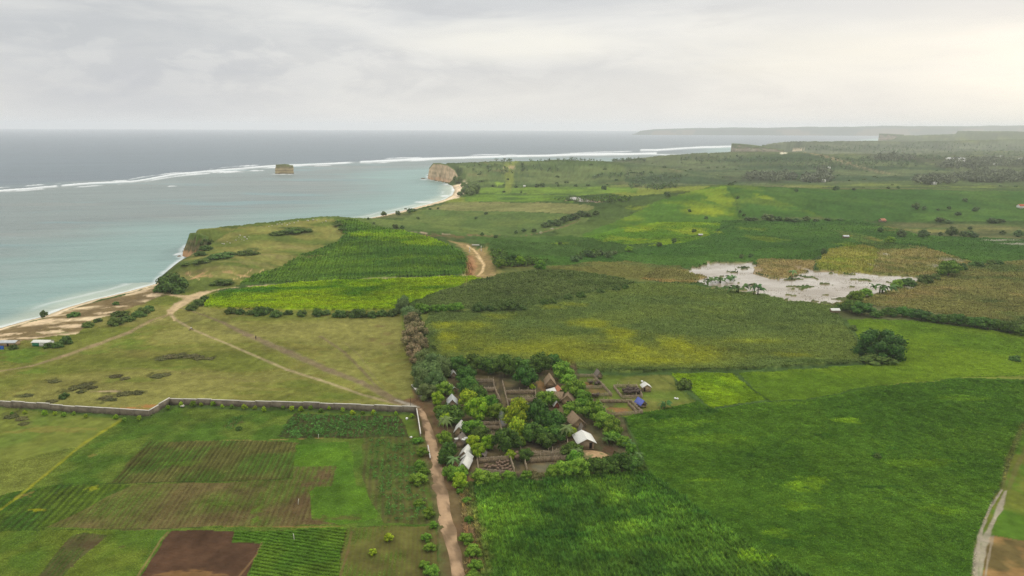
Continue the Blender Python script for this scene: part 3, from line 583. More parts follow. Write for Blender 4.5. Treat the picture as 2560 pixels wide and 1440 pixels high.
class MB:
    def __init__(s): s.v = []; s.f = []; s.c = []
    def add(s, vs, fs, c=None):
        n = len(s.v); s.v += [tuple(map(float, q)) for q in vs]; s.f += [tuple(i + n for i in q) for q in fs]; s.c += [c if c is not None else (1, 1, 1)] * len(vs)
    def box(s, c, d, rz=0, col=None, taper=1.0):
        hx, hy, hz_ = d[0] / 2, d[1] / 2, d[2] / 2; cz, sz = math.cos(rz), math.sin(rz); vs = []
        for z in (-hz_, hz_):
            k = taper if z > 0 else 1
            for x, y in ((-hx, -hy), (hx, -hy), (hx, hy), (-hx, hy)):
                x *= k; y *= k
                vs.append((c[0] + x * cz - y * sz, c[1] + x * sz + y * cz, c[2] + z))
        s.add(vs, [(0, 3, 2, 1), (4, 5, 6, 7), (0, 1, 5, 4), (1, 2, 6, 5), (2, 3, 7, 6), (3, 0, 4, 7)], col)
    def tube(s, pts, rad, n=6, col=None, caps=True):
        pts = [np.array(p, float) for p in pts]; vs = []; fs = []
        for i, p in enumerate(pts):
            d = pts[min(i + 1, len(pts) - 1)] - pts[max(i - 1, 0)]; d /= np.linalg.norm(d) + 1e-9
            a = np.cross(d, [0, 0, 1.0]);
            if np.linalg.norm(a) < .1: a = np.cross(d, [1.0, 0, 0])
            a /= np.linalg.norm(a); b = np.cross(d, a)
            r = rad[i] if isinstance(rad, (list, tuple)) else rad
            for k in range(n):
                t = 2 * math.pi * k / n; vs.append(p + (a * math.cos(t) + b * math.sin(t)) * r)
        for i in range(len(pts) - 1):
            for k in range(n):
                k2 = (k + 1) % n; fs.append((i * n + k, i * n + k2, (i + 1) * n + k2, (i + 1) * n + k))
        if caps:
            fs.append(tuple(range(n - 1, -1, -1))); fs.append(tuple((len(pts) - 1) * n + k for k in range(n)))
        s.add(vs, fs, col)
    def ball(s, c, r, nu=8, nv=5, col=None, jit=0, sq=(1, 1, 1)):
        vs = [(c[0], c[1], c[2] - r * sq[2])]; fs = []
        for j in range(1, nv):
            ph = math.pi * j / nv - math.pi / 2
            for i in range(nu):
                t = 2 * math.pi * i / nu; k = 1 + jit * (random.random() - .5) * 2
                vs.append((c[0] + r * sq[0] * math.cos(ph) * math.cos(t) * k, c[1] + r * sq[1] * math.cos(ph) * math.sin(t) * k, c[2] + r * sq[2] * math.sin(ph) * k))
        vs.append((c[0], c[1], c[2] + r * sq[2])); L = len(vs) - 1
        for i in range(nu):
            i2 = (i + 1) % nu; fs.append((0, 1 + i2, 1 + i)); fs.append((L, L - nu + i, L - nu + i2))
            for j in range(nv - 2):
                a = 1 + j * nu; fs.append((a + i, a + i2, a + nu + i2, a + nu + i))
        s.add(vs, fs, col)
    def mesh(s, name, mat, smooth=False):
        return np_mesh(name, np.array(s.v), [i for f in s.f for i in f], [len(f) for f in s.f], np.array(s.c), mat, smooth)

# ------------------------------------------------------------------ materials
def newmat(name):
    m = bpy.data.materials.new(name); m.use_nodes = True
    nt = m.node_tree; b = nt.nodes['Principled BSDF']; return m, nt, b

def attr_mat(name, rough=.75, bump=0.0, bscale=1.0, mottle=.15, mscale=1.0, spec=.25, objvar=0.0, trans=0.0):
    m, nt, b = newmat(name); N = nt.nodes; L = nt.links
    at = N.new('ShaderNodeAttribute'); at.attribute_name = 'col'
    g = N.new('ShaderNodeNewGeometry')
    nz = N.new('ShaderNodeTexNoise'); nz.inputs['Scale'].default_value = mscale; nz.inputs['Detail'].default_value = 3
    L.new(g.outputs['Position'], nz.inputs['Vector'])
    mr = N.new('ShaderNodeMapRange'); mr.inputs[1].default_value = .25; mr.inputs[2].default_value = .75
    mr.inputs[3].default_value = 1 - mottle; mr.inputs[4].default_value = 1 + mottle
    L.new(nz.outputs['Fac'], mr.inputs[0])
    vm = N.new('ShaderNodeVectorMath'); vm.operation = 'SCALE'
    L.new(at.outputs['Color'], vm.inputs[0]); L.new(mr.outputs[0], vm.inputs['Scale'])
    out = vm.outputs[0]
    if objvar:
        oi = N.new('ShaderNodeObjectInfo'); hs = N.new('ShaderNodeHueSaturation')
        m1 = N.new('ShaderNodeMapRange'); m1.inputs[3].default_value = .5 - .022; m1.inputs[4].default_value = .5 + .022
        m2 = N.new('ShaderNodeMapRange'); m2.inputs[3].default_value = 1 - objvar; m2.inputs[4].default_value = 1 + objvar
        ml = N.new('ShaderNodeMath'); ml.operation = 'FRACT'; mk = N.new('ShaderNodeMath'); mk.operation = 'MULTIPLY'; mk.inputs[1].default_value = 7.31
        L.new(oi.outputs['Random'], m1.inputs[0]); L.new(oi.outputs['Random'], mk.inputs[0]); L.new(mk.outputs[0], ml.inputs[0]); L.new(ml.outputs[0], m2.inputs[0])
        L.new(m1.outputs[0], hs.inputs['Hue']); L.new(m2.outputs[0], hs.inputs['Value']); L.new(out, hs.inputs['Color']); out = hs.outputs['Color']
    L.new(out, b.inputs['Base Color'])
    b.inputs['Roughness'].default_value = rough; b.inputs['Specular IOR Level'].default_value = spec
    if bump:
        n2 = N.new('ShaderNodeTexNoise'); n2.inputs['Scale'].default_value = bscale; n2.inputs['Detail'].default_value = 4
        L.new(g.outputs['Position'], n2.inputs['Vector'])
        bp = N.new('ShaderNodeBump'); bp.inputs['Strength'].default_value = bump; bp.inputs['Distance'].default_value = .5
        L.new(n2.outputs['Fac'], bp.inputs['Height']); L.new(bp.outputs['Normal'], b.inputs['Normal'])
    return m

def simple(name, c, rough=.7, var=.2, scale=3.0, spec=.3, metal=0, bump=0, stretch=(1, 1, 1)):
    m, nt, b = newmat(name); N = nt.nodes; L = nt.links
    tc = N.new('ShaderNodeTexCoord'); mp = N.new('ShaderNodeMapping'); mp.inputs['Scale'].default_value = stretch
    nz = N.new('ShaderNodeTexNoise'); nz.inputs['Scale'].default_value = scale; nz.inputs['Detail'].default_value = 5
    L.new(tc.outputs['Object'], mp.inputs[0]); L.new(mp.outputs[0], nz.inputs['Vector'])
    cr = N.new('ShaderNodeValToRGB'); c = np.array(c)
    cr.color_ramp.elements[0].position = .3; cr.color_ramp.elements[1].position = .7
    cr.color_ramp.elements[0].color = (*(c * (1 - var)), 1); cr.color_ramp.elements[1].color = (*np.clip(c * (1 + var), 0, .9), 1)
    L.new(nz.outputs['Fac'], cr.inputs[0]); L.new(cr.outputs[0], b.inputs['Base Color'])
    b.inputs['Roughness'].default_value = rough; b.inputs['Specular IOR Level'].default_value = spec; b.inputs['Metallic'].default_value = metal
    if bump:
        bp = N.new('ShaderNodeBump'); bp.inputs['Strength'].default_value = bump; bp.inputs['Distance'].default_value = .1
        L.new(nz.outputs['Fac'], bp.inputs['Height']); L.new(bp.outputs['Normal'], b.inputs['Normal'])
    return m

M_ground = attr_mat('ground_cover', .95, .8, .9, .14, .45, 0)
M_crop = attr_mat('crop_leaves', .8, 0, 1, .12, .3, .0)
M_leaf = attr_mat('tree_leaves', .7, 0, 1, .18, .35, .06, objvar=.22)
M_rock = attr_mat('rock_face', .95, .35, .35, .25, .15, 0)
M_sand = attr_mat('beach_rock', .9, .4, .5, .1, .3, .1)
M_bark = simple('bark', S(96, 80, 62), .9, .3, 4, bump=.4)
M_thatch = simple('thatch', S(140, 120, 94), .95, .35, 6, .1, bump=.6, stretch=(1, 1, .3))
M_thatch2 = simple('grey_thatch', S(122, 112, 100), .95, .35, 6, .1, bump=.6)
M_tin = simple('pale_roof_sheet', S(204, 202, 190), .5, .16, 1.8, .3, bump=.2, stretch=(1, 5, 1))
M_tin2 = simple('grey_roof_sheet', S(176, 178, 174), .5, .15, 1.5, .4)
M_rust = simple('rusty_roof', S(168, 108, 76), .7, .25, 2.5, .3)
M_blue = simple('blue_tarpaulin', S(84, 96, 170), .5, .12, 2, .4)
M_blued = simple('blue_cloth', S(40, 92, 170), .5, .1, 2, .4)
M_woodw = simple('wooden_wall', S(142, 124, 100), .85, .22, 3, .2, bump=.3, stretch=(8, 8, .6))
M_bamb = simple('bamboo_wall', S(160, 136, 104), .85, .22, 4, .2, bump=.3)
M_redw = simple('red_wall', S(120, 62, 46), .8, .2, 3)
M_dark = simple('dark_opening', S(34, 28, 24), .9, .2, 2)
M_green = simple('green_sheet', S(36, 120, 84), .6, .15, 2)
M_stick = simple('weathered_sticks', S(156, 140, 116), .9, .3, 2, .1)
M_stone = simple('dry_stone_bank', S(124, 108, 84), .95, .35, 3, .1, bump=.7)
M_conc = simple('boundary_wall_block', S(112, 103, 86), .95, .3, .9, .1, bump=.4)
M_cap = simple('wall_capping', S(206, 200, 186), .85, .12, 2, .2)
M_buff = simple('buffalo_hide', S(120, 98, 78), .8, .3, 2, .2)
M_buffd = simple('dark_buffalo_hide', S(74, 62, 52), .8, .3, 2, .2)
M_skin = simple('skin', S(120, 84, 62), .7, .1, 5)
M_white = simple('white_cloth', S(226, 224, 216), .8, .08, 5)
M_black = simple('dark_cloth', S(44, 42, 44), .8, .1, 5)
M_rubber = simple('rubber', S(26, 26, 26), .8, .1, 5)
M_whst = simple('limestone', S(186, 180, 162), .9, .12, 2)
M_pole = simple('pole', S(70, 60, 50), .85, .2, 3)
M_concw = simple('white_render', S(214, 210, 200), .8, .1, .4)
M_road = attr_mat('dirt_road', .95, .5, 1.1, .16, .5, .0)

# ------------------------------------------------------------------ ground mesh
def grid_faces(nr, nc, keep):
    idx = np.arange(nr * nc).reshape(nr, nc)
    q = np.stack([idx[:-1, :-1], idx[:-1, 1:], idx[1:, 1:], idx[1:, :-1]], -1)
    return q[keep]
keepv = GSD > -14
kf = keepv[:-1, :-1] | keepv[:-1, 1:] | keepv[1:, 1:] | keepv[1:, :-1]
fc = grid_faces(NR, NC, kf)
used = np.zeros(NR * NC, bool); used[fc.ravel()] = True
remap = np.cumsum(used) - 1
co = np.stack([GX.ravel(), GY.ravel(), FZ.ravel()], -1)[used]
me = np_mesh('ground', co, remap[fc].ravel(), np.full(len(fc), 4), rgbG[used], M_ground, True)
tag(link('ground', me), kind='structure')
del co, fc
print('ground built')

# ------------------------------------------------------------------ sea
NSR, NSC = 620, 1100
ts = np.linspace(-1.14, 1.14, NSC)
us = np.linspace(0, 1, NSR)
ys = 83.0 / (((83 / 215.0) ** .8) + ((83 / 20600.0) ** .8 - (83 / 215.0) ** .8) * us) ** 1.25
SY, ST = np.meshgrid(ys, ts, indexing='ij'); SX = ST * SY
sx, sy = SX.ravel(), SY.ravel()
sdist, ssl = coast_info(sx, sy); off = np.maximum(-sdist, 0)
reef_px = [(-300, 490), (0, 475), (140, 466), (230, 459), (330, 453), (450, 435), (600, 421), (700, 413), (800, 409), (900, 405), (1060, 397.5), (1200, 393), (1320, 389.5), (1500, 386), (1640, 383)]
reef = [at_z(x, y, SEA)[:2] for x, y in reef_px]
reef2 = [at_z(x, y, SEA)[:2] for x, y in [(1600, 375), (1640, 374), (1700, 370), (1760, 367), (1830, 365)]]
RT = np.array([p[0] / p[1] for p in reef]); RY = np.array([p[1] for p in reef])
ry = np.interp(sx / sy, RT, RY)
outside = sstep(-60, 90, sy - ry + 120 * (fbm(sx / 130, sy / 60, 201, 3) - .5))
c_deep, c_lag, c_sh, c_sand = S(89, 103, 109), S(112, 124, 119), S(120, 147, 139), S(176, 184, 164)
k = outside[:, None]
srgb = c_lag * (1 - k) + c_deep * k
tq = (1 - sstep(30, 190, off + 90 * (fbm(sx / 80, sy / 60, 203, 3) - .5)))[:, None]
srgb = srgb * (1 - tq) + c_sh * tq
tn = (1 - sstep(3, 26, off + 12 * (fbm(sx / 14, sy / 14, 205, 3) - .5)))[:, None] * (ssl < .3)[:, None]
srgb = srgb * (1 - .75 * tn) + c_sand * .75 * tn
teal = sstep(.55, .68, fbm(sx / 150 + 3, sy / 55, 207, 4))[:, None] * (1 - k) * (1 - tq)
srgb = srgb * (1 - .45 * teal) + S(104, 146, 148) * .45 * teal
brn = sstep(.58, .7, fbm(sx / 170 + 9, sy / 50, 217, 4))[:, None] * (1 - k) * (1 - tq)
srgb = srgb * (1 - .35 * brn) + S(134, 136, 128) * .35 * brn
# swell streaks, roughly parallel to the reef
ang = .35
wu = sx * math.cos(ang) + sy * math.sin(ang); wv = -sx * math.sin(ang) + sy * math.cos(ang)
st1 = fbm(wu / 90, wv / 11, 211, 3) - .5; st2 = fbm(wu / 400, wv / 60, 213, 3) - .5
srgb = srgb * (1 + .30 * st1 + .22 * st2)[:, None]
foam = np.zeros(len(sx)); zz = np.full(len(sx), SEA)
def breakers(line, w, amp, seed, shift=0, sparse=.45):
    global foam
    T = np.array([p[0] / p[1] for p in line]); YY = np.array([p[1] for p in line])
    t = sx / sy
    yy = np.interp(t, T, YY) + shift
    inr = (t >= T.min()) & (t <= T.max())
    dd = (sy - yy) + 30 * (sy / 1100) * (vnoise(t * 26, t * 0, seed) - .5)
    seg = sstep(sparse, sparse + .12, fbm(t * 30, t * 0 + shift * .01, seed + 3, 3))
    wk = w / 45.0 * 50 * (sy / 1100) ** 2; dd = dd - shift * ((sy / 1100) ** 2 - 1)
    body = np.where(dd > 0, 1 - sstep(0, wk * .35, dd), 1 - sstep(0, wk, -dd)) * (.75 + .9 * (fbm(sx / 16, sy / 7, seed + 5, 3)))
    foam = np.maximum(foam, np.clip(body * seg * inr * amp * (.30 + 1.0 * fbm(sx / 38, sy / 14, seed + 9, 4)), 0, .85))
breakers(reef, 32, 1.2, 301, 0, .22)
breakers(reef, 16, 1.0, 311, -34, .48)
breakers(reef, 14, .9, 321, 36, .52)
breakers([p for p in reef if p[0] / p[1] > -.2], 38, 1.25, 331, 6, .05)
breakers(reef2, 40, 1.1, 341, 0, .15)
breakers([at_z(x, y, SEA)[:2] for x, y in [(1560, 386), (1600, 385), (1690, 387)]], 14, 1.0, 351, 0, .1)
wash = (1 - sstep(.6, 4.0, off + 3.5 * (fbm(sx / 9, sy / 9, 361, 3) - .5))) * (off > 0)
foam = np.maximum(foam, wash * .6)
fl_ = (fbm(sx / 26, sy / 26, 363, 3) - .5) * 40
foam = np.maximum(foam, .3 * (1 - sstep(0, 3, np.abs(off - 13 + fl_ * .25))) * (ssl < .3) * sstep(.5, .62, fbm(sx / 60, sy / 60, 365, 2)))
for x, y, rx, ryy in [(455, 640, 14, 4), (448, 634, 10, 5), (710, 436, 30, 1.6), (640, 427, 20, 1.5), (480, 436, 30, 2), (560, 430, 50, 3), (430, 466, 12, 1), (300, 452, 20, 1), (1060, 449, 12, 1.2), (1120, 461, 14, 2), (1135, 472, 5, 6), (1110, 490, 20, 2), (1060, 505, 24, 2), (620, 415, 20, 2), (690, 419, 26, 2.5)]:
    c0 = at_z(x, y, SEA); n0 = at_z(x, y - ryy, SEA)[1]; f0 = at_z(x, y + ryy, SEA)[1]
    d = np.hypot((sx - c0[0]) / (rx * c0[1] / F), (sy - c0[1]) / ((n0 - f0) / 2 + .5))
    foam = np.maximum(foam, .8 * (1 - sstep(.4, 1.1, d + 1.2 * (fbm(sx / 6, sy / 12, 371, 3) - .5))))
fk = foam[:, None]
srgb = srgb * (1 - fk) + S(232, 234, 230) * fk
zz = SEA + foam * 1.2 * (off > 60) + .5 * st1 * outside
M_sea, nt, b = newmat('sea_water'); N = nt.nodes; L = nt.links
at = N.new('ShaderNodeAttribute'); at.attribute_name = 'col'; L.new(at.outputs['Color'], b.inputs['Base Color'])
b.inputs['Roughness'].default_value = .42; b.inputs['IOR'].default_value = 1.33; b.inputs['Specular IOR Level'].default_value = .34
g = N.new('ShaderNodeNewGeometry'); mp = N.new('ShaderNodeMapping'); mp.inputs['Rotation'].default_value = (0, 0, -.35); mp.inputs['Scale'].default_value = (.03, .16, .1)
L.new(g.outputs['Position'], mp.inputs[0]); nz = N.new('ShaderNodeTexNoise'); nz.inputs['Scale'].default_value = 1; nz.inputs['Detail'].default_value = 6; nz.inputs['Roughness'].default_value = .65; L.new(mp.outputs[0], nz.inputs['Vector'])
bp = N.new('ShaderNodeBump'); bp.inputs['Strength'].default_value = .9; bp.inputs['Distance'].default_value = 2.2; L.new(nz.outputs['Fac'], bp.inputs['Height']); L.new(bp.outputs['Normal'], b.inputs['Normal'])
ks = (sdist < 25).reshape(NSR, NSC)
kf = ks[:-1, :-1] | ks[:-1, 1:] | ks[1:, 1:] | ks[1:, :-1]
fc = grid_faces(NSR, NSC, kf)
me = np_mesh('sea', np.stack([sx, sy, zz], -1), fc.ravel(), np.full(len(fc), 4), srgb, M_sea, True)
tag(link('sea', me), kind='structure')
print('sea built')

# ------------------------------------------------------------------ far headland across the bay
fh_top = [(1560, 336), (1584, 332), (1600, 327), (1640, 322.5), (1700, 321), (1740, 319.5), (1800, 320), (1860, 318.5), (1920, 319.5), (1950, 318.5), (2020, 316.5), (2050, 318), (2090, 317), (2160, 316.5), (2200, 315.5), (2280, 316), (2350, 315), (2450, 315.5), (2560, 313), (2750, 314), (3200, 318)]
nx, ny = 360, 26
pxs = np.linspace(1570, 3150, nx); tops = np.interp(pxs, [p[0] for p in fh_top], [p[1] for p in fh_top])
V = []; Cc = []
for j in range(ny):
    f = j / (ny - 1)
    for i in range(nx):
        P0 = at_y(pxs[i], tops[i], 10300.0)
        y = 9300 + 1900 * f; x = P0[0] * y / 10300.0
        crest = max(P0[2], -2)
        prof = sstep(0, .1, f) * .62 + .38 * math.sin(min(f / .55, 1) * math.pi / 2) if f < .55 else 1 - sstep(.55, 1, f)
        endf = min(1, max(0, (pxs[i] - 1580) / 20)) if pxs[i] < 1600 else 1
        nn = float(fbm(np.array([x / 300]), np.array([y / 300]), 401, 4)[0])
        z = SEA - 1 + (crest - SEA) * float(prof) * (.86 + .28 * nn if f < .5 else 1) * endf
        if j == 0: z = SEA - 1
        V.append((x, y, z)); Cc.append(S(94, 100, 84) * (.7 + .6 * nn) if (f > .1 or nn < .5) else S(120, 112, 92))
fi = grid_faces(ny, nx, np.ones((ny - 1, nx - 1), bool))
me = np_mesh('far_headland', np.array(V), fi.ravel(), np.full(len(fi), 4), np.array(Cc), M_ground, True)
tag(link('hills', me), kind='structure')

# ------------------------------------------------------------------ cliff faces
def cliff(name, base, top, cols, nz_=14, rough=1.2, strata=2.0, seed=1, zlow=None, sub=10, lip=8.0):
    """base/top: lists of world points; a rough sheet of rock between them, with a lip that runs back into the hill"""
    V = []; Cc = []; n = (len(base) - 1) * sub + 1
    for j in range(nz_ + 3):
        for i in range(n):
            k = min(i // sub, len(base) - 2); f = (i - k * sub) / sub
            b_ = np.array(base[k]) * (1 - f) + np.array(base[k + 1]) * f; t_ = np.array(top[k]) * (1 - f) + np.array(top[k + 1]) * f
            v = min(max((j - 1) / nz_, 0), 1)
            bulge = math.sin(v * math.pi) * .06
            p = b_ * (1 - v) + t_ * v
            out = np.array([p[0], p[1], 0]) * -1; out /= np.linalg.norm(out)
            r = float(fbm(np.array([i * .35]), np.array([v * 5.0 + seed]), seed * 13, 4)[0]) - .5
            gul = float(fbm(np.array([i * .5]), np.array([v * .6]), seed * 17, 3)[0]) - .5
            p = p + out * ((r * .8 + gul * 1.2) * rough * (.3 + .7 * math.sin(min(max(v, .02), .98) * math.pi)) + bulge * 10)
            if j == 0: p = p - np.array([0, 0, 3.0])
            if j == nz_ + 2: p = p - out * lip - np.array([0, 0, .004 * lip + .4])
            V.append(p)
            z = p[2]; s_ = .5 + .5 * math.sin(z * strata + 2 * r)
            c = cols[0] * (1 - s_) + cols[1] * s_
            if zlow is not None:
                h = sstep(-.35, .35, (v - zlow[0]) * 4 + r * 1.6); c = zlow[1] * (1 - h) + c * h
            if len(cols) > 2:
                g_ = sstep(.62, .8, v + r * .7 + gul * .5); c = c * (1 - g_) + cols[2] * g_
            if j > nz_: c = S(92, 106, 56)
            Cc.append(c * (1 + .5 * r + .5 * gul))
    fi = grid_faces(nz_ + 3, n, np.ones((nz_ + 2, n - 1), bool))
    me = np_mesh(name, np.array(V), fi.ravel(), np.full(len(fi), 4), np.array(Cc), M_rock, True)
    return tag(link(name, me), kind='structure')
def bz(x, y, z=SEA): return at_z(x, y, z)
def tops(tp, bs): return [at_y(a, b, q[1] + c) for (a, b, c), q in zip(tp, bs)]
cliff('cliff', [at_y(1078, 432, 1330), bz(1069, 446), bz(1076, 449), bz(1092, 451), bz(1110, 454), bz(1126, 457), bz(1138, 461)],
      [at_y(1086, 410, 1336), at_y(1073, 422, 1284), at_y(1083, 409.5, 1256), at_y(1100, 409, 1237), at_y(1119, 413, 1210), at_y(1136, 424, 1184), at_y(1145, 440, 1152)],
      [S(212, 184, 148), S(198, 170, 136)], 16, 5.0, .9, 2, lip=34, zlow=(.12, S(214, 172, 134)))
cliff('cliff', [at_y(478, 610, 540), bz(458, 628), bz(456, 640), bz(470, 645), bz(484, 647), bz(495, 642), at_z(512, 628, 1)],
      [at_y(488, 583, 548), at_y(472, 590, 534), at_y(475, 585, 515), at_y(484, 584, 509), at_y(494, 584, 508), at_y(506, 587, 516), at_y(522, 592, 520)],
      [S(112, 104, 72), S(80, 84, 50), S(80, 100, 46)], 16, 3.0, 1.6, 3, zlow=(.22, S(172, 134, 96)))
cliff('cliff', [at_y(1832, 374, 2860), bz(1826, 382), bz(1850, 383), bz(1880, 383.5), bz(1910, 384), bz(1960, 384)],
      tops([(1838, 360, 0), (1829, 359, 10), (1850, 360, 12), (1880, 363, 12), (1910, 367, 12), (1960, 375, 12)], [at_y(1832, 374, 2860), bz(1826, 382), bz(1850, 383), bz(1880, 383.5), bz(1910, 384), bz(1960, 384)]),
      [S(150, 136, 112), S(118, 110, 88), S(92, 100, 62)], 14, 9.0, .5, 5, lip=110)
cliff('cliff', [at_y(2200, 348, 5500), bz(2195, 352.5), bz(2220, 353), bz(2260, 353.5)],
      tops([(2204, 334, 0), (2198, 334, 16), (2220, 334.5, 16), (2260, 337, 16)], [at_y(2200, 348, 5500), bz(2195, 352.5), bz(2220, 353), bz(2260, 353.5)]),
      [S(160, 140, 116), S(130, 118, 96), S(92, 100, 62)], 12, 14.0, .35, 6, lip=380)

# sea stack
st_c = at_z(708, 436, SEA); V = []; Cc = []; nu_, nv_ = 40, 18
st_c = st_c + np.array([0, 10, 0])
for j in range(nv_ + 4):
    v = min(j / nv_, 1); inner = 1 if j <= nv_ else 1 - (j - nv_) / 3.0
    for i in range(nu_):
        a = 2 * math.pi * i / nu_
        ex = 16.0 * (1 - .12 * v); ey = 10.0 * (1 - .1 * v)
        c_, s_ = math.cos(a), math.sin(a); pw = .55
        bx = ex * math.copysign(abs(c_) ** pw, c_); by = ey * math.copysign(abs(s_) ** pw, s_)
        r = float(fbm(np.array([c_ * 2.2 + 5]), np.array([s_ * 2.2 + v * 3]), 77, 4)[0]) - .5
        und = 1 - .05 * (1 - sstep(0, .12, v))
        rr = (1 + r * .22) * und * max(inner, 0.001)
        z = SEA - 1 + 17.5 * v + (1.0 * (1 - inner) + 1.5 * r * v if j > nv_ - 1 else 0) + (-1.6 if bx > 6 and v > .9 else 0)
        V.append((st_c[0] + bx * rr, st_c[1] + by * rr, z))
        g = .5 + .5 * math.sin(z * 1.3 + 3 * r)
        c = S(178, 158, 118) * g + S(140, 126, 92) * (1 - g)
        if v > .72 + r * .5: c = S(122, 118, 76)
        if j >= nv_: c = S(92, 100, 54)
        if v < .12: c = S(96, 90, 72)
        Cc.append(c * (1 + r * .6))
idx = np.arange((nv_ + 4) * nu_).reshape(nv_ + 4, nu_); q = np.stack([idx[:-1], np.roll(idx[:-1], -1, 1), np.roll(idx[1:], -1, 1), idx[1:]], -1).reshape(-1, 4)
me = np_mesh('sea_stack', np.array(V), q.ravel(), np.full(len(q), 4), np.array(Cc), M_rock, True)
tag(link('sea_stack', me), 'block-shaped pale rock with a green top, standing alone in the sea', 'sea stack')

# ------------------------------------------------------------------ water sheets inland
M_lake, nt, b = newmat('flood_water'); N = nt.nodes; L = nt.links
b.inputs['Base Color'].default_value = (*S(166, 156, 138), 1); b.inputs['Roughness'].default_value = .12; b.inputs['IOR'].default_value = 1.33
gp_ = N.new('ShaderNodeNewGeometry'); mp_ = N.new('ShaderNodeMapping'); mp_.inputs['Scale'].default_value = (.03, .05, .05); nn_ = N.new('ShaderNodeTexNoise'); nn_.inputs['Scale'].default_value = 1; nn_.inputs['Detail'].default_value = 6; rr_ = N.new('ShaderNodeValToRGB')
rr_.color_ramp.elements[0].position = .38; rr_.color_ramp.elements[1].position = .6; rr_.color_ramp.elements[0].color = (*S(132, 118, 94), 1); rr_.color_ramp.elements[1].color = (*S(172, 163, 146), 1)
L.new(gp_.outputs['Position'], mp_.inputs[0]); L.new(mp_.outputs[0], nn_.inputs['Vector']); L.new(nn_.outputs['Fac'], rr_.inputs[0]); L.new(rr_.outputs[0], b.inputs['Base Color'])
nz = N.new('ShaderNodeTexNoise'); nz.inputs['Scale'].default_value = .8; nz.inputs['Detail'].default_value = 4
bp = N.new('ShaderNodeBump'); bp.inputs['Strength'].default_value = .12; bp.inputs['Distance'].default_value = .3
g = N.new('ShaderNodeNewGeometry'); L.new(g.outputs['Position'], nz.inputs['Vector']); L.new(nz.outputs['Fac'], bp.inputs['Height']); L.new(bp.outputs['Normal'], b.inputs['Normal'])
for nm, poly in (('flooded_field_water', lake), ('pond_water', pond)):
    P = np.array(poly); c = P.mean(0)
    zt = np.mean([hz(p[0], p[1]) for p in P * .6 + c * .4])
    P2 = c + (P - c) * 1.03
    zs = np.median([hz(p[0], p[1]) for p in (P * .85 + c * .15)]) + (.52 if nm[0] == 'f' else .55)
    if nm[0] == 'f': LAKE_Z = zs
    vs = [(p[0], p[1], zs) for p in P2]
    me = bpy.data.meshes.new(nm); me.from_pydata(vs, [], [tuple(range(len(vs)))]); me.materials.append(M_lake); me.update()
    tag(link('water', me), kind='structure')

# ------------------------------------------------------------------ dirt road draped on the ground
def strip(name, pts, wpx, mat, c1, c2, lift=.09, across=9, step=1.2):
    W = [hit(x, y) for x, y in pts]; wd = [w * p[1] / F for w, p in zip(wpx, W)]
    P = []; Wd = []
    for i in range(len(W) - 1):
        n = max(2, int(np.linalg.norm(W[i + 1][:2] - W[i][:2]) / step))
        for k in range(n):
            f = k / n; P.append(W[i][:2] * (1 - f) + W[i + 1][:2] * f); Wd.append(wd[i] * (1 - f) + wd[i + 1] * f)
    P.append(W[-1][:2]); Wd.append(wd[-1]); P = np.array(P)
    V = []; Cc = []
    for i in range(len(P)):
        d = P[min(i + 2, len(P) - 1)] - P[max(i - 2, 0)]; d /= np.linalg.norm(d); nrm = np.array([d[1], -d[0]])
        jl = (float(vnoise(np.array([i * .3]), np.array([0.]), 5)[0]) - .5) * .7; jr = (float(vnoise(np.array([i * .3]), np.array([9.]), 5)[0]) - .5) * 1.0
        for j in range(across):
            s = j / (across - 1) - .5
            q = P[i] + nrm * (s * Wd[i] + (jl if s < 0 else jr) * abs(s) * 2)
            e = 1 - abs(s) * 2
            V.append((q[0], q[1], hz(q[0], q[1]) + lift * (1 if e > .01 else -1.5)))
            m = float(fbm(np.array([q[0] / 2.5]), np.array([q[1] / 4]), 9, 4)[0])
            dmp = sstep(.5, .68, m + (abs(s) * .25)); Cc.append(c1 * (1 - dmp) + c2 * dmp)
    fi = grid_faces(len(P), across, np.ones((len(P) - 1, across - 1), bool))[:, ::-1]
    me = np_mesh(name, np.array(V), fi.ravel(), np.full(len(fi), 4), np.array(Cc), mat, True)
    return tag(link(name, me), kind='structure')
strip('road', [(1050, 1022), (1064, 1050), (1074, 1085), (1082, 1112), (1090, 1150), (1096, 1200), (1108, 1260), (1122, 1330), (1136, 1390), (1146, 1440), (1190, 1640)],
      [14, 22, 26, 30, 32, 36, 40, 44, 48, 52, 70], M_road, S(168, 140, 108), S(120, 100, 76))
print('structures built')

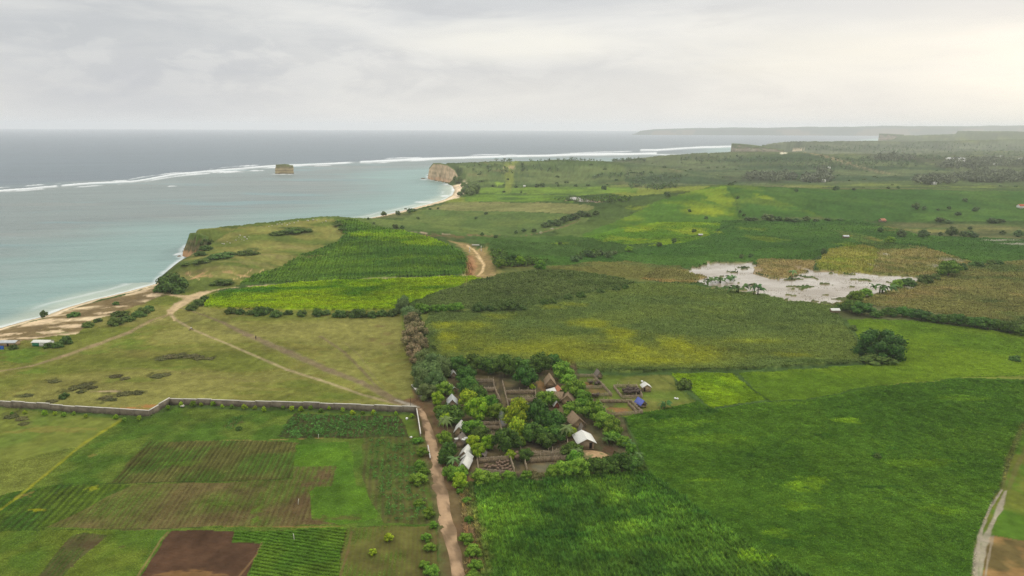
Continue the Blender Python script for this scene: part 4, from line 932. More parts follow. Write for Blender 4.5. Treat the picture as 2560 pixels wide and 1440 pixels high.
# ------------------------------------------------------------------ crops and ground plants as stuff
def tufts(name, label, pts, N, k=.0032, h=.9, blades=3, rows=None, lum=(.75, 1.25), smin=.25, smax=4, wid=.42, base_h=None, lean=.55, mult=1.0, cat='crop', filt=None, yel=0.0):
    w = np.array([hit(x, y)[:2] for x, y in pts]); poly = [tuple(p) for p in w]
    x0, x1 = min(p[0] for p in pts), max(p[0] for p in pts); y0, y1 = min(p[1] for p in pts), max(p[1] for p in pts)
    x0 = max(x0, -140); x1 = min(x1, 2700); y1 = min(y1, 1540); y0 = y0 - .04 * (y1 - y0)
    px = rng.uniform(x0, x1, N); py = rng.uniform(y0, y1 + 12, N)
    s = (py - HOR) / F; dyv = (CAM_H - np.median([hit(*p)[2] for p in pts])) / np.tan(PITCH + np.arctan((py - 720) / F))
    Y = dyv; a = (px - 1280) / F; X = a * Y * np.cos(np.arctan((py - 720) / F)) / np.cos(PITCH + np.arctan((py - 720) / F)) * 1.0
    if rows:
        (vx, vy), spc = rows; d = ray(vx, vy); az = math.atan2(d[0], d[1]); c, s_ = math.cos(az), math.sin(az)
        r = X * c - Y * s_; l = X * s_ + Y * c
        r2 = np.round(r / spc) * spc + rng.normal(0, spc * .09, N); X = r2 * c + l * s_; Y = -r2 * s_ + l * c
    m = pip(X, Y, poly) & (Y > 85)
    X, Y = X[m], Y[m]
    col, ch, ro = paint(X, Y)
    ok = ch >= 0
    if filt is not None: ok &= filt(X, Y, col)
    X, Y, col, ch = X[ok], Y[ok], col[ok], ch[ok]
    n = len(X); D = np.hypot(X, Y)
    sz = np.clip(k * D, smin, smax) * rng.uniform(.6, 1.4, n)
    Z = hzv(X, Y) + .02
    a0 = rng.uniform(0, 6.283, n)
    lumv = rng.uniform(lum[0], lum[1], n) * mult * 1.22
    col = col * lumv[:, None]
    if yel:
        t = (rng.random(n) < yel)[:, None]; col = np.where(t, col * np.array([1.5, 1.25, .8]), col)
    V = np.zeros((n, blades, 3, 3)); Cc = np.zeros((n, blades, 3, 3))
    for b_ in range(blades):
        aa = a0 + 6.283 * b_ / blades + rng.normal(0, .3, n); ln = rng.uniform(lean * .5, lean * 1.5, n) * sz; hh = .5 * h * sz * rng.uniform(.5, 1.3, n)
        dx, dy = np.cos(aa), np.sin(aa); wv = wid * sz * .5
        V[:, b_, 0] = np.stack([X - dy * wv, Y + dx * wv, Z], -1); V[:, b_, 1] = np.stack([X + dy * wv, Y - dx * wv, Z], -1)
        V[:, b_, 2] = np.stack([X + dx * ln, Y + dy * ln, Z + hh], -1)
        Cc[:, b_] = (col * rng.uniform(.85, 1.15, n)[:, None])[:, None, :]
    V = V.reshape(-1, 3); Cc = Cc.reshape(-1, 3); nf = len(V) // 3
    me = np_mesh(name, V, np.arange(nf * 3), np.full(nf, 3), Cc, M_crop)
    o = tag(link(name, me), label, cat, None, 'stuff'); print(name, n); return o

Q = 1.0
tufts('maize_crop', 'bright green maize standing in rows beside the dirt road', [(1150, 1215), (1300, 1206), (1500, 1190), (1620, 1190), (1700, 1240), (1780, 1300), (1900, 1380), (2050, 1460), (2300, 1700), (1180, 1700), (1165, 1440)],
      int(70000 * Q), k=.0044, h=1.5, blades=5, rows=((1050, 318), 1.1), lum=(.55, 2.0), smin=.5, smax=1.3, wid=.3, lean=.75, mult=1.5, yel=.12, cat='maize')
tufts('meadow_grass', 'deep green leafy plants covering the wide field on the right', [(1560, 1045), (1640, 1025), (1740, 1005), (1785, 1028), (1915, 1008), (2010, 1006), (2200, 970), (2400, 950), (2800, 965), (2800, 1000), (2560, 1080), (2500, 1220), (2440, 1340), (2425, 1700), (2300, 1700), (2050, 1460), (1900, 1380), (1780, 1300), (1700, 1240), (1620, 1185), (1590, 1100)],
      int(190000 * Q), k=.0026, h=.6, blades=3, lum=(.62, 1.5), smin=.25, smax=1.3, lean=.8, mult=1.1, cat='crop', yel=.04)
tufts('sorghum_crop', 'sage green crop with yellow patches behind the village trees', [(1068, 786), (1180, 780), (1290, 774), (1370, 758), (1440, 742), (1540, 722), (1600, 712), (1700, 714), (1765, 722), (1900, 742), (2080, 768), (2090, 782), (2112, 815), (2140, 850), (2148, 895), (2148, 912), (2000, 920), (1900, 925), (1650, 932), (1560, 934), (1430, 925), (1300, 925), (1120, 900), (1065, 860)],
      int(120000 * Q), k=.0026, h=.8, blades=3, lum=(.75, 1.28), lean=.6, mult=1.12, cat='crop')
tufts('sage_crop', 'grey-green crop on the low rise north of the hedge', [(1000, 775), (1040, 756), (1090, 735), (1150, 720), (1240, 690), (1350, 678), (1450, 682), (1560, 700), (1590, 713), (1540, 722), (1440, 740), (1360, 760), (1280, 775), (1050, 780)],
      int(45000 * Q), k=.0028, h=.9, blades=3, lum=(.7, 1.3), lean=.6, mult=1.12)
tufts('yellow_green_crop', 'vivid yellow-green crop below the track', [(508, 768), (530, 742), (570, 730), (640, 720), (760, 708), (900, 702), (1060, 698), (1190, 693), (1205, 700), (1150, 720), (1090, 735), (1040, 758), (1000, 775), (900, 776), (700, 774), (580, 772)],
      int(50000 * Q), k=.0026, h=.9, blades=3, lum=(.75, 1.3), lean=.5, mult=1.12)
tufts('hillside_maize', 'dark green maize in rows over the headland slope', [(600, 712), (640, 690), (700, 672), (745, 648), (800, 625), (850, 606), (858, 590), (838, 556), (880, 550), (950, 572), (1010, 580), (1080, 598), (1130, 618), (1165, 642), (1184, 668), (1178, 688), (1050, 694), (880, 700), (720, 708)],
      int(80000 * Q), k=.0026, h=1.0, blades=3, rows=((960, 318), 1.9), lum=(.55, 1.5), lean=.6, mult=1.2, cat='maize')
tufts('lime_crop', 'lime green low crop of the field right of the pens', [(1680, 936), (1830, 936), (1912, 1000), (1780, 1022), (1740, 990), (1700, 960)], int(16000 * Q), k=.0026, h=.6, blades=3, mult=1.12)
tufts('lime_grass', 'lime green grass of the strip around the big round tree', [(2120, 800), (2260, 800), (2420, 820), (2560, 835), (2800, 860), (2800, 955), (2560, 945), (2400, 945), (2200, 965), (2000, 1002), (1915, 1003), (1845, 935), (2000, 925), (2160, 915), (2150, 850)], int(60000 * Q), k=.0024, h=.4, blades=3, lum=(.8, 1.2), mult=1.1, cat='grass')
notbrown = lambda X, Y, c: c[:, 1] > c[:, 0] * 1.12
tufts('row_crop', 'low green crop in slanting rows in the walled gardens', [(270, 1208), (370, 1105), (560, 1102), (745, 1105), (738, 1140), (730, 1198), (560, 1202), (420, 1206)], int(46000 * Q), k=.0022, h=.5, blades=3, rows=((1085, 318), .95), lum=(.7, 1.2), smax=.5, mult=1.12)
tufts('row_crop', 'sparse green seedlings in slanting rows on brown soil', [(-100, 1400), (130, 1212), (420, 1208), (730, 1200), (735, 1170), (838, 1168), (830, 1222), (775, 1230), (780, 1300), (855, 1312), (600, 1316), (380, 1322)], int(34000 * Q), k=.0018, h=.5, blades=3, rows=((1085, 318), .95), lum=(.7, 1.3), smax=.45, filt=None, mult=1.05)
tufts('weed_cover', 'mixed green weeds and grass in the garden plots', [(-600, 1300), (215, 1110), (305, 1048), (430, 1022), (740, 1036), (690, 1092), (900, 1098), (1040, 1092), (1075, 1310), (1100, 1440), (1120, 1700), (-1500, 1700)], int(120000 * Q), k=.0021, h=.5, blades=3, lum=(.72, 1.28), filt=notbrown, mult=1.1, cat='weeds')
tufts('hoed_rows', 'leafy crop in close level rows beside the ploughed plot', [(590, 1328), (870, 1320), (850, 1400), (845, 1450), (840, 1700), (590, 1700), (620, 1450), (655, 1357), (583, 1352)], int(26000 * Q), k=.0032, h=.6, blades=4, rows=((-6000, 318), 1.1), lum=(.65, 1.3), mult=1.0)
tufts('pasture_grass', 'short olive grass of the open pasture', [(-500, 1300), (-500, 950), (-200, 870), (0, 850), (150, 800), (300, 750), (400, 715), (480, 700), (560, 735), (1000, 780), (1025, 900), (1045, 1000), (1045, 1030), (430, 1005), (372, 1035), (0, 1010), (-500, 985)], int(90000 * Q), k=.002, h=.28, blades=2, lum=(.82, 1.2), filt=notbrown if False else (lambda X, Y, c: c.sum(1) < .62), mult=1.05, cat='grass')
tufts('reed_stubble', 'brown dead reeds round the flooded field', [(1600, 700), (1640, 672), (1720, 674), (1790, 652), (1880, 660), (1900, 645), (1960, 648), (2075, 622), (2150, 608), (2300, 612), (2430, 655), (2400, 672), (2300, 698), (2180, 690), (2050, 686), (1990, 692), (1950, 700), (1890, 684), (1780, 694), (1740, 712), (1660, 710)], int(36000 * Q), k=.0024, h=1.1, blades=2, lum=(.75, 1.25), lean=.25, mult=1.1, cat='reeds')
P_ = np.array(lake); n_ = 2000; X = rng.uniform(P_[:, 0].min(), P_[:, 0].max(), n_ * 3); Y = rng.uniform(P_[:, 1].min(), P_[:, 1].max(), n_ * 3)
m = pip(X, Y, lake) & (fbm(X / 12, Y / 9, 501, 4) > .575); X, Y = X[m], Y[m]; n_ = len(X); a0 = rng.uniform(0, 6.28, n_); s_ = rng.uniform(.3, .9, n_); zw = LAKE_Z
V = np.zeros((n_, 3, 3)); V[:, 0] = np.stack([X - .1, Y, np.full(n_, zw - .1)], -1); V[:, 1] = np.stack([X + .12, Y, np.full(n_, zw - .1)], -1); V[:, 2] = np.stack([X + np.cos(a0) * s_ * .6, Y + np.sin(a0) * s_ * .6, zw + s_ * .55], -1)
me = np_mesh('floating_reeds', V.reshape(-1, 3), np.arange(n_ * 3), np.full(n_, 3), np.repeat(S(112, 100, 62)[None] * rng.uniform(.6, 1.3, (n_, 1)), 3, 0), M_crop)
tag(link('floating_reeds', me), 'broken reed stems standing in the shallow flood water', 'reeds', None, 'stuff')
tufts('rough_crop', 'brown-green rough crop between the two hedges on the right', [(2080, 762), (2180, 738), (2260, 712), (2330, 690), (2400, 668), (2700, 640), (2700, 850), (2560, 815), (2400, 795), (2280, 775), (2150, 765)], int(56000 * Q), k=.0026, h=.8, blades=3, lum=(.75, 1.25), mult=1.1)
tufts('green_crop', 'deep green crop north of the flooded field', [(1205, 600), (1500, 590), (1650, 560), (1880, 552), (2150, 552), (2250, 575), (2300, 590), (2560, 600), (2700, 640), (2440, 660), (2330, 640), (2200, 620), (2060, 640), (1990, 668), (1870, 662), (1790, 655), (1720, 670), (1600, 700), (1450, 680), (1360, 676), (1250, 660)], int(80000 * Q), k=.0026, h=.4, blades=3, lum=(.7, 1.35), mult=1.1)
# cassava blocks: round leafy plants in columns
def clumps(name, label, pts, vp, spr, spl, r0, thin=0.1, cat='crop'):
    w = [hit(x, y)[:2] for x, y in pts]; P = np.array(w)
    d = ray(*vp); az = math.atan2(d[0], d[1]); c, s_ = math.cos(az), math.sin(az)
    R_ = P[:, 0] * c - P[:, 1] * s_; L_ = P[:, 0] * s_ + P[:, 1] * c
    rr = np.arange(R_.min(), R_.max(), spr); ll = np.arange(L_.min(), L_.max(), spl); A, Bm = np.meshgrid(rr, ll)
    A = A.ravel() + rng.normal(0, spr * .1, A.size); Bm = Bm.ravel() + rng.normal(0, spl * .15, Bm.size)
    X = A * c + Bm * s_; Y = -A * s_ + Bm * c; m = pip(X, Y, w) & (rng.random(len(X)) > thin); X, Y = X[m], Y[m]
    Z = hzv(X, Y); V = []; Cc = []; NL = 26
    for x, y, z in zip(X, Y, Z):
        r = r0 * rng.uniform(.5, 1.25); cc = S(84, 126, 56) * rng.uniform(.75, 1.3)
        u_ = rng.normal(0, 1, (NL, 3)); u_ /= np.linalg.norm(u_, axis=1)[:, None]; u_[:, 2] = np.abs(u_[:, 2])
        ctr = np.array([x, y, z + r * .35]) + u_ * r * rng.uniform(.6, 1, (NL, 1)) * [1, 1, .9]
        t1 = rng.normal(0, 1, (NL, 3)) * r * .28; t2 = rng.normal(0, 1, (NL, 3)) * r * .28
        V.append(np.stack([ctr, ctr + t1, ctr + t2], 1).reshape(-1, 3)); Cc.append(np.repeat(cc * rng.uniform(.7, 1.3, (NL, 1)), 3, 0))
    V = np.concatenate(V); Cc = np.concatenate(Cc); nf = len(V) // 3
    me = np_mesh(name, V, np.arange(nf * 3), np.full(nf, 3), Cc, M_crop); tag(link(name, me), label, cat, None, 'stuff'); print(name, len(X))
clumps('cassava_crop', 'bushy dark green cassava in rows under the boundary wall', [(715, 1096), (690, 1090), (742, 1040), (1000, 1044), (1012, 1092), (900, 1096)], (985, 318), 1.5, 1.25, .78, .08)
clumps('vegetable_crop', 'straggly bluish green plants in rows beside the road verge', [(915, 1100), (1030, 1098), (1055, 1200), (1068, 1305), (970, 1308), (950, 1240), (925, 1170)], (985, 318), 1.5, 1.3, .62, .3)
clumps('vegetable_crop', 'small dark plot of leafy plants behind the lone garden bush', [(560, 1078), (575, 1045), (608, 1042), (600, 1052), (585, 1080)], (1085, 318), 1.0, .8, .4, .2)

# ------------------------------------------------------------------ trees and bushes
def leaf_cloud(name, lobes, nleaf, ls, col, cvar=.25, tip=None, core=True, seed=0, droop=0, mat=None):
    """crown mesh: irregular lobes covered with leaf-sized faces; lobes = (x, y, z, r, squash)"""
    rg = np.random.default_rng(seed); V = []; Fc = []; Lt = []; Cc = []; nv = 0
    A = np.array([l[3] ** 2 for l in lobes]); A = A / A.sum()
    for (lx, ly, lz, lr, sq), fr in zip(lobes, A):
        n = max(8, int(nleaf * fr)); lc = rg.uniform(1 - cvar * 1.3, 1 + cvar * 1.3)
        u_ = rg.normal(0, 1, (n, 3)); u_ /= np.linalg.norm(u_, axis=1)[:, None]; u_[:, 2] = np.where(u_[:, 2] < -.5, -u_[:, 2], u_[:, 2])
        rr = lr * rg.uniform(.72, 1.1, n)[:, None]
        lump = 1 + .22 * (fbm(u_[:, 0] * 2 + lx * 9 + 5, u_[:, 1] * 2 + u_[:, 2] * 2 + ly * 7 + 5, seed + 3, 3)[:, None] - .5) * 2
        ctr = np.array([lx, ly, lz]) + u_ * rr * lump * [1, 1, sq]
        t = rg.normal(0, 1, (n, 3)); t1 = np.cross(u_, t); t1 /= np.linalg.norm(t1, axis=1)[:, None] + 1e-6; t2 = np.cross(u_, t1) + u_ * rg.normal(0, .6, (n, 1)); t2[:, 2] -= droop
        s = ls * rg.uniform(.6, 1.4, (n, 1))
        q = np.stack([ctr - t1 * s * .5, ctr + t2 * s * .45, ctr + t1 * s * .5, ctr - t2 * s * .45], 1)
        V.append(q.reshape(-1, 3)); Fc.append(np.arange(n * 4) + nv); Lt.append(np.full(n, 4)); nv += n * 4
        c = col * lc * rg.uniform(.75, 1.25, (n, 1))
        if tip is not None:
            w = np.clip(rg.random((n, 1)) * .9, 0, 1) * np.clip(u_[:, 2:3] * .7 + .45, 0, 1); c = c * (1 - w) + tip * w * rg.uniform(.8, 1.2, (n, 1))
        Cc.append(np.repeat(c, 4, 0))
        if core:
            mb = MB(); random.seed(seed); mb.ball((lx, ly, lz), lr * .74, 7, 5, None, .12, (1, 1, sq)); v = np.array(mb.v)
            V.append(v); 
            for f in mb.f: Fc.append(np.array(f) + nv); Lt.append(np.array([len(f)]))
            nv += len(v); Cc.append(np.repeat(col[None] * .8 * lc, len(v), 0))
    return np_mesh(name, np.concatenate(V), np.concatenate(Fc), np.concatenate(Lt), np.concatenate(Cc), mat or M_leaf)

def mk_lobes(n, spread, zc, rlo, rhi, sq, seed, zspan=.3):
    rd = random.Random(seed); out = []
    for i in range(n):
        a = i * 2.4 + rd.random() * .8; f = (i + .5) / n; ph = math.acos(1 - 1.5 * f); r = spread * math.sin(ph) * rd.uniform(.8, 1.08)
        out.append((r * math.cos(a), r * math.sin(a), zc - .1 + zspan * 1.25 * math.cos(ph) + .04 * rd.random(), rd.uniform(rlo, rhi) * 1.12, sq))
    out.append((0, 0, zc - .1, spread * .8, .9))
    return out

def trunk_mesh(name, h, r, spread, seed, n=4):
    rd = random.Random(seed); mb = MB()
    mb.tube([(0, 0, -.05), (.02, 0, h * .5), (.0, .02, h)], [r * 1.4, r, r * .8], 7)
    for i in range(n):
        a = i * 6.283 / n + rd.random(); e = (math.cos(a) * spread, math.sin(a) * spread, h + spread * rd.uniform(.6, 1.1))
        mb.tube([(0, 0, h * .85), (e[0] * .5, e[1] * .5, h + (e[2] - h) * .4), e], [r * .7, r * .45, r * .15], 5)
    return mb.mesh(name, M_bark, True)

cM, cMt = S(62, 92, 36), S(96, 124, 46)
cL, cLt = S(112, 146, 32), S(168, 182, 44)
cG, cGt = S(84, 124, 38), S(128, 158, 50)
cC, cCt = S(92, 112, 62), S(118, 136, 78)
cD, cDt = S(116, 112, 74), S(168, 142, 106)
PR = {}
def proto(kind, crown, trunk, ratio): PR.setdefault(kind, []).append((crown, trunk, ratio))
for i in range(3):
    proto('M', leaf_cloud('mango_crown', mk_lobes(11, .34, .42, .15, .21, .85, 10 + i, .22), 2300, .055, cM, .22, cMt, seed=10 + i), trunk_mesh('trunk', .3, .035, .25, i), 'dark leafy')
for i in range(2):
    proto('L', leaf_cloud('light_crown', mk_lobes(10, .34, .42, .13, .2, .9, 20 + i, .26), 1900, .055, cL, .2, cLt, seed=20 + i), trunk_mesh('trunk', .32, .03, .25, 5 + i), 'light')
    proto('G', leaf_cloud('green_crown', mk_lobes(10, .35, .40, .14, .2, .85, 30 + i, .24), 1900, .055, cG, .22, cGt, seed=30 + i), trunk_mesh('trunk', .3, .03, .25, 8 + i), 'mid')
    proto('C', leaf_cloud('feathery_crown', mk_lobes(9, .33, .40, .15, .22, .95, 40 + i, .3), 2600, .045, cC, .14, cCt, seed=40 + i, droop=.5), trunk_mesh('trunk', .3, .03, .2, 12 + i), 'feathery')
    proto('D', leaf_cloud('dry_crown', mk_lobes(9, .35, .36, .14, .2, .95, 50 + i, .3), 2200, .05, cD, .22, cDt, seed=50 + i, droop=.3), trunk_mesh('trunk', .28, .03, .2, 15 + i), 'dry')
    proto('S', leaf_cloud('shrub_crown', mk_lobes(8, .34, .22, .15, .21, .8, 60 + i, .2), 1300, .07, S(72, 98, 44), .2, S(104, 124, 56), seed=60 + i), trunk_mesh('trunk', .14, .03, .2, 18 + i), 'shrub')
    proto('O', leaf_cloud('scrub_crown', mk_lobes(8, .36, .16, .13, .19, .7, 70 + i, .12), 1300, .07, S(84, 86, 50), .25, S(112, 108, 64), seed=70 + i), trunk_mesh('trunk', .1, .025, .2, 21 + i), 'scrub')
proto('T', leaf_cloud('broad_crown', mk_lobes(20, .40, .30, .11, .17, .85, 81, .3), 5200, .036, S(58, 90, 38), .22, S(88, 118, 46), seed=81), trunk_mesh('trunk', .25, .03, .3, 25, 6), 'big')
for i in range(2):
    proto('F', leaf_cloud('far_crown', mk_lobes(6, .3, .36, .17, .23, .9, 90 + i, .22), 420, .11, S(78, 98, 56), .2, S(98, 114, 64), seed=90 + i), trunk_mesh('trunk', .28, .035, .2, 30 + i, 3), 'far')

def palm_parts(seed, nf=13, L_=.5, h=.8):
    rd = random.Random(seed); mb = MB()
    for i in range(nf):
        a = i * 6.283 / nf * 1.0 + rd.random() * .4; up = rd.uniform(.1, .9); pr = None; c = S(100, 122, 68) * rd.uniform(.75, 1.25)
        for k in range(7):
            t = k / 6; r = L_ * t * (1 - .12 * up); z = h + up * L_ * t * .9 - L_ * 1.05 * t * t * (1 - .3 * up)
            p = np.array([math.cos(a) * r, math.sin(a) * r, z]); wv = .075 * math.sin(math.pi * min(t + .12, 1)) + .006
            sd = np.array([-math.sin(a), math.cos(a), 0]) * wv; cur = (p - sd - [0, 0, wv * .5], p, p + sd - [0, 0, wv * .5])
            if pr is not None: mb.add([pr[0], pr[1], cur[1], cur[0]], [(0, 1, 2, 3)], c); mb.add([pr[1], pr[2], cur[2], cur[1]], [(0, 1, 2, 3)], c * .9)
            pr = cur
    crown = mb.mesh('fronds', M_leaf); tb = MB(); tb.tube([(0, 0, -.03), (.02, .01, h * .5), (0, 0, h)], [.035, .026, .02], 7); return crown, tb.mesh('trunk', M_bark, True)
for s in (1, 2): proto('P', *palm_parts(s), 'palm')
def banana_parts(seed):
    rd = random.Random(seed); mb = MB()
    for q in range(4):
        ox, oy = rd.uniform(-.22, .22), rd.uniform(-.22, .22); h0 = rd.uniform(.12, .3)
        for i in range(6):
            a = rd.random() * 6.283; pr = None; c = S(70, 100, 46) * rd.uniform(.8, 1.25); L_ = rd.uniform(.24, .34); up = rd.uniform(.4, 1.1)
            for k in range(6):
                t = k / 5; r = L_ * t; z = h0 + up * L_ * t - .9 * L_ * t * t; wv = .055 * math.sin(math.pi * min(t + .1, 1)) + .005
                p = np.array([ox + math.cos(a) * r, oy + math.sin(a) * r, z]); sd = np.array([-math.sin(a), math.cos(a), .3]) * wv; cur = (p - sd, p + sd)
                if pr is not None: mb.add([pr[0], pr[1], cur[1], cur[0]], [(0, 1, 2, 3)], c)
                pr = cur
    crown = mb.mesh('leaves', M_leaf); tb = MB()
    tb.tube([(0, 0, -.03), (0, 0, .3)], [.035, .02], 6, S(74, 84, 44)); tb.tube([(.15, .1, -.03), (.15, .1, .28)], [.03, .02], 6, S(74, 84, 44)); return crown, tb.mesh('stem', M_leaf)
for s in (3, 4): proto('B', *banana_parts(s), 'banana')

KIND_NAME = dict(M='mango_tree', L='light_green_tree', G='broadleaf_tree', C='feathery_tree', D='dry_bush', S='shrub', O='scrub_bush', T='broad_tree', F='far_tree', P='coconut_palm', B='banana_plant')
KIND_CAT = dict(M='tree', L='tree', G='tree', C='tree', D='bush', S='shrub', O='bush', T='tree', F='tree', P='palm', B='banana plant')
KDESC = dict(M='dark green leafy tree', L='light yellow-green tree', G='mid green leafy tree', C='grey-green feathery tree', D='brown-grey dry bush', S='dark green rounded shrub', O='low olive-brown scrub bush', F='small dark green tree', P='coconut palm', B='banana clump')
PC = {}
def tree(cx, cy, w, kind, label, group=None, zs=1.0, frac=.45):
    """crown centre and width in pixels of the photograph -> a tree rooted on the ground there"""
    c_, t_, _ = PR[kind][PC.get(kind, 0) % len(PR[kind])]; PC[kind] = PC.get(kind, 0) + 1
    b_ = hit(cx, cy + frac * w * zs); d = b_[1] * cp + (CAM_H - b_[2]) * sp
    sc = w * d / F * {'B': 1.9, 'F': 1.1, 'M': 1.3, 'G': 1.3, 'L': 1.3, 'C': 1.3}.get(kind, 1.2)
    root = bpy.data.objects.new(KIND_NAME[kind], None); COL.objects.link(root)
    z = hz(b_[0], b_[1]); root.location = (b_[0], b_[1], z - .05); root.rotation_euler = (0, 0, random.random() * 6.28); root.scale = (sc * random.uniform(.86, 1.14), sc * random.uniform(.86, 1.14), sc * zs * random.uniform(.85, 1.2))
    root.empty_display_size = .3
    tag(root, label, KIND_CAT[kind], group)
    cr = bpy.data.objects.new({'P': 'fronds', 'B': 'leaves'}.get(kind, 'crown'), c_); COL.objects.link(cr); cr.parent = root
    tr = bpy.data.objects.new('stem' if kind == 'B' else 'trunk', t_); COL.objects.link(tr); tr.parent = root
    return root
ORD = 'first second third fourth fifth sixth seventh eighth ninth tenth eleventh twelfth thirteenth fourteenth fifteenth sixteenth seventeenth eighteenth nineteenth twentieth'.split()
ORD += ['twenty-' + o for o in ORD[:9]]
def row(items, kind, where, group, zs=1.0, frm='the left', desc=None):
    items = sorted(items, key=lambda q: q[0])
    for i, it in enumerate(items):
        k = it[3] if len(it) > 3 else kind
        z = it[4] if len(it) > 4 else zs
        tree(it[0], it[1], it[2], k, f"{desc or KDESC[k]}, {ORD[i]} from {frm} {where}", group, z)

row([(1145, 912, 46), (1188, 908, 50), (1225, 914, 46), (1262, 920, 50), (1300, 918, 46), (1350, 910, 50), (1385, 905, 32)], 'M', 'in the tall row behind the village', 'tall dark trees along the back of the village')
row([(1060, 900, 40), (1086, 908, 44), (1105, 925, 40), (1052, 930, 38), (1078, 938, 46), (1058, 955, 44), (1090, 960, 48), (1068, 978, 42)], 'C', 'of the feathery thicket at the village corner', 'feathery trees at the village corner')
for a in [(1312, 945, 46, 'M', 'dark leafy tree standing in front of the back row, above the fenced pens'),
          (1406, 925, 50, 'G', 'mid green tree just behind the tall stilted thatch hut'), (1423, 950, 38, 'G', 'mid green tree above the rusty-roofed house, nearest the back pens'),
          (1436, 975, 46, 'G', 'bright leafy tree right of the rusty-roofed house'), (1457, 990, 38, 'G', 'leafy tree overhanging the lowest pen of the back paddock'),
          (1432, 1022, 46, 'G', 'leafy tree in front of the wide thatched house'), (1453, 1008, 32, 'G', 'small leafy tree between the wide thatched house and the cattle yard'),
          (1485, 1030, 48, 'G', 'rounded green tree at the left corner of the empty brown yard'), (1510, 1048, 42, 'G', 'rounded green tree below the empty brown yard'),
          (1530, 1070, 46, 'G', 'spreading green tree at the village edge beside the big meadow'),
          (1109, 970, 42, 'G', 'mid green tree against the feathery thicket near the white shed roof'), (1165, 940, 42, 'M', 'dark tree beside the half-hidden white roof at the back'),
          (1170, 966, 46, 'M', 'broad dark tree left of the small back pens'), (1192, 986, 38, 'M', 'dark tree below the small back pens'),
          (1170, 998, 48, 'L', 'bright yellow-green tree above the grey torn roof'), (1191, 1028, 56, 'L', 'largest yellow-green tree in the middle of the village'),
          (1226, 1008, 36, 'G', 'mid green tree at the end of the fenced lane'), (1240, 1032, 42, 'G', 'mid green tree right beside the drifting smoke'),
          (1094, 1000, 28, 'L', 'small light tree left of the grey torn roof'), (1103, 1026, 30, 'G', 'small green tree on the road edge below the light tree'),
          (1128, 1034, 52, 'M', 'dark rounded tree in front of the grey torn roof'), (1116, 1050, 32, 'L', 'small light green tree just left of the white gabled house'),
          (1184, 1068, 50, 'G', 'leafy tree right of the white gabled house'), (1202, 1088, 42, 'M', 'dark tree below the small fenced yard'),
          (1112, 1096, 32, 'G', 'green tree between the road and the torn white roof'), (1294, 1040, 58, 'L', 'wide yellow-green tree right of the smoke'),
          (1294, 1076, 48, 'L', 'yellow-green tree directly below the wide yellow one'), (1342, 1040, 58, 'M', 'largest dark tree in the middle of the village'),
          (1332, 1082, 52, 'M', 'dark tree behind the lower open yard'), (1384, 1058, 52, 'M', 'dark tree left of the brown thatched house'),
          (1387, 1082, 48, 'M', 'dark green tree right behind the stick fence of the lower yard'), (1362, 1078, 26, 'L', 'small light tree among the dark trees above the lower yard'),
          (1431, 1082, 26, 'L', 'small yellow-green tree below the brown thatched house'), (1184, 1106, 32, 'L', 'small yellow-green tree right of the torn white roof'),
          (1194, 1128, 34, 'L', 'small yellow-green tree right of the white cross-gabled roof'), (1222, 1109, 32, 'L', 'small yellow-green tree left of the dark lane tree'),
          (1266, 1106, 54, 'M', 'round dark tree over the lane above the buffalo pen'), (1297, 1104, 28, 'G', 'small green tree at the right of the round dark lane tree'),
          (1277, 1136, 26, 'L', 'small round light tree at the top corner of the buffalo pen'), (1315, 1139, 32, 'M', 'small round dark tree at the corner of the lower yard'),
          (1122, 1132, 42, 'M', 'dark tree on the road side of the white cross-gabled roof'), (1116, 1148, 34, 'M', 'dark tree on the road side of the lowest white roof'),
          (1148, 1184, 42, 'G', 'green tree in front of the lowest white roof'), (1126, 1180, 36, 'G', 'green tree by the road below the banana leaves'),
          (1150, 1206, 32, 'L', 'light shrub at the lower corner of the village by the road'), (1365, 998, 42, 'G', 'leafy tree left of the red-gabled hut'),
          (1330, 966, 14, 'L', 'tiny light tree left of the stilted thatch hut'), (1340, 1184, 40, 'O', 'dusty olive bush below the lower yard'),
          (1439, 1150, 40, 'G', 'green tree at the left of the sandy mound'), (1432, 1126, 40, 'M', 'dark tree against the left wall of the white-roofed wooden house'),
          (1530, 1090, 32, 'G', 'green tree behind the ploughed plot right of the white-roofed house'), (1560, 1104, 28, 'G', 'green bush on the far side of the ploughed plot'), (1578, 1126, 28, 'G', 'green bush at the right corner of the ploughed plot'),
          (1588, 1152, 28, 'M', 'dark bush at the lower right of the village'), (1365, 1100, 40, 'M', 'dark tree over the far fence of the lower yard')]:
    tree(a[0], a[1], a[2], a[3], a[4])
row([(1203, 1193, 46), (1231, 1190, 34), (1273, 1189, 30), (1318, 1190, 28)], 'G', 'in the front hedge under the buffalo pen', 'front hedge bushes by the pens', .8)
row([(1385, 1180, 34), (1412, 1172, 46), (1446, 1170, 52)], 'G', 'in the front hedge under the lower yard', 'front hedge bushes of the lower yard', .8)
row([(1488, 1166, 50), (1520, 1163, 52), (1552, 1160, 50), (1580, 1163, 44), (1600, 1172, 28)], 'M', 'in the dense hedge below the sandy mound', 'dense front hedge below the mound', .85)
row([(1113, 1074, 44, 'P'), (1135, 1163, 44, 'P'), (1415, 1084, 46, 'P'), (1440, 1138, 40, 'P'), (1596, 1145, 30, 'P')], 'P', 'among the village trees', 'palms in the village')
row([(1536, 1086, 34), (1520, 1094, 30), (1572, 1108, 28), (1590, 1140, 30), (1660, 1010, 26)], 'B', 'on the right edge of the village', 'banana clumps at the village edge')
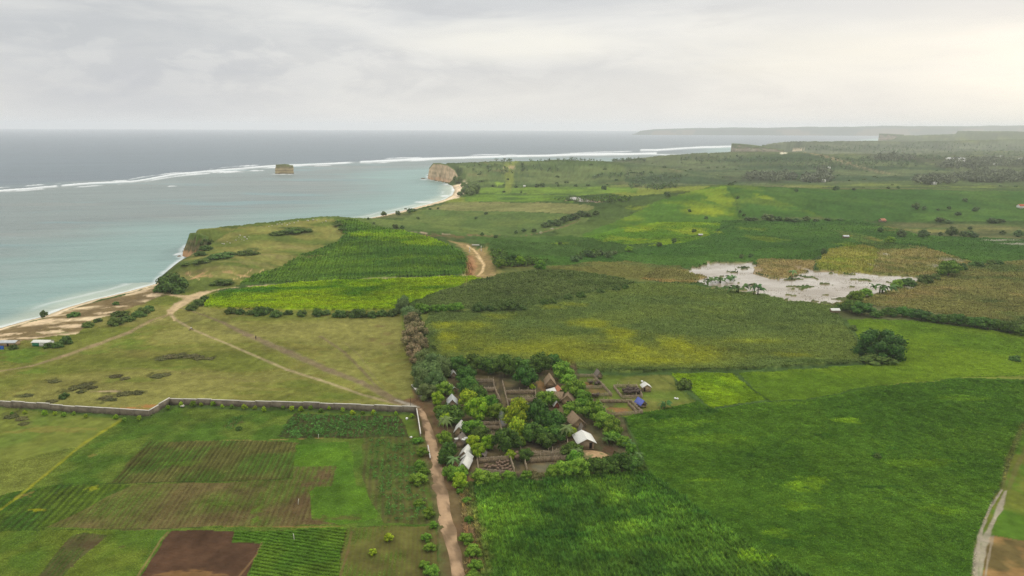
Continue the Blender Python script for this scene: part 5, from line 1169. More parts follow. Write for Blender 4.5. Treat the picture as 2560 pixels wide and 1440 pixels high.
row([(1030, 800, 34), (1040, 822, 44), (1030, 845, 42), (1048, 860, 42), (1034, 878, 42), (1048, 893, 38)], 'D', 'of the dry hedge above the village', 'dry bushes of the long hedge', 1.0, 'the upper left')
row([(1006, 772, 32), (1024, 784, 34), (1010, 760, 22), (1040, 790, 26)], 'C', 'at the top of the dry hedge', 'feathery bushes at the top of the dry hedge')
row([(480, 765, 24), (497, 754, 26), (512, 743, 22), (577, 772, 28), (600, 776, 22), (625, 777, 22), (650, 774, 32), (667, 770, 28), (690, 780, 28), (722, 778, 20), (755, 780, 24), (795, 776, 32), (815, 776, 24), (850, 780, 32), (872, 780, 22), (897, 779, 34), (930, 782, 26), (955, 780, 24), (980, 778, 28), (994, 770, 26)], 'S', 'in the hedge under the yellow-green field', 'hedge under the yellow-green field', .9)
row([(1050, 773, 24, 'G'), (1066, 772, 26, 'G'), (1090, 773, 26, 'G'), (1108, 775, 20, 'G'), (1125, 775, 22, 'G'), (1145, 773, 24, 'G'), (1196, 770, 32), (1225, 772, 24), (1243, 769, 26), (1276, 763, 40), (1302, 769, 26), (1360, 758, 18), (1382, 754, 22), (1420, 745, 20), (1452, 740, 20), (1500, 731, 16), (1540, 722, 20), (1562, 718, 18)], 'S', 'in the hedge over the big sage field', 'hedge over the big sage field', .95)
row([(2102, 765, 30), (2140, 745, 34, 'G'), (2162, 735, 28, 'G'), (2205, 722, 40, 'B'), (2243, 710, 28, 'G'), (2268, 706, 32), (2312, 697, 34), (2337, 692, 24), (2370, 676, 44, 'G'), (2402, 667, 28), (2445, 659, 24), (2477, 656, 20), (2496, 656, 20)], 'S', 'in the slanting hedge beside the flooded field', 'hedge beside the flooded field', .85)
row([(2130, 770, 40), (2155, 773, 50), (2192, 787, 26), (2225, 782, 32), (2255, 783, 30), (2278, 787, 30), (2304, 788, 40), (2325, 796, 28), (2345, 797, 34), (2368, 800, 34), (2395, 801, 38), (2418, 807, 30), (2440, 808, 36), (2470, 812, 36), (2497, 815, 34), (2525, 821, 36), (2552, 827, 34)], 'M', 'in the thick hedge above the lime strip', 'thick hedge above the lime strip', .75, desc='dark bushy hedge tree')
tree(2200, 868, 90, 'T', 'largest lone round tree standing in the lime green strip', None, .8, .38)
tree(2196, 893, 70, 'S', 'wide low bush at the foot of the largest lone tree', None, .45)
for a in [(2132, 818, 18, 'S', 'small bush above the largest lone tree at the crop edge'), (2537, 892, 24, 'S', 'single bush at the right edge of the lime green strip'), (1710, 958, 34, 'S', 'single rounded bush on the left edge of the lime crop'),
          (1770, 700, 24, 'B', 'leafy banana clump at the left end of the flood water'), (1800, 690, 32, 'B', 'wide banana clump standing in the flood water near the left bank'), (1828, 688, 24, 'B', 'smaller banana clump right of the wide one in the flood'),
          (1980, 688, 26, 'P', 'lone palm standing in the middle of the flood water'), (1842, 722, 34, 'B', 'left banana clump on the near bank of the flood'), (1894, 728, 34, 'B', 'right banana clump on the near bank of the flood'),
          (2059, 630, 15, 'F', 'tall narrow dark tree beside the reed bed'), (2045, 645, 12, 'F', 'small dark tree at the foot of the tall narrow tree'), (1853, 642, 12, 'F', 'left of two small trees above the flood inlet'), (1877, 640, 12, 'F', 'right of two small trees above the flood inlet'),
          (2225, 602, 20, 'L', 'light green bush left of the three dark field trees'), (1735, 578, 12, 'F', 'dark tree at the corner of the yellow field on the rise'), (1648, 613, 16, 'F', 'dark bush on the lane below the yellow field'), (1685, 604, 14, 'F', 'second dark bush on the lane below the yellow field'), (1572, 625, 16, 'L', 'yellow-green bush at the near end of the lane below the yellow field'),
          (109, 784, 20, 'F', 'lone small tree on the beach sand'), (34, 864, 20, 'S', 'shrub in front of the left beach shed'), (122, 860, 20, 'S', 'nearest shrub right of the green-doored beach shed'), (145, 856, 26, 'S', 'middle shrub right of the green-doored beach shed'), (166, 846, 28, 'S', 'farthest shrub right of the green-doored beach shed'),
          (430, 700, 62, 'S', 'big dark bush on the low cliff at the end of the beach'), (402, 716, 26, 'S', 'small bush on the sand end beside the big cliff bush'),
          (1282, 652, 26, 'M', 'dark bush in the thicket beside the bare track end'), (1300, 656, 24, 'L', 'light bush in the thicket beside the bare track end'), (1252, 662, 22, 'G', 'green bush nearest the bare track in the thicket'), (1350, 667, 24, 'G', 'green bush at the right end of the thicket'),
          (932, 1378, 20, 'L', 'round pale green bush in the bare garden plot'), (972, 1345, 20, 'L', 'thin yellowish bush in the bare garden plot'), (597, 1068, 16, 'S', 'small round bush beside the dark garden plot'), (160, 984, 24, 'S', 'green bush among the brown scrub behind the wall'),
          (1205, 586, 10, 'F', 'small tree over the bare ground at the end of the track'), (2192, 1140, 16, 'S', 'isolated leafy bush in the middle of the deep green field')]:
    tree(a[0], a[1], a[2], a[3], a[4], None, {'F': 1.3}.get(a[3], 1.0) if a[2] == 15 else 1.0)
row([(220, 807, 28), (290, 800, 34), (317, 792, 30), (342, 783, 24), (358, 772, 34), (372, 766, 28), (350, 783, 24), (300, 780, 40, 'S', .5), (185, 784, 32, 'S', .5), (245, 797, 20), (290, 756, 16)], 'S', 'along the back of the beach', 'shrubs behind the beach', .8)
row([(617, 628, 48), (555, 635, 50), (505, 650, 36), (465, 658, 24), (530, 643, 30), (580, 632, 30), (557, 702, 44), (705, 578, 40), (735, 574, 44), (762, 573, 34), (690, 582, 30), (845, 562, 24), (858, 574, 22), (498, 604, 24, 'S', .8), (510, 600, 26, 'S', .7), (514, 616, 28, 'S', .7), (502, 630, 26, 'S', .7), (524, 603, 20, 'S', .7)], 'S', 'on the grassy headland', 'shrubs on the headland', .42, desc='flat dark green shrub')
row([(405, 893, 30), (425, 887, 34), (452, 884, 34), (478, 886, 34), (500, 892, 30), (525, 893, 26), (395, 936, 34), (415, 934, 24), (290, 938, 26), (312, 944, 24)], 'O', 'in the brown scrub of the open pasture', 'scrub of the open pasture', .35)
row([(190, 965, 34), (215, 958, 34), (232, 966, 24), (202, 976, 24), (265, 990, 28), (280, 996, 24), (310, 980, 34), (345, 978, 30), (135, 950, 26), (70, 985, 26), (130, 1000, 24), (30, 1036, 34), (55, 1042, 30), (60, 1056, 24)], 'O', 'in the brown scrub near the boundary wall', 'scrub near the boundary wall', .4)
row([(1362, 560, 26), (1376, 558, 24), (1392, 555, 30), (1410, 550, 24), (1425, 544, 22), (1436, 540, 28), (1452, 534, 24), (1470, 535, 20), (1490, 532, 18), (1310, 577, 14), (1290, 582, 12), (1335, 577, 14), (1240, 592, 12)], 'F', 'along the stream bed', 'trees along the stream bed', .8)
row([(1436, 648, 22), (1450, 646, 16), (1470, 636, 24), (1485, 640, 18), (1500, 634, 22), (1520, 637, 28), (1535, 633, 18), (1400, 610, 10)], 'F', 'in the clump on the low field ridge', 'clump on the low field ridge', .8)
row([(960, 534, 17), (995, 533, 15), (1014, 520, 8), (1026, 527, 18), (1035, 525, 12), (921, 548, 8), (935, 558, 8), (989, 566, 18), (1005, 570, 12), (1045, 546, 10), (1075, 522, 8), (1095, 521, 8), (978, 524, 4)], 'F', 'along the bay shore', 'trees along the bay shore', .9)
row([(1160, 462, 14), (1170, 468, 22), (1182, 476, 26), (1175, 480, 22), (1190, 470, 18), (1160, 480, 16), (1148, 452, 16), (1140, 447, 14), (1150, 486, 12)], 'C', 'behind the far beach', 'feathery trees behind the far beach', .9)
row([(2252, 583, 26), (2307, 583, 28), (2380, 579, 32), (2408, 584, 20), (2425, 583, 22), (2350, 586, 14), (2435, 588, 18), (2425, 571, 12), (2545, 582, 26), (2505, 580, 16), (2200, 576, 14)], 'F', 'in the line of dark field trees', 'dark field trees in line', .95)
row([(1870, 548, 22), (1885, 547, 20), (1920, 544, 34), (1945, 547, 24), (1970, 549, 24), (1990, 551, 22), (2015, 549, 22), (2040, 550, 16), (2070, 549, 20), (2100, 550, 16), (2350, 549, 26), (2370, 552, 22), (2480, 552, 30), (2500, 554, 24)], 'F', 'in the hedge below the far slope', 'hedge at the foot of the far slope', .6)
row([(1668, 487, 16), (1845, 494, 10), (1850, 530, 10), (1860, 538, 10), (1765, 545, 10), (1723, 528, 10), (2290, 517, 22), (2310, 521, 14), (2345, 523, 10), (2372, 520, 12), (2395, 534, 16), (2412, 500, 14), (2440, 523, 18), (2090, 470, 16), (1990, 477, 12), (2135, 474, 10), (2220, 469, 10), (2245, 469, 10)], 'F', 'dotted over the far slope', 'trees dotted over the far slope', .9)
row([(1232, 465, 9), (1260, 479, 8), (1290, 466, 9), (1303, 480, 7), (1343, 464, 14), (1356, 463, 14), (1395, 464, 7), (1440, 464, 8), (1510, 470, 14), (1270, 448, 7), (1215, 534, 10), (1190, 545, 9), (1372, 565, 8)], 'F', 'scattered over the coast plain', 'trees scattered over the coast plain', .9)
row([(1045, 1100, 22), (1056, 1130, 26), (1050, 1165, 28), (1046, 1196, 36), (1060, 1178, 22), (1048, 1258, 26), (1072, 1284, 28), (1084, 1312, 20), (1074, 1365, 26), (1066, 1345, 22), (1080, 1425, 34), (1060, 1410, 24)], 'G', 'on the left verge of the dirt road', 'bushes on the left road verge', .8)
row([(1160, 1215, 24), (1168, 1250, 22), (1166, 1345, 32), (1184, 1378, 34), (1172, 1300, 22), (1190, 1412, 34), (1150, 1228, 16), (1160, 1180, 18), (1180, 1440, 34)], 'G', 'on the right verge of the dirt road', 'bushes on the right road verge', .8)
# saplings under the wall
xs = [(30, 1034), (62, 1030), (112, 1034), (138, 1034), (160, 1036), (185, 1034), (215, 1040), (290, 1042), (312, 1048), (348, 1046), (420, 1022), (453, 1014), (483, 1014), (503, 1014), (533, 1012), (556, 1020), (580, 1018), (611, 1020), (638, 1022), (660, 1024), (708, 1022), (730, 1024), (753, 1024), (777, 1022), (803, 1026), (823, 1024), (857, 1028), (881, 1030), (907, 1032), (934, 1032), (990, 1034), (1030, 1040)]
for i, (x, y) in enumerate(xs):
    side = 'left' if x < 400 else 'right'; n = i if x < 400 else i - 10
    k = 'L' if i % 4 else 'G'
    if n < len(ORD): tree(x, y, 8 + (i * 7 % 5), k, f"{'yellow-green' if k == 'L' else 'green'} sapling, {ORD[n]} from {'the frame edge along the west' if side == 'left' else 'the bend along the long east'} wall", 'saplings along the boundary wall', 1.1)

# tiny far trees as single low meshes, scattered over far farmland
rd = random.Random(5); made = 0
far_me = [p[0] for p in PR['F']]
while made < 100:
    x, y = rd.uniform(1180, 2600), rd.uniform(398, 470)
    if y < 470 - 60 and x < 1600: continue
    b_ = hit(x, y); 
    if b_[2] < -1 or b_[1] > 3500: continue
    o = bpy.data.objects.new('distant_tree', far_me[made % 2]); COL.objects.link(o); s = rd.uniform(3.5, 7); o.location = (b_[0], b_[1], hz(b_[0], b_[1]) - .28 * s); o.scale = (s * 1.3, s * 1.3, s); o.rotation_euler = (0, 0, rd.random() * 6)
    tag(o, 'small dark tree dotted over the hazy far farmland', 'tree', 'small trees dotted over the far farmland'); made += 1

# far woods and scrub that read as one mass
def woodland(name, label, areas, size=(7, 12), col=S(62, 70, 48), palm=False):
    V = []; Fc = []; Lt = []; Cc = []; nv = 0
    rg = np.random.default_rng(len(V) + 5)
    for (cx, cy, rx, ry, n) in areas:
        for i in range(n):
            a = rg.uniform(0, 6.28); r = math.sqrt(rg.random()); b_ = hit(cx + rx * r * math.cos(a), cy + ry * r * math.sin(a))
            if b_[2] < -1.5: continue
            s = rg.uniform(*size); m = 26; z0 = hz(b_[0], b_[1])
            u_ = rg.normal(0, 1, (m, 3)); u_ /= np.linalg.norm(u_, axis=1)[:, None]
            ctr = np.array([b_[0], b_[1], z0 + s * .62]) + u_ * s * .42 * [1, 1, .75]; t1 = rg.normal(0, 1, (m, 3)) * s * .2; t2 = rg.normal(0, 1, (m, 3)) * s * .2
            V.append(np.stack([ctr, ctr + t1, ctr + t2], 1).reshape(-1, 3)); k = m * 3; Fc.append(np.arange(k) + nv); Lt.append(np.full(m, 3)); nv += k
            Cc.append(np.repeat(col * rg.uniform(.75, 1.25) * rg.uniform(.7, 1.3, (m, 1)), 3, 0))
            tb = np.array([[b_[0] - .3, b_[1], z0 - .5], [b_[0] + .3, b_[1], z0 - .5], [b_[0] + .15, b_[1], z0 + s * .7], [b_[0] - .15, b_[1], z0 + s * .7], [b_[0], b_[1] + .4, z0 - .5], [b_[0], b_[1] + .2, z0 + s * .7]])
            V.append(tb); Fc.append(np.array([0, 1, 2, 3, 1, 4, 5, 2, 4, 0, 3, 5]) + nv); Lt.append(np.array([4, 4, 4])); nv += 6; Cc.append(np.repeat(S(84, 76, 64)[None], 6, 0))
    me = np_mesh(name, np.concatenate(V), np.concatenate(Fc), np.concatenate(Lt), np.concatenate(Cc), M_leaf)
    tag(link(name, me), label, 'woodland', None, 'stuff')
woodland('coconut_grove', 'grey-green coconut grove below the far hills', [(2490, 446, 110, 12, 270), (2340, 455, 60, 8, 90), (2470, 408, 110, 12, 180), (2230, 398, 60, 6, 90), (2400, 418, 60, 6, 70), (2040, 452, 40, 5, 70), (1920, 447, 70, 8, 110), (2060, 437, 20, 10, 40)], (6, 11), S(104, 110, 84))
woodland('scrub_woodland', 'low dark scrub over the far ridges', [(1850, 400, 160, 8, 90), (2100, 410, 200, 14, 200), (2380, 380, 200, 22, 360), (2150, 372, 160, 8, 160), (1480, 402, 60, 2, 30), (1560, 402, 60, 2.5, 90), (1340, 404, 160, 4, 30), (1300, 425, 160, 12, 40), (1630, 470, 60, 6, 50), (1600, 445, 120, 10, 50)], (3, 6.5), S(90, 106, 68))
woodland('field_thicket', 'rough green thicket spreading beside the bare track end', [(1300, 660, 70, 10, 120), (1245, 640, 20, 10, 30), (1480, 640, 50, 6, 30), (1440, 500, 60, 4, 60), (1530, 500, 50, 8, 90)], (1.6, 3.2), S(84, 122, 48))

# ------------------------------------------------------------------ houses
def empty(name, loc, rz, label, cat, group=None):
    o = bpy.data.objects.new(name, None); COL.objects.link(o); o.location = loc; o.rotation_euler = (0, 0, rz); o.empty_display_size = .4
    return tag(o, label, cat, group)
def part(name, mb, mat, parent, label=None, smooth=False):
    o = link(name, mb.mesh(name, mat, smooth), parent)
    if label: o['label'] = label
    return o
def m_at(px, py): 
    b_ = hit(px, py); d = b_[1] * cp + (CAM_H - b_[2]) * sp; return b_, d / F

def gable(mb, W, L_, z0, rise, ov=.35, th=.08, sag=0.0, cx=0, cy=0, rz=0):
    """roof: ridge along local y"""
    hw, hl = W / 2 + ov, L_ / 2 + ov; ze = z0 - rise * ov / (W / 2); zr = z0 + rise; n = 6; c, s_ = math.cos(rz), math.sin(rz)
    def T(p): return (cx + p[0] * c - p[1] * s_, cy + p[0] * s_ + p[1] * c, p[2])
    for sg in (-1, 1):
        top = []; bot = []
        for i in range(n + 1):
            y = -hl + 2 * hl * i / n; dz = -sag * math.sin(math.pi * i / n)
            top.append([(0, y, zr + dz + th), (sg * hw * .5, y, (zr + ze) / 2 + th + dz * .7 - sag * .3), (sg * hw, y, ze + th)])
            bot.append([(0, y, zr + dz), (sg * hw * .5, y, (zr + ze) / 2 + dz * .7 - sag * .3), (sg * hw, y, ze)])
        vs = [T(p) for r in top for p in r] + [T(p) for r in bot for p in r]; o = 3 * (n + 1); fs = []
        for i in range(n):
            for k in range(2):
                a = i * 3 + k; fs.append((a, a + 1, a + 4, a + 3)); fs.append((o + a, o + a + 3, o + a + 4, o + a + 1))
            fs.append((i * 3 + 2, o + i * 3 + 2, o + i * 3 + 5, i * 3 + 5))
        for e in (0, n):
            for k in range(2): fs.append((e * 3 + k, o + e * 3 + k, o + e * 3 + k + 1, e * 3 + k + 1))
        mb.add(vs, fs)

def house(name, label, px, py, wpx, depth, wall_h, rise, yaw=0, roof=None, wall=None, stilt=0.0, ov=.35, th=.08, door=None, sag=0, win=None, cat='house', rot90=False, open_front=False, noshift=False):
    b_, mpp = m_at(px, py); W = wpx * mpp * .88; z = hz(b_[0], b_[1])
    rz = R(yaw); c, s_ = math.cos(rz), math.sin(rz); y0 = 0 if noshift else depth / 2
    root = empty(name, (b_[0] - s_ * y0, b_[1] + c * y0, z), rz, label, cat)
    zb = stilt
    mb = MB(); t = .08
    a, d = (W, depth)
    for cx, cy, sx_, sy_ in ((0, -d / 2, a, t), (0, d / 2, a, t), (-a / 2, 0, t, d - t), (a / 2, 0, t, d - t)):
        if open_front and cy < 0: continue
        mb.box((cx, cy, zb + wall_h / 2), (sx_, sy_, wall_h))
    if not open_front or True:
        W2, L2 = (d, a) if rot90 else (a, d)
        for e in (-1, 1):
            if rot90: vs = [(e * a / 2, -d / 2, zb + wall_h), (e * a / 2, d / 2, zb + wall_h), (e * a / 2, 0, zb + wall_h + rise)]
            else: vs = [(-a / 2, e * d / 2, zb + wall_h), (a / 2, e * d / 2, zb + wall_h), (0, e * d / 2, zb + wall_h + rise)]
            mb.add(vs, [(0, 1, 2) if e < 0 else (0, 2, 1)])
    if stilt: mb.box((0, 0, zb - .06), (a + .1, d + .1, .12))
    part('wall', mb, wall, root)
    rb = MB(); gable(rb, d if rot90 else a, a if rot90 else d, zb + wall_h + .01, rise, ov, th, sag, rz=R(90) if rot90 else 0)
    part('roof', rb, roof, root)
    if stilt:
        for ix in (-1, 1):
            for iy in (-1, 1):
                pb = MB(); pb.box((ix * (a / 2 - .15), iy * (d / 2 - .15), zb / 2 - .12), (.16, .16, zb)); part('post', pb, M_pole, root)
    if door:
        db = MB(); db.box((door[0] * a / 2, -d / 2 - .045, zb + door[2] / 2), (door[1], .05, door[2])); part('door', db, door[3] if len(door) > 3 else M_dark, root)
    if win:
        for wx in win:
            wb = MB(); wb.box((wx * a / 2, -d / 2 - .045, zb + wall_h * .62), (.6, .05, .5)); part('window', wb, M_dark, root)
    return root

house('wooden_house', 'wooden stilted house with a clean pale sheet roof above the sandy mound', 1466, 1127, 44, 5.2, 1.8, 1.0, 8, M_tin, M_woodw, .55, .6, .06, (.55, .75, 1.6))
house('thatched_hut', 'tall steep thatched barn on stilts behind the fenced pens', 1376, 976, 24, 5.0, .7, 1.7, 2, M_thatch, M_bamb, 1.5, .5, .22, sag=.1)
r = house('thatched_house', 'wide L-shaped thatched house in front of the rusty roof', 1418, 1012, 30, 4.6, 1.4, 1.5, -12, M_thatch, M_bamb, 0, .5, .24, (.2, .8, 1.3), .15)
wb = MB(); gable(wb, 3.2, 3.0, 1.45, 1.3, .4, .22, .1, -3.4, .6, R(90)); part('side_roof', wb, M_thatch, r)
wb = MB(); wb.box((-3.4, .6, .7), (2.8, 2.6, 1.4)); part('side_wall', wb, M_bamb, r)
house('thatched_house', 'brown thatched house with a pale ridge patch above the small yard', 1447, 1070, 34, 5.2, 1.3, 1.5, 14, M_thatch, M_bamb, 0, .55, .24, (.3, .8, 1.3), .1)
house('thatched_porch', 'small steep thatched porch in front of the brown thatched house', 1457, 1088, 16, 2.2, 1.0, 1.5, 6, M_thatch2, M_bamb, 0, .35, .2, cat='hut')
r = house('rusty_roofed_house', 'square house with a rusty roof and a white lean-to sheet', 1401, 994, 24, 3.6, 1.5, 1.2, 10, M_rust, M_bamb, 0, .4, .07, (.2, .8, 1.4))
lb = MB(); lb.add([(-4.0, -1.9, 1.5), (-1.2, -1.9, 2.1), (-1.0, 1.7, 2.2), (-3.8, 1.7, 1.6), (-4.0, -1.9, 1.44), (-1.2, -1.9, 2.04), (-1.0, 1.7, 2.14), (-3.8, 1.7, 1.54)], [(0, 1, 2, 3), (7, 6, 5, 4), (0, 4, 5, 1), (1, 5, 6, 2), (2, 6, 7, 3), (3, 7, 4, 0)]); part('lean_to_roof', lb, M_tin, r)
for q in ((-3.8, -1.7), (-3.7, 1.5)):
    pb = MB(); pb.box((q[0], q[1], .75), (.12, .12, 1.5)); part('post', pb, M_pole, r)
house('red_gabled_hut', 'small hut with a dark red gable and pale roof, left of the thatched house', 1392, 1021, 14, 3.4, 1.0, 1.1, 14, M_tin, M_redw, 0, .3, .06, cat='hut')
house('grey_thatch_hut', 'small grey thatched hut alone at the far corner of the back pens', 1499, 948, 14, 3.0, .7, 1.2, 10, M_thatch2, M_woodw, .6, .35, .18, cat='hut')
house('bamboo_hut', 'bamboo hut with a pale roof at the corner of the cattle yard', 1617, 980, 22, 2.6, 1.3, .8, 6, M_tin, M_bamb, .35, .35, .05, (-.6, .5, 1.1), cat='hut')
house('tarpaulin_hut', 'open hut under a blue tarpaulin right of the brown yard', 1609, 1020, 16, 3.2, .8, 1.0, 20, M_blue, M_woodw, .5, .4, .04, cat='hut', open_front=True)
house('pale_shed', 'half-hidden small shed with a white roof among the back trees', 1134, 946, 12, 2.6, 1.4, .8, 10, M_tin, M_woodw, 0, .3, .05, cat='shed')
house('pale_long_shed', 'long shed with a white curved roof below the brown earth patch', 1136, 984, 16, 5.6, 1.4, .7, 28, M_tin, M_bamb, 0, .3, .05, cat='shed')
house('torn_roof_house', 'dark thatched house with torn grey and white sheets behind the rounded tree', 1131, 1020, 24, 4.6, 1.4, 1.3, 6, M_tin2, M_woodw, 0, .4, .08, sag=.2)
house('white_gabled_house', 'white-roofed gabled house with a pinkish wall beside the road trees', 1148, 1091, 24, 4.4, 1.5, 1.3, -4, M_tin, M_bamb, 0, .4, .06, (.5, .8, 1.3))
r = house('patched_house', 'grey thatched house patched with torn white sheets under palm leaves', 1149, 1118, 26, 3.8, 1.2, 1.2, -6, M_thatch2, M_woodw, 0, .4, .15, sag=.1)
for q in ((-.9, -1.2, .45), (.9, -1.5, -.3), (1.3, .2, .2)):
    sb = MB(); sb.box((q[0], q[1], 2.55 - abs(q[0]) * .62), (1.1, 1.0, .05), q[2]); part('roof_sheet', sb, M_tin, r, 'torn white roof sheet')
r = house('cross_gabled_house', 'house with a white cross-gabled roof above the lowest white roof', 1160, 1152, 26, 4.0, 1.4, 1.2, -10, M_tin, M_woodw, 0, .35, .06)
gb = MB(); gable(gb, 2.4, 2.0, 1.42, 1.0, .3, .06, 0, .9, -2.9, 0); part('porch_roof', gb, M_tin, r)
house('lowest_white_house', 'lowest white-roofed house by the road, next to the buffalo pen', 1158, 1181, 24, 4.8, 1.4, 1.1, -8, M_tin, M_bamb, 0, .4, .06)
house('pen_shelter', 'low weathered shelter at the top left corner of the buffalo pen', 1205, 1148, 20, 2.6, .9, .5, -4, M_thatch2, M_pole, 0, .25, .1, cat='shelter', open_front=True)
house('beach_shed', 'long low beach shed with a white roof and a green front panel', 101, 866, 48, 3.4, 1.5, .5, -2, M_tin, M_concw, 0, .3, .05, (-.55, 2.6, 1.3, M_green), cat='shed', rot90=True)
r = house('beach_shed', 'left beach shed with a grey-white roof and brown front, cut by the frame', 18, 866, 44, 3.4, 1.4, .5, 2, M_tin2, M_bamb, 0, .3, .05, (.1, .7, 1.2), cat='shed', rot90=True)
house('field_hut', 'small white-roofed hut at the corner of the sage field by the thick hedge', 2089, 789, 22, 2.6, .9, .6, 0, M_tin, M_woodw, .4, .3, .05, cat='hut', rot90=True)
house('field_hut', 'small grey-roofed hut in the yellow patch beyond the flooded field', 2116, 599, 14, 3.0, 1.0, .7, 0, M_tin2, M_woodw, .4, .3, .05, cat='hut', rot90=True)
house('field_hut', 'tiny pale shelter on the lane below the yellow field', 1752, 593, 10, 2.4, .8, .5, 0, M_tin2, M_woodw, .2, .3, .05, cat='hut', rot90=True)
house('field_hut', 'tiny white hut on the far coast plain', 1311, 468, 6, 3.0, 1.6, .8, 0, M_tin, M_concw, 0, .3, .05, cat='hut', rot90=True)
house('brown_hut', 'small brown hut among bushes at the foot of the far slope', 2210, 556, 14, 4.0, 1.6, 1.4, 20, M_rust, M_woodw, 0, .4, .1, cat='hut', rot90=True)
for i, (x, y, w, lb_) in enumerate([(2074, 424, 5, 'tiny white hut high on the far slope'), (2061, 456, 8, 'white hut below the far slope palms'), (2338, 463, 8, 'white hut at the near edge of the far grove'), (2391, 446, 8, 'left of two pale roofs inside the grove'), (2415, 446, 10, 'right of two pale roofs inside the grove'), (2430, 411, 10, 'small white building right of the long white buildings'), (2487, 414, 16, 'low white building half hidden by the grove'), (2505, 394, 8, 'white house uphill of the far grove'), (2553, 399, 8, 'white house uphill at the frame edge')]):
    house('far_house', lb_, x, y, w, 7, 3.2, 1.0, 0, M_tin, M_concw, 0, .3, .06, cat='house', rot90=True)
house('long_white_building', 'long white building with rows of dark openings in front of the far hills, upper one', 2392, 402, 50, 12, 5.5, 1.2, 0, M_tin2, M_concw, 0, .3, .08, None, 0, [-.8, -.6, -.4, -.2, 0, .2, .4, .6, .8], cat='building', rot90=True)
house('white_building', 'white building just below the long white one, above the grove', 2403, 409, 24, 12, 5.0, 1.2, -6, M_tin, M_concw, 0, .3, .08, None, 0, [-.6, -.2, .2, .6], cat='building', rot90=True)
b_, mpp = m_at(2552, 522); house('orange_roofed_house', 'house with an orange-red roof at the right frame edge', 2556, 522, 14, 6, 2.5, 1.5, 0, simple('orange_tiles', S(170, 84, 56), .8), M_concw, cat='house', rot90=True)
# blue cloth screen by the left shed
b_, mpp = m_at(2, 876); t = empty('blue_screen', (b_[0], b_[1], hz(b_[0], b_[1])), 0, 'blue cloth screen on two poles at the left frame edge', 'screen')
sb = MB()
for i in range(8): 
    x0_ = -1.2 + .3 * i; y0_ = .06 * math.sin(i * 2); y1_ = .06 * math.sin((i + 1) * 2); sb.add([(x0_, y0_, .3), (x0_ + .3, y1_, .3), (x0_ + .3, y1_, 1.7), (x0_, y0_, 1.7), (x0_, y0_ + .02, .3), (x0_ + .3, y1_ + .02, .3), (x0_ + .3, y1_ + .02, 1.7), (x0_, y0_ + .02, 1.7)], [(0, 1, 2, 3), (7, 6, 5, 4)])
part('cloth', sb, M_blued, t)
for q in (-1.25, 1.25):
    pb = MB(); pb.box((q, 0, .9), (.07, .07, 1.8)); part('pole', pb, M_pole, t)
# sandy mound
b_, mpp = m_at(1478, 1150); V = []; n_ = 26; Cc = []
for j in range(n_):
    for i in range(n_):
        u_, v_ = i / (n_ - 1) * 2 - 1, j / (n_ - 1) * 2 - 1; r_ = math.hypot(u_, v_); x, y = b_[0] + u_ * 5.6, b_[1] + v_ * 6.5
        nn = float(fbm(np.array([x / 1.5]), np.array([y / 1.5]), 55, 3)[0]) - .5
        V.append((x, y, hz(x, y) - .15 + max(0, 1 - r_ ** 2) * 1.5 * (1 + nn * .8) if r_ < 1 else hz(x, y) - .4)); Cc.append(S(162, 134, 98) * (1 + nn * .7) if nn < .12 else S(112, 110, 70))
fi = grid_faces(n_, n_, np.ones((n_ - 1, n_ - 1), bool)); me = np_mesh('sand_mound', np.array(V), fi.ravel(), np.full(len(fi), 4), np.array(Cc), M_road, True)
tag(link('sand_mound', me), 'orange-brown sandy mound in front of the white-roofed wooden house', 'mound')

# ------------------------------------------------------------------ boundary wall
def wall_run(label, pts, h, thick=.3, name='boundary_wall'):
    W = [hit(x, y) for x, y in pts]; root = empty(name, (W[0][0], W[0][1], hz(W[0][0], W[0][1])), 0, label, 'wall'); o0 = np.array(root.location)
    body = MB(); cap = MB()
    for P, Q_ in zip(W[:-1], W[1:]):
        d = Q_[:2] - P[:2]; L_ = np.linalg.norm(d); n = max(1, int(L_ / 4)); rz = math.atan2(d[1], d[0])
        for i in range(n):
            a = P[:2] + d * (i / n); b2 = P[:2] + d * ((i + 1) / n); c = (a + b2) / 2; z = hz(c[0], c[1]) - o0[2]
            body.box((c[0] - o0[0], c[1] - o0[1], z + h / 2 - .3), (L_ / n, thick, h + .6), rz); cap.box((c[0] - o0[0], c[1] - o0[1], z + h + .08), (L_ / n + .02, thick + .05, .12), rz)
            body.box((a[0] - o0[0], a[1] - o0[1], z + h / 2 - .3), (.34, thick + .1, h + .56), rz)
    part('wall_body', body, M_conc, root); part('capping', cap, M_cap, root)
wall_run('long grey-brown block wall with a pale top zigzagging past the pasture', [(-160, 1004), (0, 1018), (190, 1032), (372, 1044), (425, 1013), (600, 1018), (800, 1025), (1041, 1035)], 1.75)
wall_run('short pale-topped wall running along the road from the wall corner', [(1042, 1036), (1046, 1060), (1052, 1100)], 1.7, .22)
wall_run('thin low pale kerb wall at the left edge of the dirt road', [(1070, 1118), (1076, 1150)], .5, .2, 'low_wall')
wall_run('low double concrete wall beside the track under the feathery trees', [(1032, 968), (1045, 984), (1057, 1000)], .8, .9, 'low_wall')
def pole_thing(name, label, px, py, hpx, cat, mat=M_pole, r=.08, lean=0):
    b_, mpp = m_at(px, py); h = hpx * mpp; pb = MB(); pb.tube([(0, 0, -.2), (lean * h * .5, 0, h * .5), (lean * h, 0, h)], [r, r * .9, r * .7], 6)
    o = link(name, pb.mesh(name, mat), None, (b_[0], b_[1], hz(b_[0], b_[1]))); return tag(o, label, cat)
pole_thing('wooden_pole', 'thin dark pole standing by the wall corner', 1027, 1022, 32, 'pole')
pole_thing('white_post', 'short white post left of the empty brown yard', 1482, 1008, 9, 'post', M_cap, .14)
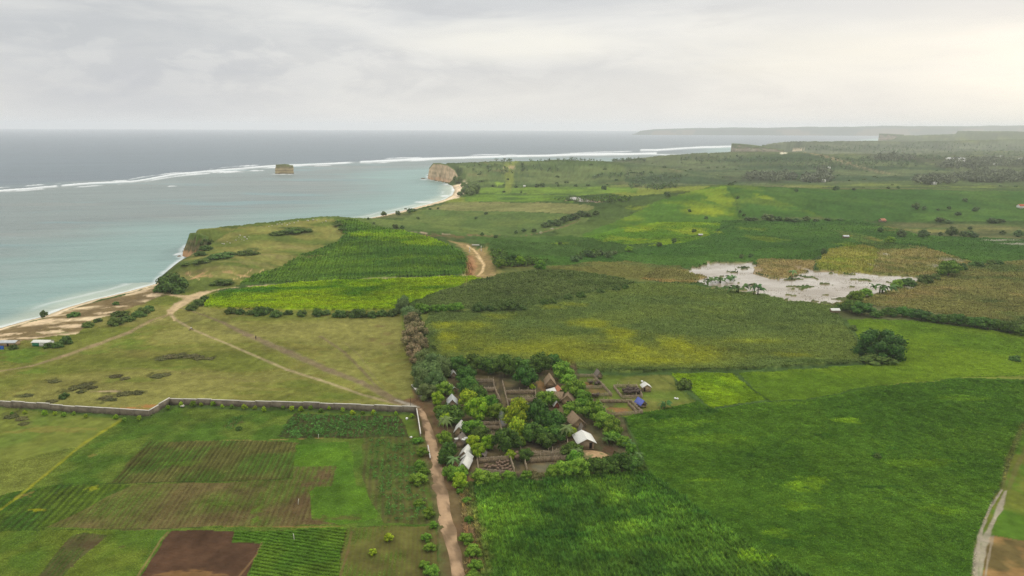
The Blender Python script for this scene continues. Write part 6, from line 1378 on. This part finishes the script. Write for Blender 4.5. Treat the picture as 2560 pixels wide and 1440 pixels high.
pole_thing('marker_post', 'thin pale stake in the garden above the round bush', 745, 1262, 16, 'post', M_cap, .07, .15)
pole_thing('marker_post', 'thin pale bent stake in the leafy level rows', 736, 1352, 18, 'post', M_cap, .07, -.1)
pole_thing('marker_post', 'thin pale stake under the cassava rows', 796, 1096, 12, 'post', M_cap, .07, .05)
for i, (x, y) in enumerate([(1174, 620), (1174, 627), (1203, 618), (1203, 626)]):
    pole_thing('gate_post', f'{ORD[i]} from the upper left of the white posts beside the track bend', x, y + 3, 6, 'post', M_cap, .3)
pb = MB(); pb.box((0, 0, .5), (4.5, .5, .7)); b_, _ = m_at(1189, 616); tag(link('white_trough', pb.mesh('white_trough', M_cap), None, (b_[0], b_[1], hz(b_[0], b_[1]))), 'long white trough near the bend of the bare track', 'trough')

# ------------------------------------------------------------------ stick-fenced pens
def stick_panel(root, P, Q_, h, dense=.2, wallish=False, mat=None, seed=0):
    rd = random.Random(seed); d = Q_ - P; L_ = np.linalg.norm(d[:2]); n = max(2, int(L_ / dense)); o0 = np.array(root.location); mb = MB(); rz = math.atan2(d[1], d[0])
    for i in range(n + 1):
        f = i / n; x, y = P[0] + d[0] * f, P[1] + d[1] * f; z = hz(x, y); hh = h * rd.uniform(.75, 1.15) * (1.5 if rd.random() < .06 else 1)
        lx, ly = rd.uniform(-.12, .12), rd.uniform(-.12, .12); w = rd.uniform(.05, .1)
        mb.tube([(x - o0[0], y - o0[1], z - .2 - o0[2]), (x + lx - o0[0], y + ly - o0[1], z + hh - o0[2])], [w, w * .7], 4)
    for k in (.35, .7, .95):
        for s in range(max(1, int(L_ / 3))):
            m_ = max(1, int(L_ / 3)); a = P + d * (s / m_); b2 = P + d * ((s + 1) / m_)
            mb.tube([(a[0] - o0[0], a[1] - o0[1], hz(a[0], a[1]) + h * k - o0[2] + rd.uniform(-.06, .06)), (b2[0] - o0[0], b2[1] - o0[1], hz(b2[0], b2[1]) + h * k - o0[2] + rd.uniform(-.06, .06))], .07, 4)
    part('fence_panel', mb, mat or M_stick, root)
    if wallish:
        wb = MB(); m_ = max(1, int(L_ / 2))
        for s in range(m_):
            c = P + d * ((s + .5) / m_); wb.box((c[0] - o0[0], c[1] - o0[1], hz(c[0], c[1]) - o0[2] + h * .38), (L_ / m_ + .02, .4, h * .86 * rd.uniform(.9, 1.08)), rz, None, .8)
        part('packed_bank', wb, M_stone, root)
def pen(label, runs, h=1.3, name='cattle_pen', wallish=()):
    P0 = hit(*runs[0][0]); root = empty(name, (P0[0], P0[1], hz(P0[0], P0[1])), 0, label, 'pen')
    for i, r_ in enumerate(runs):
        for a, b2 in zip(r_[:-1], r_[1:]): stick_panel(root, hit(*a), hit(*b2), h, .24, i in wallish, seed=int(a[0] + a[1]))
    return root
pen('small back pen with a grey rail fence, left of the dark lane', [[(1188, 957), (1233, 957), (1237, 978), (1195, 978)]], 1.3, wallish=())
pen('second back pen below it, left of the dark lane', [[(1196, 980), (1238, 980), (1250, 1006), (1208, 1004)]], 1.3, wallish=(0,))
pen('long fenced yard right of the dark lane with three cross banks', [[(1256, 960), (1262, 985), (1271, 1022)], [(1265, 986), (1338, 985)], [(1268, 1008), (1336, 1006)], [(1271, 1030), (1342, 1028)], [(1338, 985), (1344, 1028)]], 1.4, wallish=(1, 2, 3))
pen('small fenced yard in front of the smoke with two brown banks', [[(1200, 1064), (1248, 1064)], [(1204, 1075), (1252, 1075)], [(1248, 1058), (1256, 1092)], [(1228, 1095), (1256, 1095)]], 1.3, wallish=(0, 1))
pen('crowded buffalo pen at the front of the village', [[(1197, 1158), (1275, 1152)], [(1275, 1150), (1286, 1184)], [(1193, 1156), (1196, 1184), (1284, 1192)]], 1.4, wallish=(0,))
pen('wide lower yard with a tall pole, right of the lane', [[(1318, 1142), (1350, 1141), (1418, 1142)], [(1312, 1160), (1318, 1182)], [(1320, 1158), (1422, 1152)], [(1418, 1110), (1424, 1152)], [(1298, 1120), (1304, 1138)]], 1.5, wallish=(2,))
pen('back paddock pens with rough rail fences on the reddish earth', [[(1440, 943), (1484, 943)], [(1484, 944), (1530, 992)], [(1455, 973), (1505, 972)], [(1462, 993), (1528, 990)], [(1468, 956), (1492, 956)]], 1.1)
pen('cattle yard left of the bamboo hut', [[(1534, 970), (1554, 996)], [(1534, 969), (1590, 969)], [(1590, 967), (1606, 994)], [(1556, 997), (1606, 995)]], 1.1)
pen('empty brown yard with a stone-lined side near the blue tarpaulin', [[(1497, 1008), (1516, 1034)], [(1500, 1007), (1577, 1007)], [(1577, 1006), (1606, 1038)], [(1530, 1040), (1606, 1038)], [(1570, 1012), (1592, 1034)]], 1.1, wallish=(1, 4))
pole_thing('tall_pole', 'tall thin pole rising above the wide lower yard', 1381, 1150, 36, 'pole', M_stick, .08)
# leaning sticks heap
b_, mpp = m_at(1400, 1138); mb = MB(); rd = random.Random(3)
for i in range(34):
    x = rd.uniform(-3, 3.5); mb.tube([(x, rd.uniform(-.5, .5), 0), (x + rd.uniform(-1.2, 1.2), rd.uniform(-1, 1), rd.uniform(.5, 1.9))], .05, 4)
tag(link('stick_heap', mb.mesh('stick_heap', M_stick), None, (b_[0], b_[1], hz(b_[0], b_[1]))), 'heap of pale leaning sticks in the wide lower yard', 'stick heap')
b_, mpp = m_at(1325, 998); mb = MB()
for i in range(60):
    x, y = rd.uniform(-2.6, 2.6), rd.uniform(-1, 1); mb.tube([(x, y, .1 + .6 * rd.random()), (x + rd.uniform(-1, 1), y + rd.uniform(-.6, .6), .3 + rd.random() * .8)], .045, 4)
tag(link('brush_pile', mb.mesh('brush_pile', M_stick), None, (b_[0], b_[1], hz(b_[0], b_[1]))), 'grey brushwood pile inside the long fenced yard', 'brush pile')

# ------------------------------------------------------------------ buffaloes
def buffalo_mesh(mat):
    mb = MB(); n = 10; rings = [(-1.05, 1.02, .10, .14), (-.95, 1.02, .26, .30), (-.6, .98, .34, .40), (-.1, .92, .38, .44), (.35, .96, .34, .42), (.62, 1.04, .25, .33), (.85, 1.14, .16, .22), (1.02, 1.2, .14, .18), (1.2, 1.16, .13, .15), (1.42, 1.02, .085, .10), (1.5, .98, .03, .04)]
    vs = []
    for x, z, ry, rz_ in rings:
        for k in range(n): a = 6.283 * k / n; vs.append((x * .92, 1.3 * ry * math.cos(a), z + 1.12 * rz_ * math.sin(a)))
    fs = []
    for i in range(len(rings) - 1):
        for k in range(n): k2 = (k + 1) % n; fs.append((i * n + k, (i + 1) * n + k, (i + 1) * n + k2, i * n + k2))
    fs.append(tuple(range(n))); fs.append(tuple(reversed([(len(rings) - 1) * n + k for k in range(n)])))
    mb.add(vs, fs)
    for x, y in ((.45, .2), (.45, -.2)): mb.tube([(x, y, .85), (x + .03, y, .42), (x, y, 0.0)], [.13, .075, .06], 6)
    for x, y in ((-.75, .2), (-.75, -.2)): mb.tube([(x, y, .9), (x + .12, y, .55), (x - .08, y, .38), (x - .02, y, 0)], [.17, .10, .07, .06], 6)
    mb.tube([(-1.05, 0, 1.1), (-1.16, 0, .8), (-1.14, 0, .45)], [.04, .025, .03], 5)
    for s in (-1, 1): mb.add([(1.1, s * .12, 1.28), (1.04, s * .34, 1.26), (1.12, s * .32, 1.16), (1.16, s * .13, 1.2)], [(0, 1, 2, 3), (3, 2, 1, 0)])
    return mb.mesh('buffalo_body', mat, True)
def horns():
    mb = MB()
    for s in (-1, 1): mb.tube([(1.08, s * .08, 1.34), (1.0, s * .3, 1.42), (.82, s * .42, 1.5), (.66, s * .34, 1.56)], [.05, .045, .03, .01], 5)
    return mb.mesh('horns', M_pole, True)
BM, BD, HM = buffalo_mesh(M_buff), buffalo_mesh(M_buffd), horns()
def buffalo(px, py, rz, label, group, dark=False, s=1.0):
    b_ = hit(px, py); o = link('buffalo', BD if dark else BM, None, (b_[0], b_[1], hz(b_[0], b_[1]) + .02), rz, (s * .78, s * 1.1, s)); tag(o, label, 'buffalo', group); link('horns', HM, o)
rd = random.Random(12)
for x, y in [(1217, 1168), (1223, 1174), (1231, 1170), (1213, 1172), (1239, 1171), (1243, 1163), (1249, 1160), (1255, 1163), (1261, 1161), (1247, 1169), (1254, 1172), (1262, 1170), (1269, 1166), (1269, 1158), (1275, 1172), (1258, 1178), (1267, 1177), (1245, 1177), (1276, 1180)]:
    buffalo(x, y, rd.random() * 6.28, 'brown buffalo standing among the others in the crowded front pen', 'buffaloes in the crowded front pen', False, .62)
for i, (x, y) in enumerate([(1292, 1142), (1291, 1151), (1298, 1151)]): buffalo(x, y, rd.random() * 6.28, f'brown buffalo in the dark lane, {ORD[i]} of three from the upper left', 'buffaloes in the dark lane')
for x, y in [(1560, 982), (1568, 980), (1576, 981), (1584, 978), (1592, 980), (1564, 987), (1574, 988), (1583, 986), (1593, 986), (1598, 984), (1588, 982), (1571, 976)]:
    buffalo(x, y, rd.random() * 6.28, 'dark buffalo in the herd of the yard by the bamboo hut', 'herd in the yard by the bamboo hut', True)
for i, (x, y) in enumerate([(1477, 963), (1490, 966), (1496, 963)]): buffalo(x, y, rd.random() * 6.28, f'dark buffalo in the back paddock, {ORD[i]} of three', 'buffaloes in the back paddock', True)
for i, (x, y) in enumerate([(1486, 995), (1494, 994)]): buffalo(x, y, rd.random() * 6.28, f"dark buffalo behind the lower rail of the back paddock, {['left', 'right'][i]} one of two", 'buffaloes behind the lower rail', True)
for i, (x, y) in enumerate([(1419, 1168), (1424, 1162), (1387, 1174)]): buffalo(x, y, rd.random() * 6.28, f'dark buffalo at the hedge end of the lower yard, {ORD[i]} of three', 'buffaloes at the hedge end', True)

# ------------------------------------------------------------------ people and motorbike
def person(label, px, py, shirt, legs, sit=False, rz=0, z_off=0, loc=None):
    b_ = hit(px, py) if loc is None else loc; root = empty('person', (b_[0], b_[1], hz(b_[0], b_[1]) + z_off), rz, label, 'person')
    mb = MB()
    if sit:
        mb.tube([(0, 0, .78), (0, .03, 1.0), (0, .06, 1.28), (0, .07, 1.4)], [.16, .15, .17, .07], 8)
        for s in (-1, 1): mb.tube([(s * .08, 0, .82), (s * .16, .38, .84), (s * .15, .36, .42)], [.09, .075, .05], 6); mb.tube([(s * .17, .05, 1.34), (s * .24, .18, 1.1), (s * .24, .48, 1.04)], [.055, .045, .035], 6)
        hc = (0, .1, 1.54)
    else:
        mb.tube([(0, 0, .86), (0, 0, 1.1), (0, 0, 1.36), (0, 0, 1.48)], [.15, .13, .18, .06], 8)
        for s in (-1, 1): mb.tube([(s * .09, 0, .92), (s * .1, .05 * s, .48), (s * .1, .12 * s, .03)], [.09, .065, .045], 6); mb.tube([(s * .19, 0, 1.4), (s * .25, .02, 1.12), (s * .23, .1, .86)], [.05, .042, .035], 6)
        hc = (0, .02, 1.62)
    mb.tube([(hc[0], hc[1] - .02, hc[2] - .16), (hc[0], hc[1], hc[2] - .08)], [.05, .055], 6); mb.ball(hc, .11, 9, 7, None, 0, (.88, 1, 1.2)); mb.ball((hc[0], hc[1] + .115, hc[2] - .01), .02, 5, 4)
    part('body', mb, M_skin, root, None, True)
    cb = MB()
    if sit: cb.tube([(0, 0, .80), (0, .03, 1.0), (0, .06, 1.28), (0, .07, 1.38)], [.185, .175, .2, .09], 9); [cb.tube([(s * .17, .05, 1.34), (s * .24, .18, 1.1)], [.075, .065], 6) for s in (-1, 1)]
    else: cb.tube([(0, 0, .84), (0, 0, 1.1), (0, 0, 1.36), (0, 0, 1.45)], [.175, .155, .2, .09], 9); [cb.tube([(s * .19, 0, 1.4), (s * .25, .02, 1.12)], [.07, .06], 6) for s in (-1, 1)]
    part('shirt', cb, shirt, root, None, True)
    lb = MB()
    for s in (-1, 1):
        if sit: lb.tube([(s * .08, 0, .82), (s * .16, .38, .84), (s * .15, .36, .5)], [.11, .09, .065], 6)
        else: lb.tube([(s * .09, 0, .93), (s * .1, .05 * s, .48), (s * .1, .12 * s, .12)], [.11, .08, .065], 6)
    part('trousers', lb, legs, root, None, True)
    hb = MB(); hb.ball((hc[0], hc[1] - .02, hc[2] + .03), .125, 9, 6, None, 0, (.9, 1, 1.0)); part('hair', hb, M_black, root, None, True)
    return root
b_ = hit(478, 826); mo = empty('motorcycle', (b_[0], b_[1], hz(b_[0], b_[1])), R(-55), 'small motorcycle ridden along the pale track over the pasture', 'motorcycle')
for yy in (-.6, .62):
    wb = MB(); wb.tube([(0, yy + .28 * math.cos(a * 6.283 / 12), .3 + .28 * math.sin(a * 6.283 / 12)) for a in range(13)], .05, 6, caps=False); wh = part('wheel', wb, M_rubber, mo)
    hb2 = MB(); hb2.tube([(-.05, yy, .3), (.05, yy, .3)], .07, 8); part('rim', hb2, M_tin2, wh)
bb = MB(); bb.tube([(0, -.6, .5), (0, -.2, .6), (0, .2, .58), (0, .5, .85)], [.08, .14, .12, .05], 8); bb.tube([(0, .5, .85), (0, .62, .3)], .035, 6); part('frame', bb, M_redw, mo)
sb = MB(); sb.box((0, -.25, .76), (.24, .7, .1)); part('seat', sb, M_black, mo)
hb = MB(); hb.tube([(-.32, .42, 1.02), (0, .5, .95), (.32, .42, 1.02)], .02, 6); part('handlebar', hb, M_pole, mo)
person('person in a pale shirt riding the motorcycle along the track', 0, 0, M_white, M_black, True, R(-55), 0, b_)
person('person in dark clothes standing alone on the open pasture', 640, 850, M_black, M_black, False, 1.0)

# loose things
def lump(name, label, px, py, s, mat, cat, group=None, sq=(1, .8, .7)):
    b_ = hit(px, py); random.seed(int(px * 7 + py)); mb = MB(); mb.ball((0, 0, s * .3), s, 7, 5, None, .25, sq); o = link(name, mb.mesh(name, mat), None, (b_[0], b_[1], hz(b_[0], b_[1]) + .05), random.random() * 6); return tag(o, label, cat, group)
lump('white_sack', 'white sack on the grass above the bamboo hut', 1605, 955, .5, M_white, 'sack'); lump('white_sack', 'left of two white sacks on the bare spot by the lime crop', 1688, 997, .4, M_white, 'sack'); lump('white_sack', 'right of two white sacks on the bare spot by the lime crop', 1694, 998, .4, M_white, 'sack')
lump('white_boulder', 'flat white slab lying inside the bend of the wall', 456, 1019, .9, M_whst, 'rock', None, (1.3, .8, .3)); lump('pale_sack', 'pale sack at the right end of the cassava rows', 1017, 1048, .5, M_white, 'sack'); lump('pale_sack', 'pale sack below the cassava rows near the wall end', 1028, 1095, .4, M_white, 'sack')
base = None; rd = random.Random(9); i = 0
spots = [(590, 600), (597, 593), (604, 597), (612, 592), (617, 597), (568, 604), (560, 610), (517, 617), (575, 607), (600, 588), (693, 561), (705, 560), (712, 557), (718, 562), (724, 558), (700, 557), (672, 566), (680, 563), (783, 549), (792, 550), (806, 556), (770, 551), (815, 552), (745, 553), (555, 608), (610, 600), (622, 591), (735, 556)]
for x, y in spots:
    if base is None: random.seed(4); mb = MB(); mb.ball((0, 0, .25), .8, 7, 5, None, .25, (1, .7, .6)); base = mb.mesh('pale_rock', M_whst)
    b_ = hit(x, y + 1.5); s = rd.uniform(.45, 1.1); o = link('pale_rock', base, None, (b_[0], b_[1], hz(b_[0], b_[1]) + .1), rd.random() * 6, (s, s, s)); tag(o, 'small pale limestone rock lying on the grassy headland top', 'rock', 'pale rocks scattered on the headland')
lump('sea_rock', 'small dark rock in the water left of the near headland', 448, 641, 1.5, M_stone, 'rock'); lump('sea_rock', 'small dark rock in the water left of the tan cliff', 1057, 447, 4, M_stone, 'rock')

# ------------------------------------------------------------------ smoke
b_, mpp = m_at(1258, 1066); random.seed(2); mb = MB(); mb.ball((0, 0, 1.2), 1, 12, 9, None, .2, (1.0, 1.0, 1.5)); mb.ball((-.5, .6, 3.0), 1, 12, 9, None, .2, (.8, .8, 1.4))
ms, nt, b = newmat('smoke'); nt.nodes.remove(b); pv = nt.nodes.new('ShaderNodeVolumePrincipled'); pv.inputs['Color'].default_value = (.8, .8, .8, 1); pv.inputs['Density'].default_value = .16
nt.links.new(pv.outputs[0], nt.nodes['Material Output'].inputs['Volume'])
o = link('smoke', mb.mesh('smoke', ms, True), None, (b_[0], b_[1], hz(b_[0], b_[1]))); tag(o, 'pale grey smoke rising at the end of the fenced lane', 'smoke', None, 'stuff')

# ------------------------------------------------------------------ haze
hx = MB(); hx.box((0, 10600, 60), (56000, 22600, 160 + 2 * 30)); mh, nt, b = newmat('haze'); nt.nodes.remove(b); pv = nt.nodes.new('ShaderNodeVolumePrincipled')
pv.inputs['Color'].default_value = (.93, .95, .97, 1); pv.inputs['Density'].default_value = 9e-5; pv.inputs['Anisotropy'].default_value = .25
nt.links.new(pv.outputs[0], nt.nodes['Material Output'].inputs['Volume'])
o = link('haze', hx.mesh('haze', mh)); o['kind'] = 'stuff'

# ------------------------------------------------------------------ world
w = bpy.data.worlds.new('World'); scene.world = w; w.use_nodes = True; nt = w.node_tree; N = nt.nodes; L = nt.links
bg = N['Background']; SUN_EL, SUN_AZ = R(24), R(38)
sky = N.new('ShaderNodeTexSky'); sky.sky_type = 'NISHITA'; sky.sun_disc = False; sky.sun_elevation = SUN_EL; sky.sun_rotation = SUN_AZ; sky.air_density = 1.0; sky.dust_density = 3
tc = N.new('ShaderNodeTexCoord'); sep = N.new('ShaderNodeSeparateXYZ'); L.new(tc.outputs['Generated'], sep.inputs[0])
def math_(op, a, b=None, c=None):
    m = N.new('ShaderNodeMath'); m.operation = op
    for i, q in enumerate((a, b, c)):
        if q is None: continue
        if hasattr(q, 'links') or hasattr(q, 'is_linked'): L.new(q, m.inputs[i])
        else: m.inputs[i].default_value = q
    return m.outputs[0]
def noise_dir(scale, detail, sc=(1, 1, 1), off=(0, 0, 0), rough=.5, dist=0):
    mp = N.new('ShaderNodeMapping'); mp.inputs['Scale'].default_value = sc; mp.inputs['Location'].default_value = off; L.new(tc.outputs['Generated'], mp.inputs[0])
    n = N.new('ShaderNodeTexNoise'); n.inputs['Scale'].default_value = scale; n.inputs['Detail'].default_value = detail; n.inputs['Roughness'].default_value = rough; n.inputs['Distortion'].default_value = dist; L.new(mp.outputs[0], n.inputs['Vector']); return n.outputs['Fac']
def ramp(x, a, b, c=0, d=1):
    m = N.new('ShaderNodeMapRange'); m.interpolation_type = 'SMOOTHSTEP'; m.inputs[1].default_value = a; m.inputs[2].default_value = b; m.inputs[3].default_value = c; m.inputs[4].default_value = d; L.new(x, m.inputs[0]); return m.outputs[0]
def mixc(f, a, b):
    m = N.new('ShaderNodeMix'); m.data_type = 'RGBA'
    if hasattr(f, 'is_linked'): L.new(f, m.inputs[0])
    else: m.inputs[0].default_value = f
    for i, q in ((6, a), (7, b)):
        if hasattr(q, 'is_linked'): L.new(q, m.inputs[i])
        else: m.inputs[i].default_value = (*q, 1)
    return m.outputs[2]
n1 = noise_dir(2.2, 6, (1, 1, 6.5), (3.1, .4, .2), .55, .3)
n2 = noise_dir(6, 5, (1, 1, 5), (1.3, 2.2, .7), .6, .5)
n3 = noise_dir(1.1, 3, (1, 1, 9), (7.3, .4, 1.2), .5)
base = mixc(ramp(n1, .36, .64), S(208, 210, 212), S(236, 235, 231))
base = mixc(ramp(n2, .50, .66, 0, .38), base, S(192, 194, 198))
base = mixc(ramp(n3, .5, .72, 0, .55), base, S(240, 236, 222))
# paler, pinkish towards the horizon; unseen sky overhead brightened to add ground light
base = mixc(ramp(sep.outputs['Z'], .13, -.01, 0, .75), base, S(232, 228, 222))
dl = ray(250, 130); 
def lobe(px, py, lo, hi, sx=1, sz=1):
    d = ray(px, py); d = d / np.linalg.norm(d); v = N.new('ShaderNodeVectorMath'); v.operation = 'SUBTRACT'; v.inputs[1].default_value = tuple(d); L.new(tc.outputs['Generated'], v.inputs[0])
    m = N.new('ShaderNodeVectorMath'); m.operation = 'MULTIPLY'; m.inputs[1].default_value = (sx, sx, sz); L.new(v.outputs[0], m.inputs[0]); l_ = N.new('ShaderNodeVectorMath'); l_.operation = 'LENGTH'; L.new(m.outputs[0], l_.inputs[0]); return ramp(l_.outputs['Value'], hi, lo)
def nz_lobe(f, k): return math_('MULTIPLY', f, math_('MULTIPLY_ADD', n2, 1.2, k))
base = mixc(nz_lobe(lobe(250, 60, .02, .34, 1, 2.2), .1), base, S(194, 197, 200))
base = mixc(nz_lobe(lobe(420, 215, .02, .30, 1, 4.5), -.15), base, S(194, 196, 202))
base = mixc(nz_lobe(lobe(820, 200, .02, .26, 1, 4.5), -.2), base, S(198, 200, 204))
base = mixc(nz_lobe(lobe(1290, 105, .01, .20, 1, 6.0), .15), base, S(246, 243, 232))
base = mixc(nz_lobe(lobe(2100, 110, .02, .30, 1, 4.5), .0), base, S(242, 238, 226))
base = mixc(nz_lobe(lobe(2640, 190, .0, .19, 1, 2.2), .1), base, S(255, 251, 236) * 1.02)
base = mixc(nz_lobe(lobe(2120, 35, .0, .2, 1, 5), -.1), base, S(214, 216, 218))
n4 = noise_dir(15, 5, (1, 1, 2.4), (2, 5, 1), .55, .3)
base = mixc(math_('MULTIPLY', lobe(560, 195, .05, .5, 1, 11), ramp(n4, .46, .6, 0, .3)), base, S(194, 196, 200))
base = mixc(math_('MULTIPLY', lobe(900, 150, .05, .7, 1, 9), ramp(n4, .52, .40, 0, .3)), base, S(238, 237, 233))
up = ramp(sep.outputs['Z'], .2, .75, 0, 1); base = mixc(up, base, np.array([1.45, 1.45, 1.46]))
cov = mixc(.005, base, sky.outputs[0])
L.new(cov, bg.inputs['Color']); bg.inputs['Strength'].default_value = 1.0
sun = bpy.data.lights.new('sun', 'SUN'); sun.energy = 1.1; sun.angle = R(14); sun.color = (1, .95, .86)
so = bpy.data.objects.new('sun', sun); COL.objects.link(so)
so.rotation_euler = (R(90) - SUN_EL, 0, math.pi - SUN_AZ)
import mathutils
sd_ = mathutils.Vector((math.sin(SUN_AZ) * math.cos(SUN_EL), math.cos(SUN_AZ) * math.cos(SUN_EL), math.sin(SUN_EL)))
so.rotation_euler = sd_.to_track_quat('Z', 'Y').to_euler()

# ------------------------------------------------------------------ camera and render settings
cam = bpy.data.cameras.new('camera'); co = bpy.data.objects.new('camera', cam); COL.objects.link(co); scene.camera = co
cam.sensor_width = 36; cam.lens = 36 * F / 2560; cam.clip_end = 80000; cam.clip_start = 1
M = mathutils.Matrix(((rc[0], uc[0], -fwd[0], 0), (rc[1], uc[1], -fwd[1], 0), (rc[2], uc[2], -fwd[2], CAM_H), (0, 0, 0, 1)))
co.matrix_world = M
vs = scene.view_settings; vs.view_transform = 'Standard'; vs.look = 'None'; vs.exposure = 0; vs.gamma = 1
scene.render.resolution_x = 1024; scene.render.resolution_y = 576
cy = scene.cycles; cy.use_denoising = True; cy.denoiser = 'OPENIMAGEDENOISE'; cy.denoising_input_passes = 'RGB_ALBEDO_NORMAL'; cy.denoising_prefilter = 'NONE'; cy.max_bounces = 5; cy.diffuse_bounces = 2; cy.glossy_bounces = 2; cy.transmission_bounces = 2; cy.volume_bounces = 1; cy.transparent_max_bounces = 4; cy.use_adaptive_sampling = True; cy.adaptive_threshold = .015
print('done')
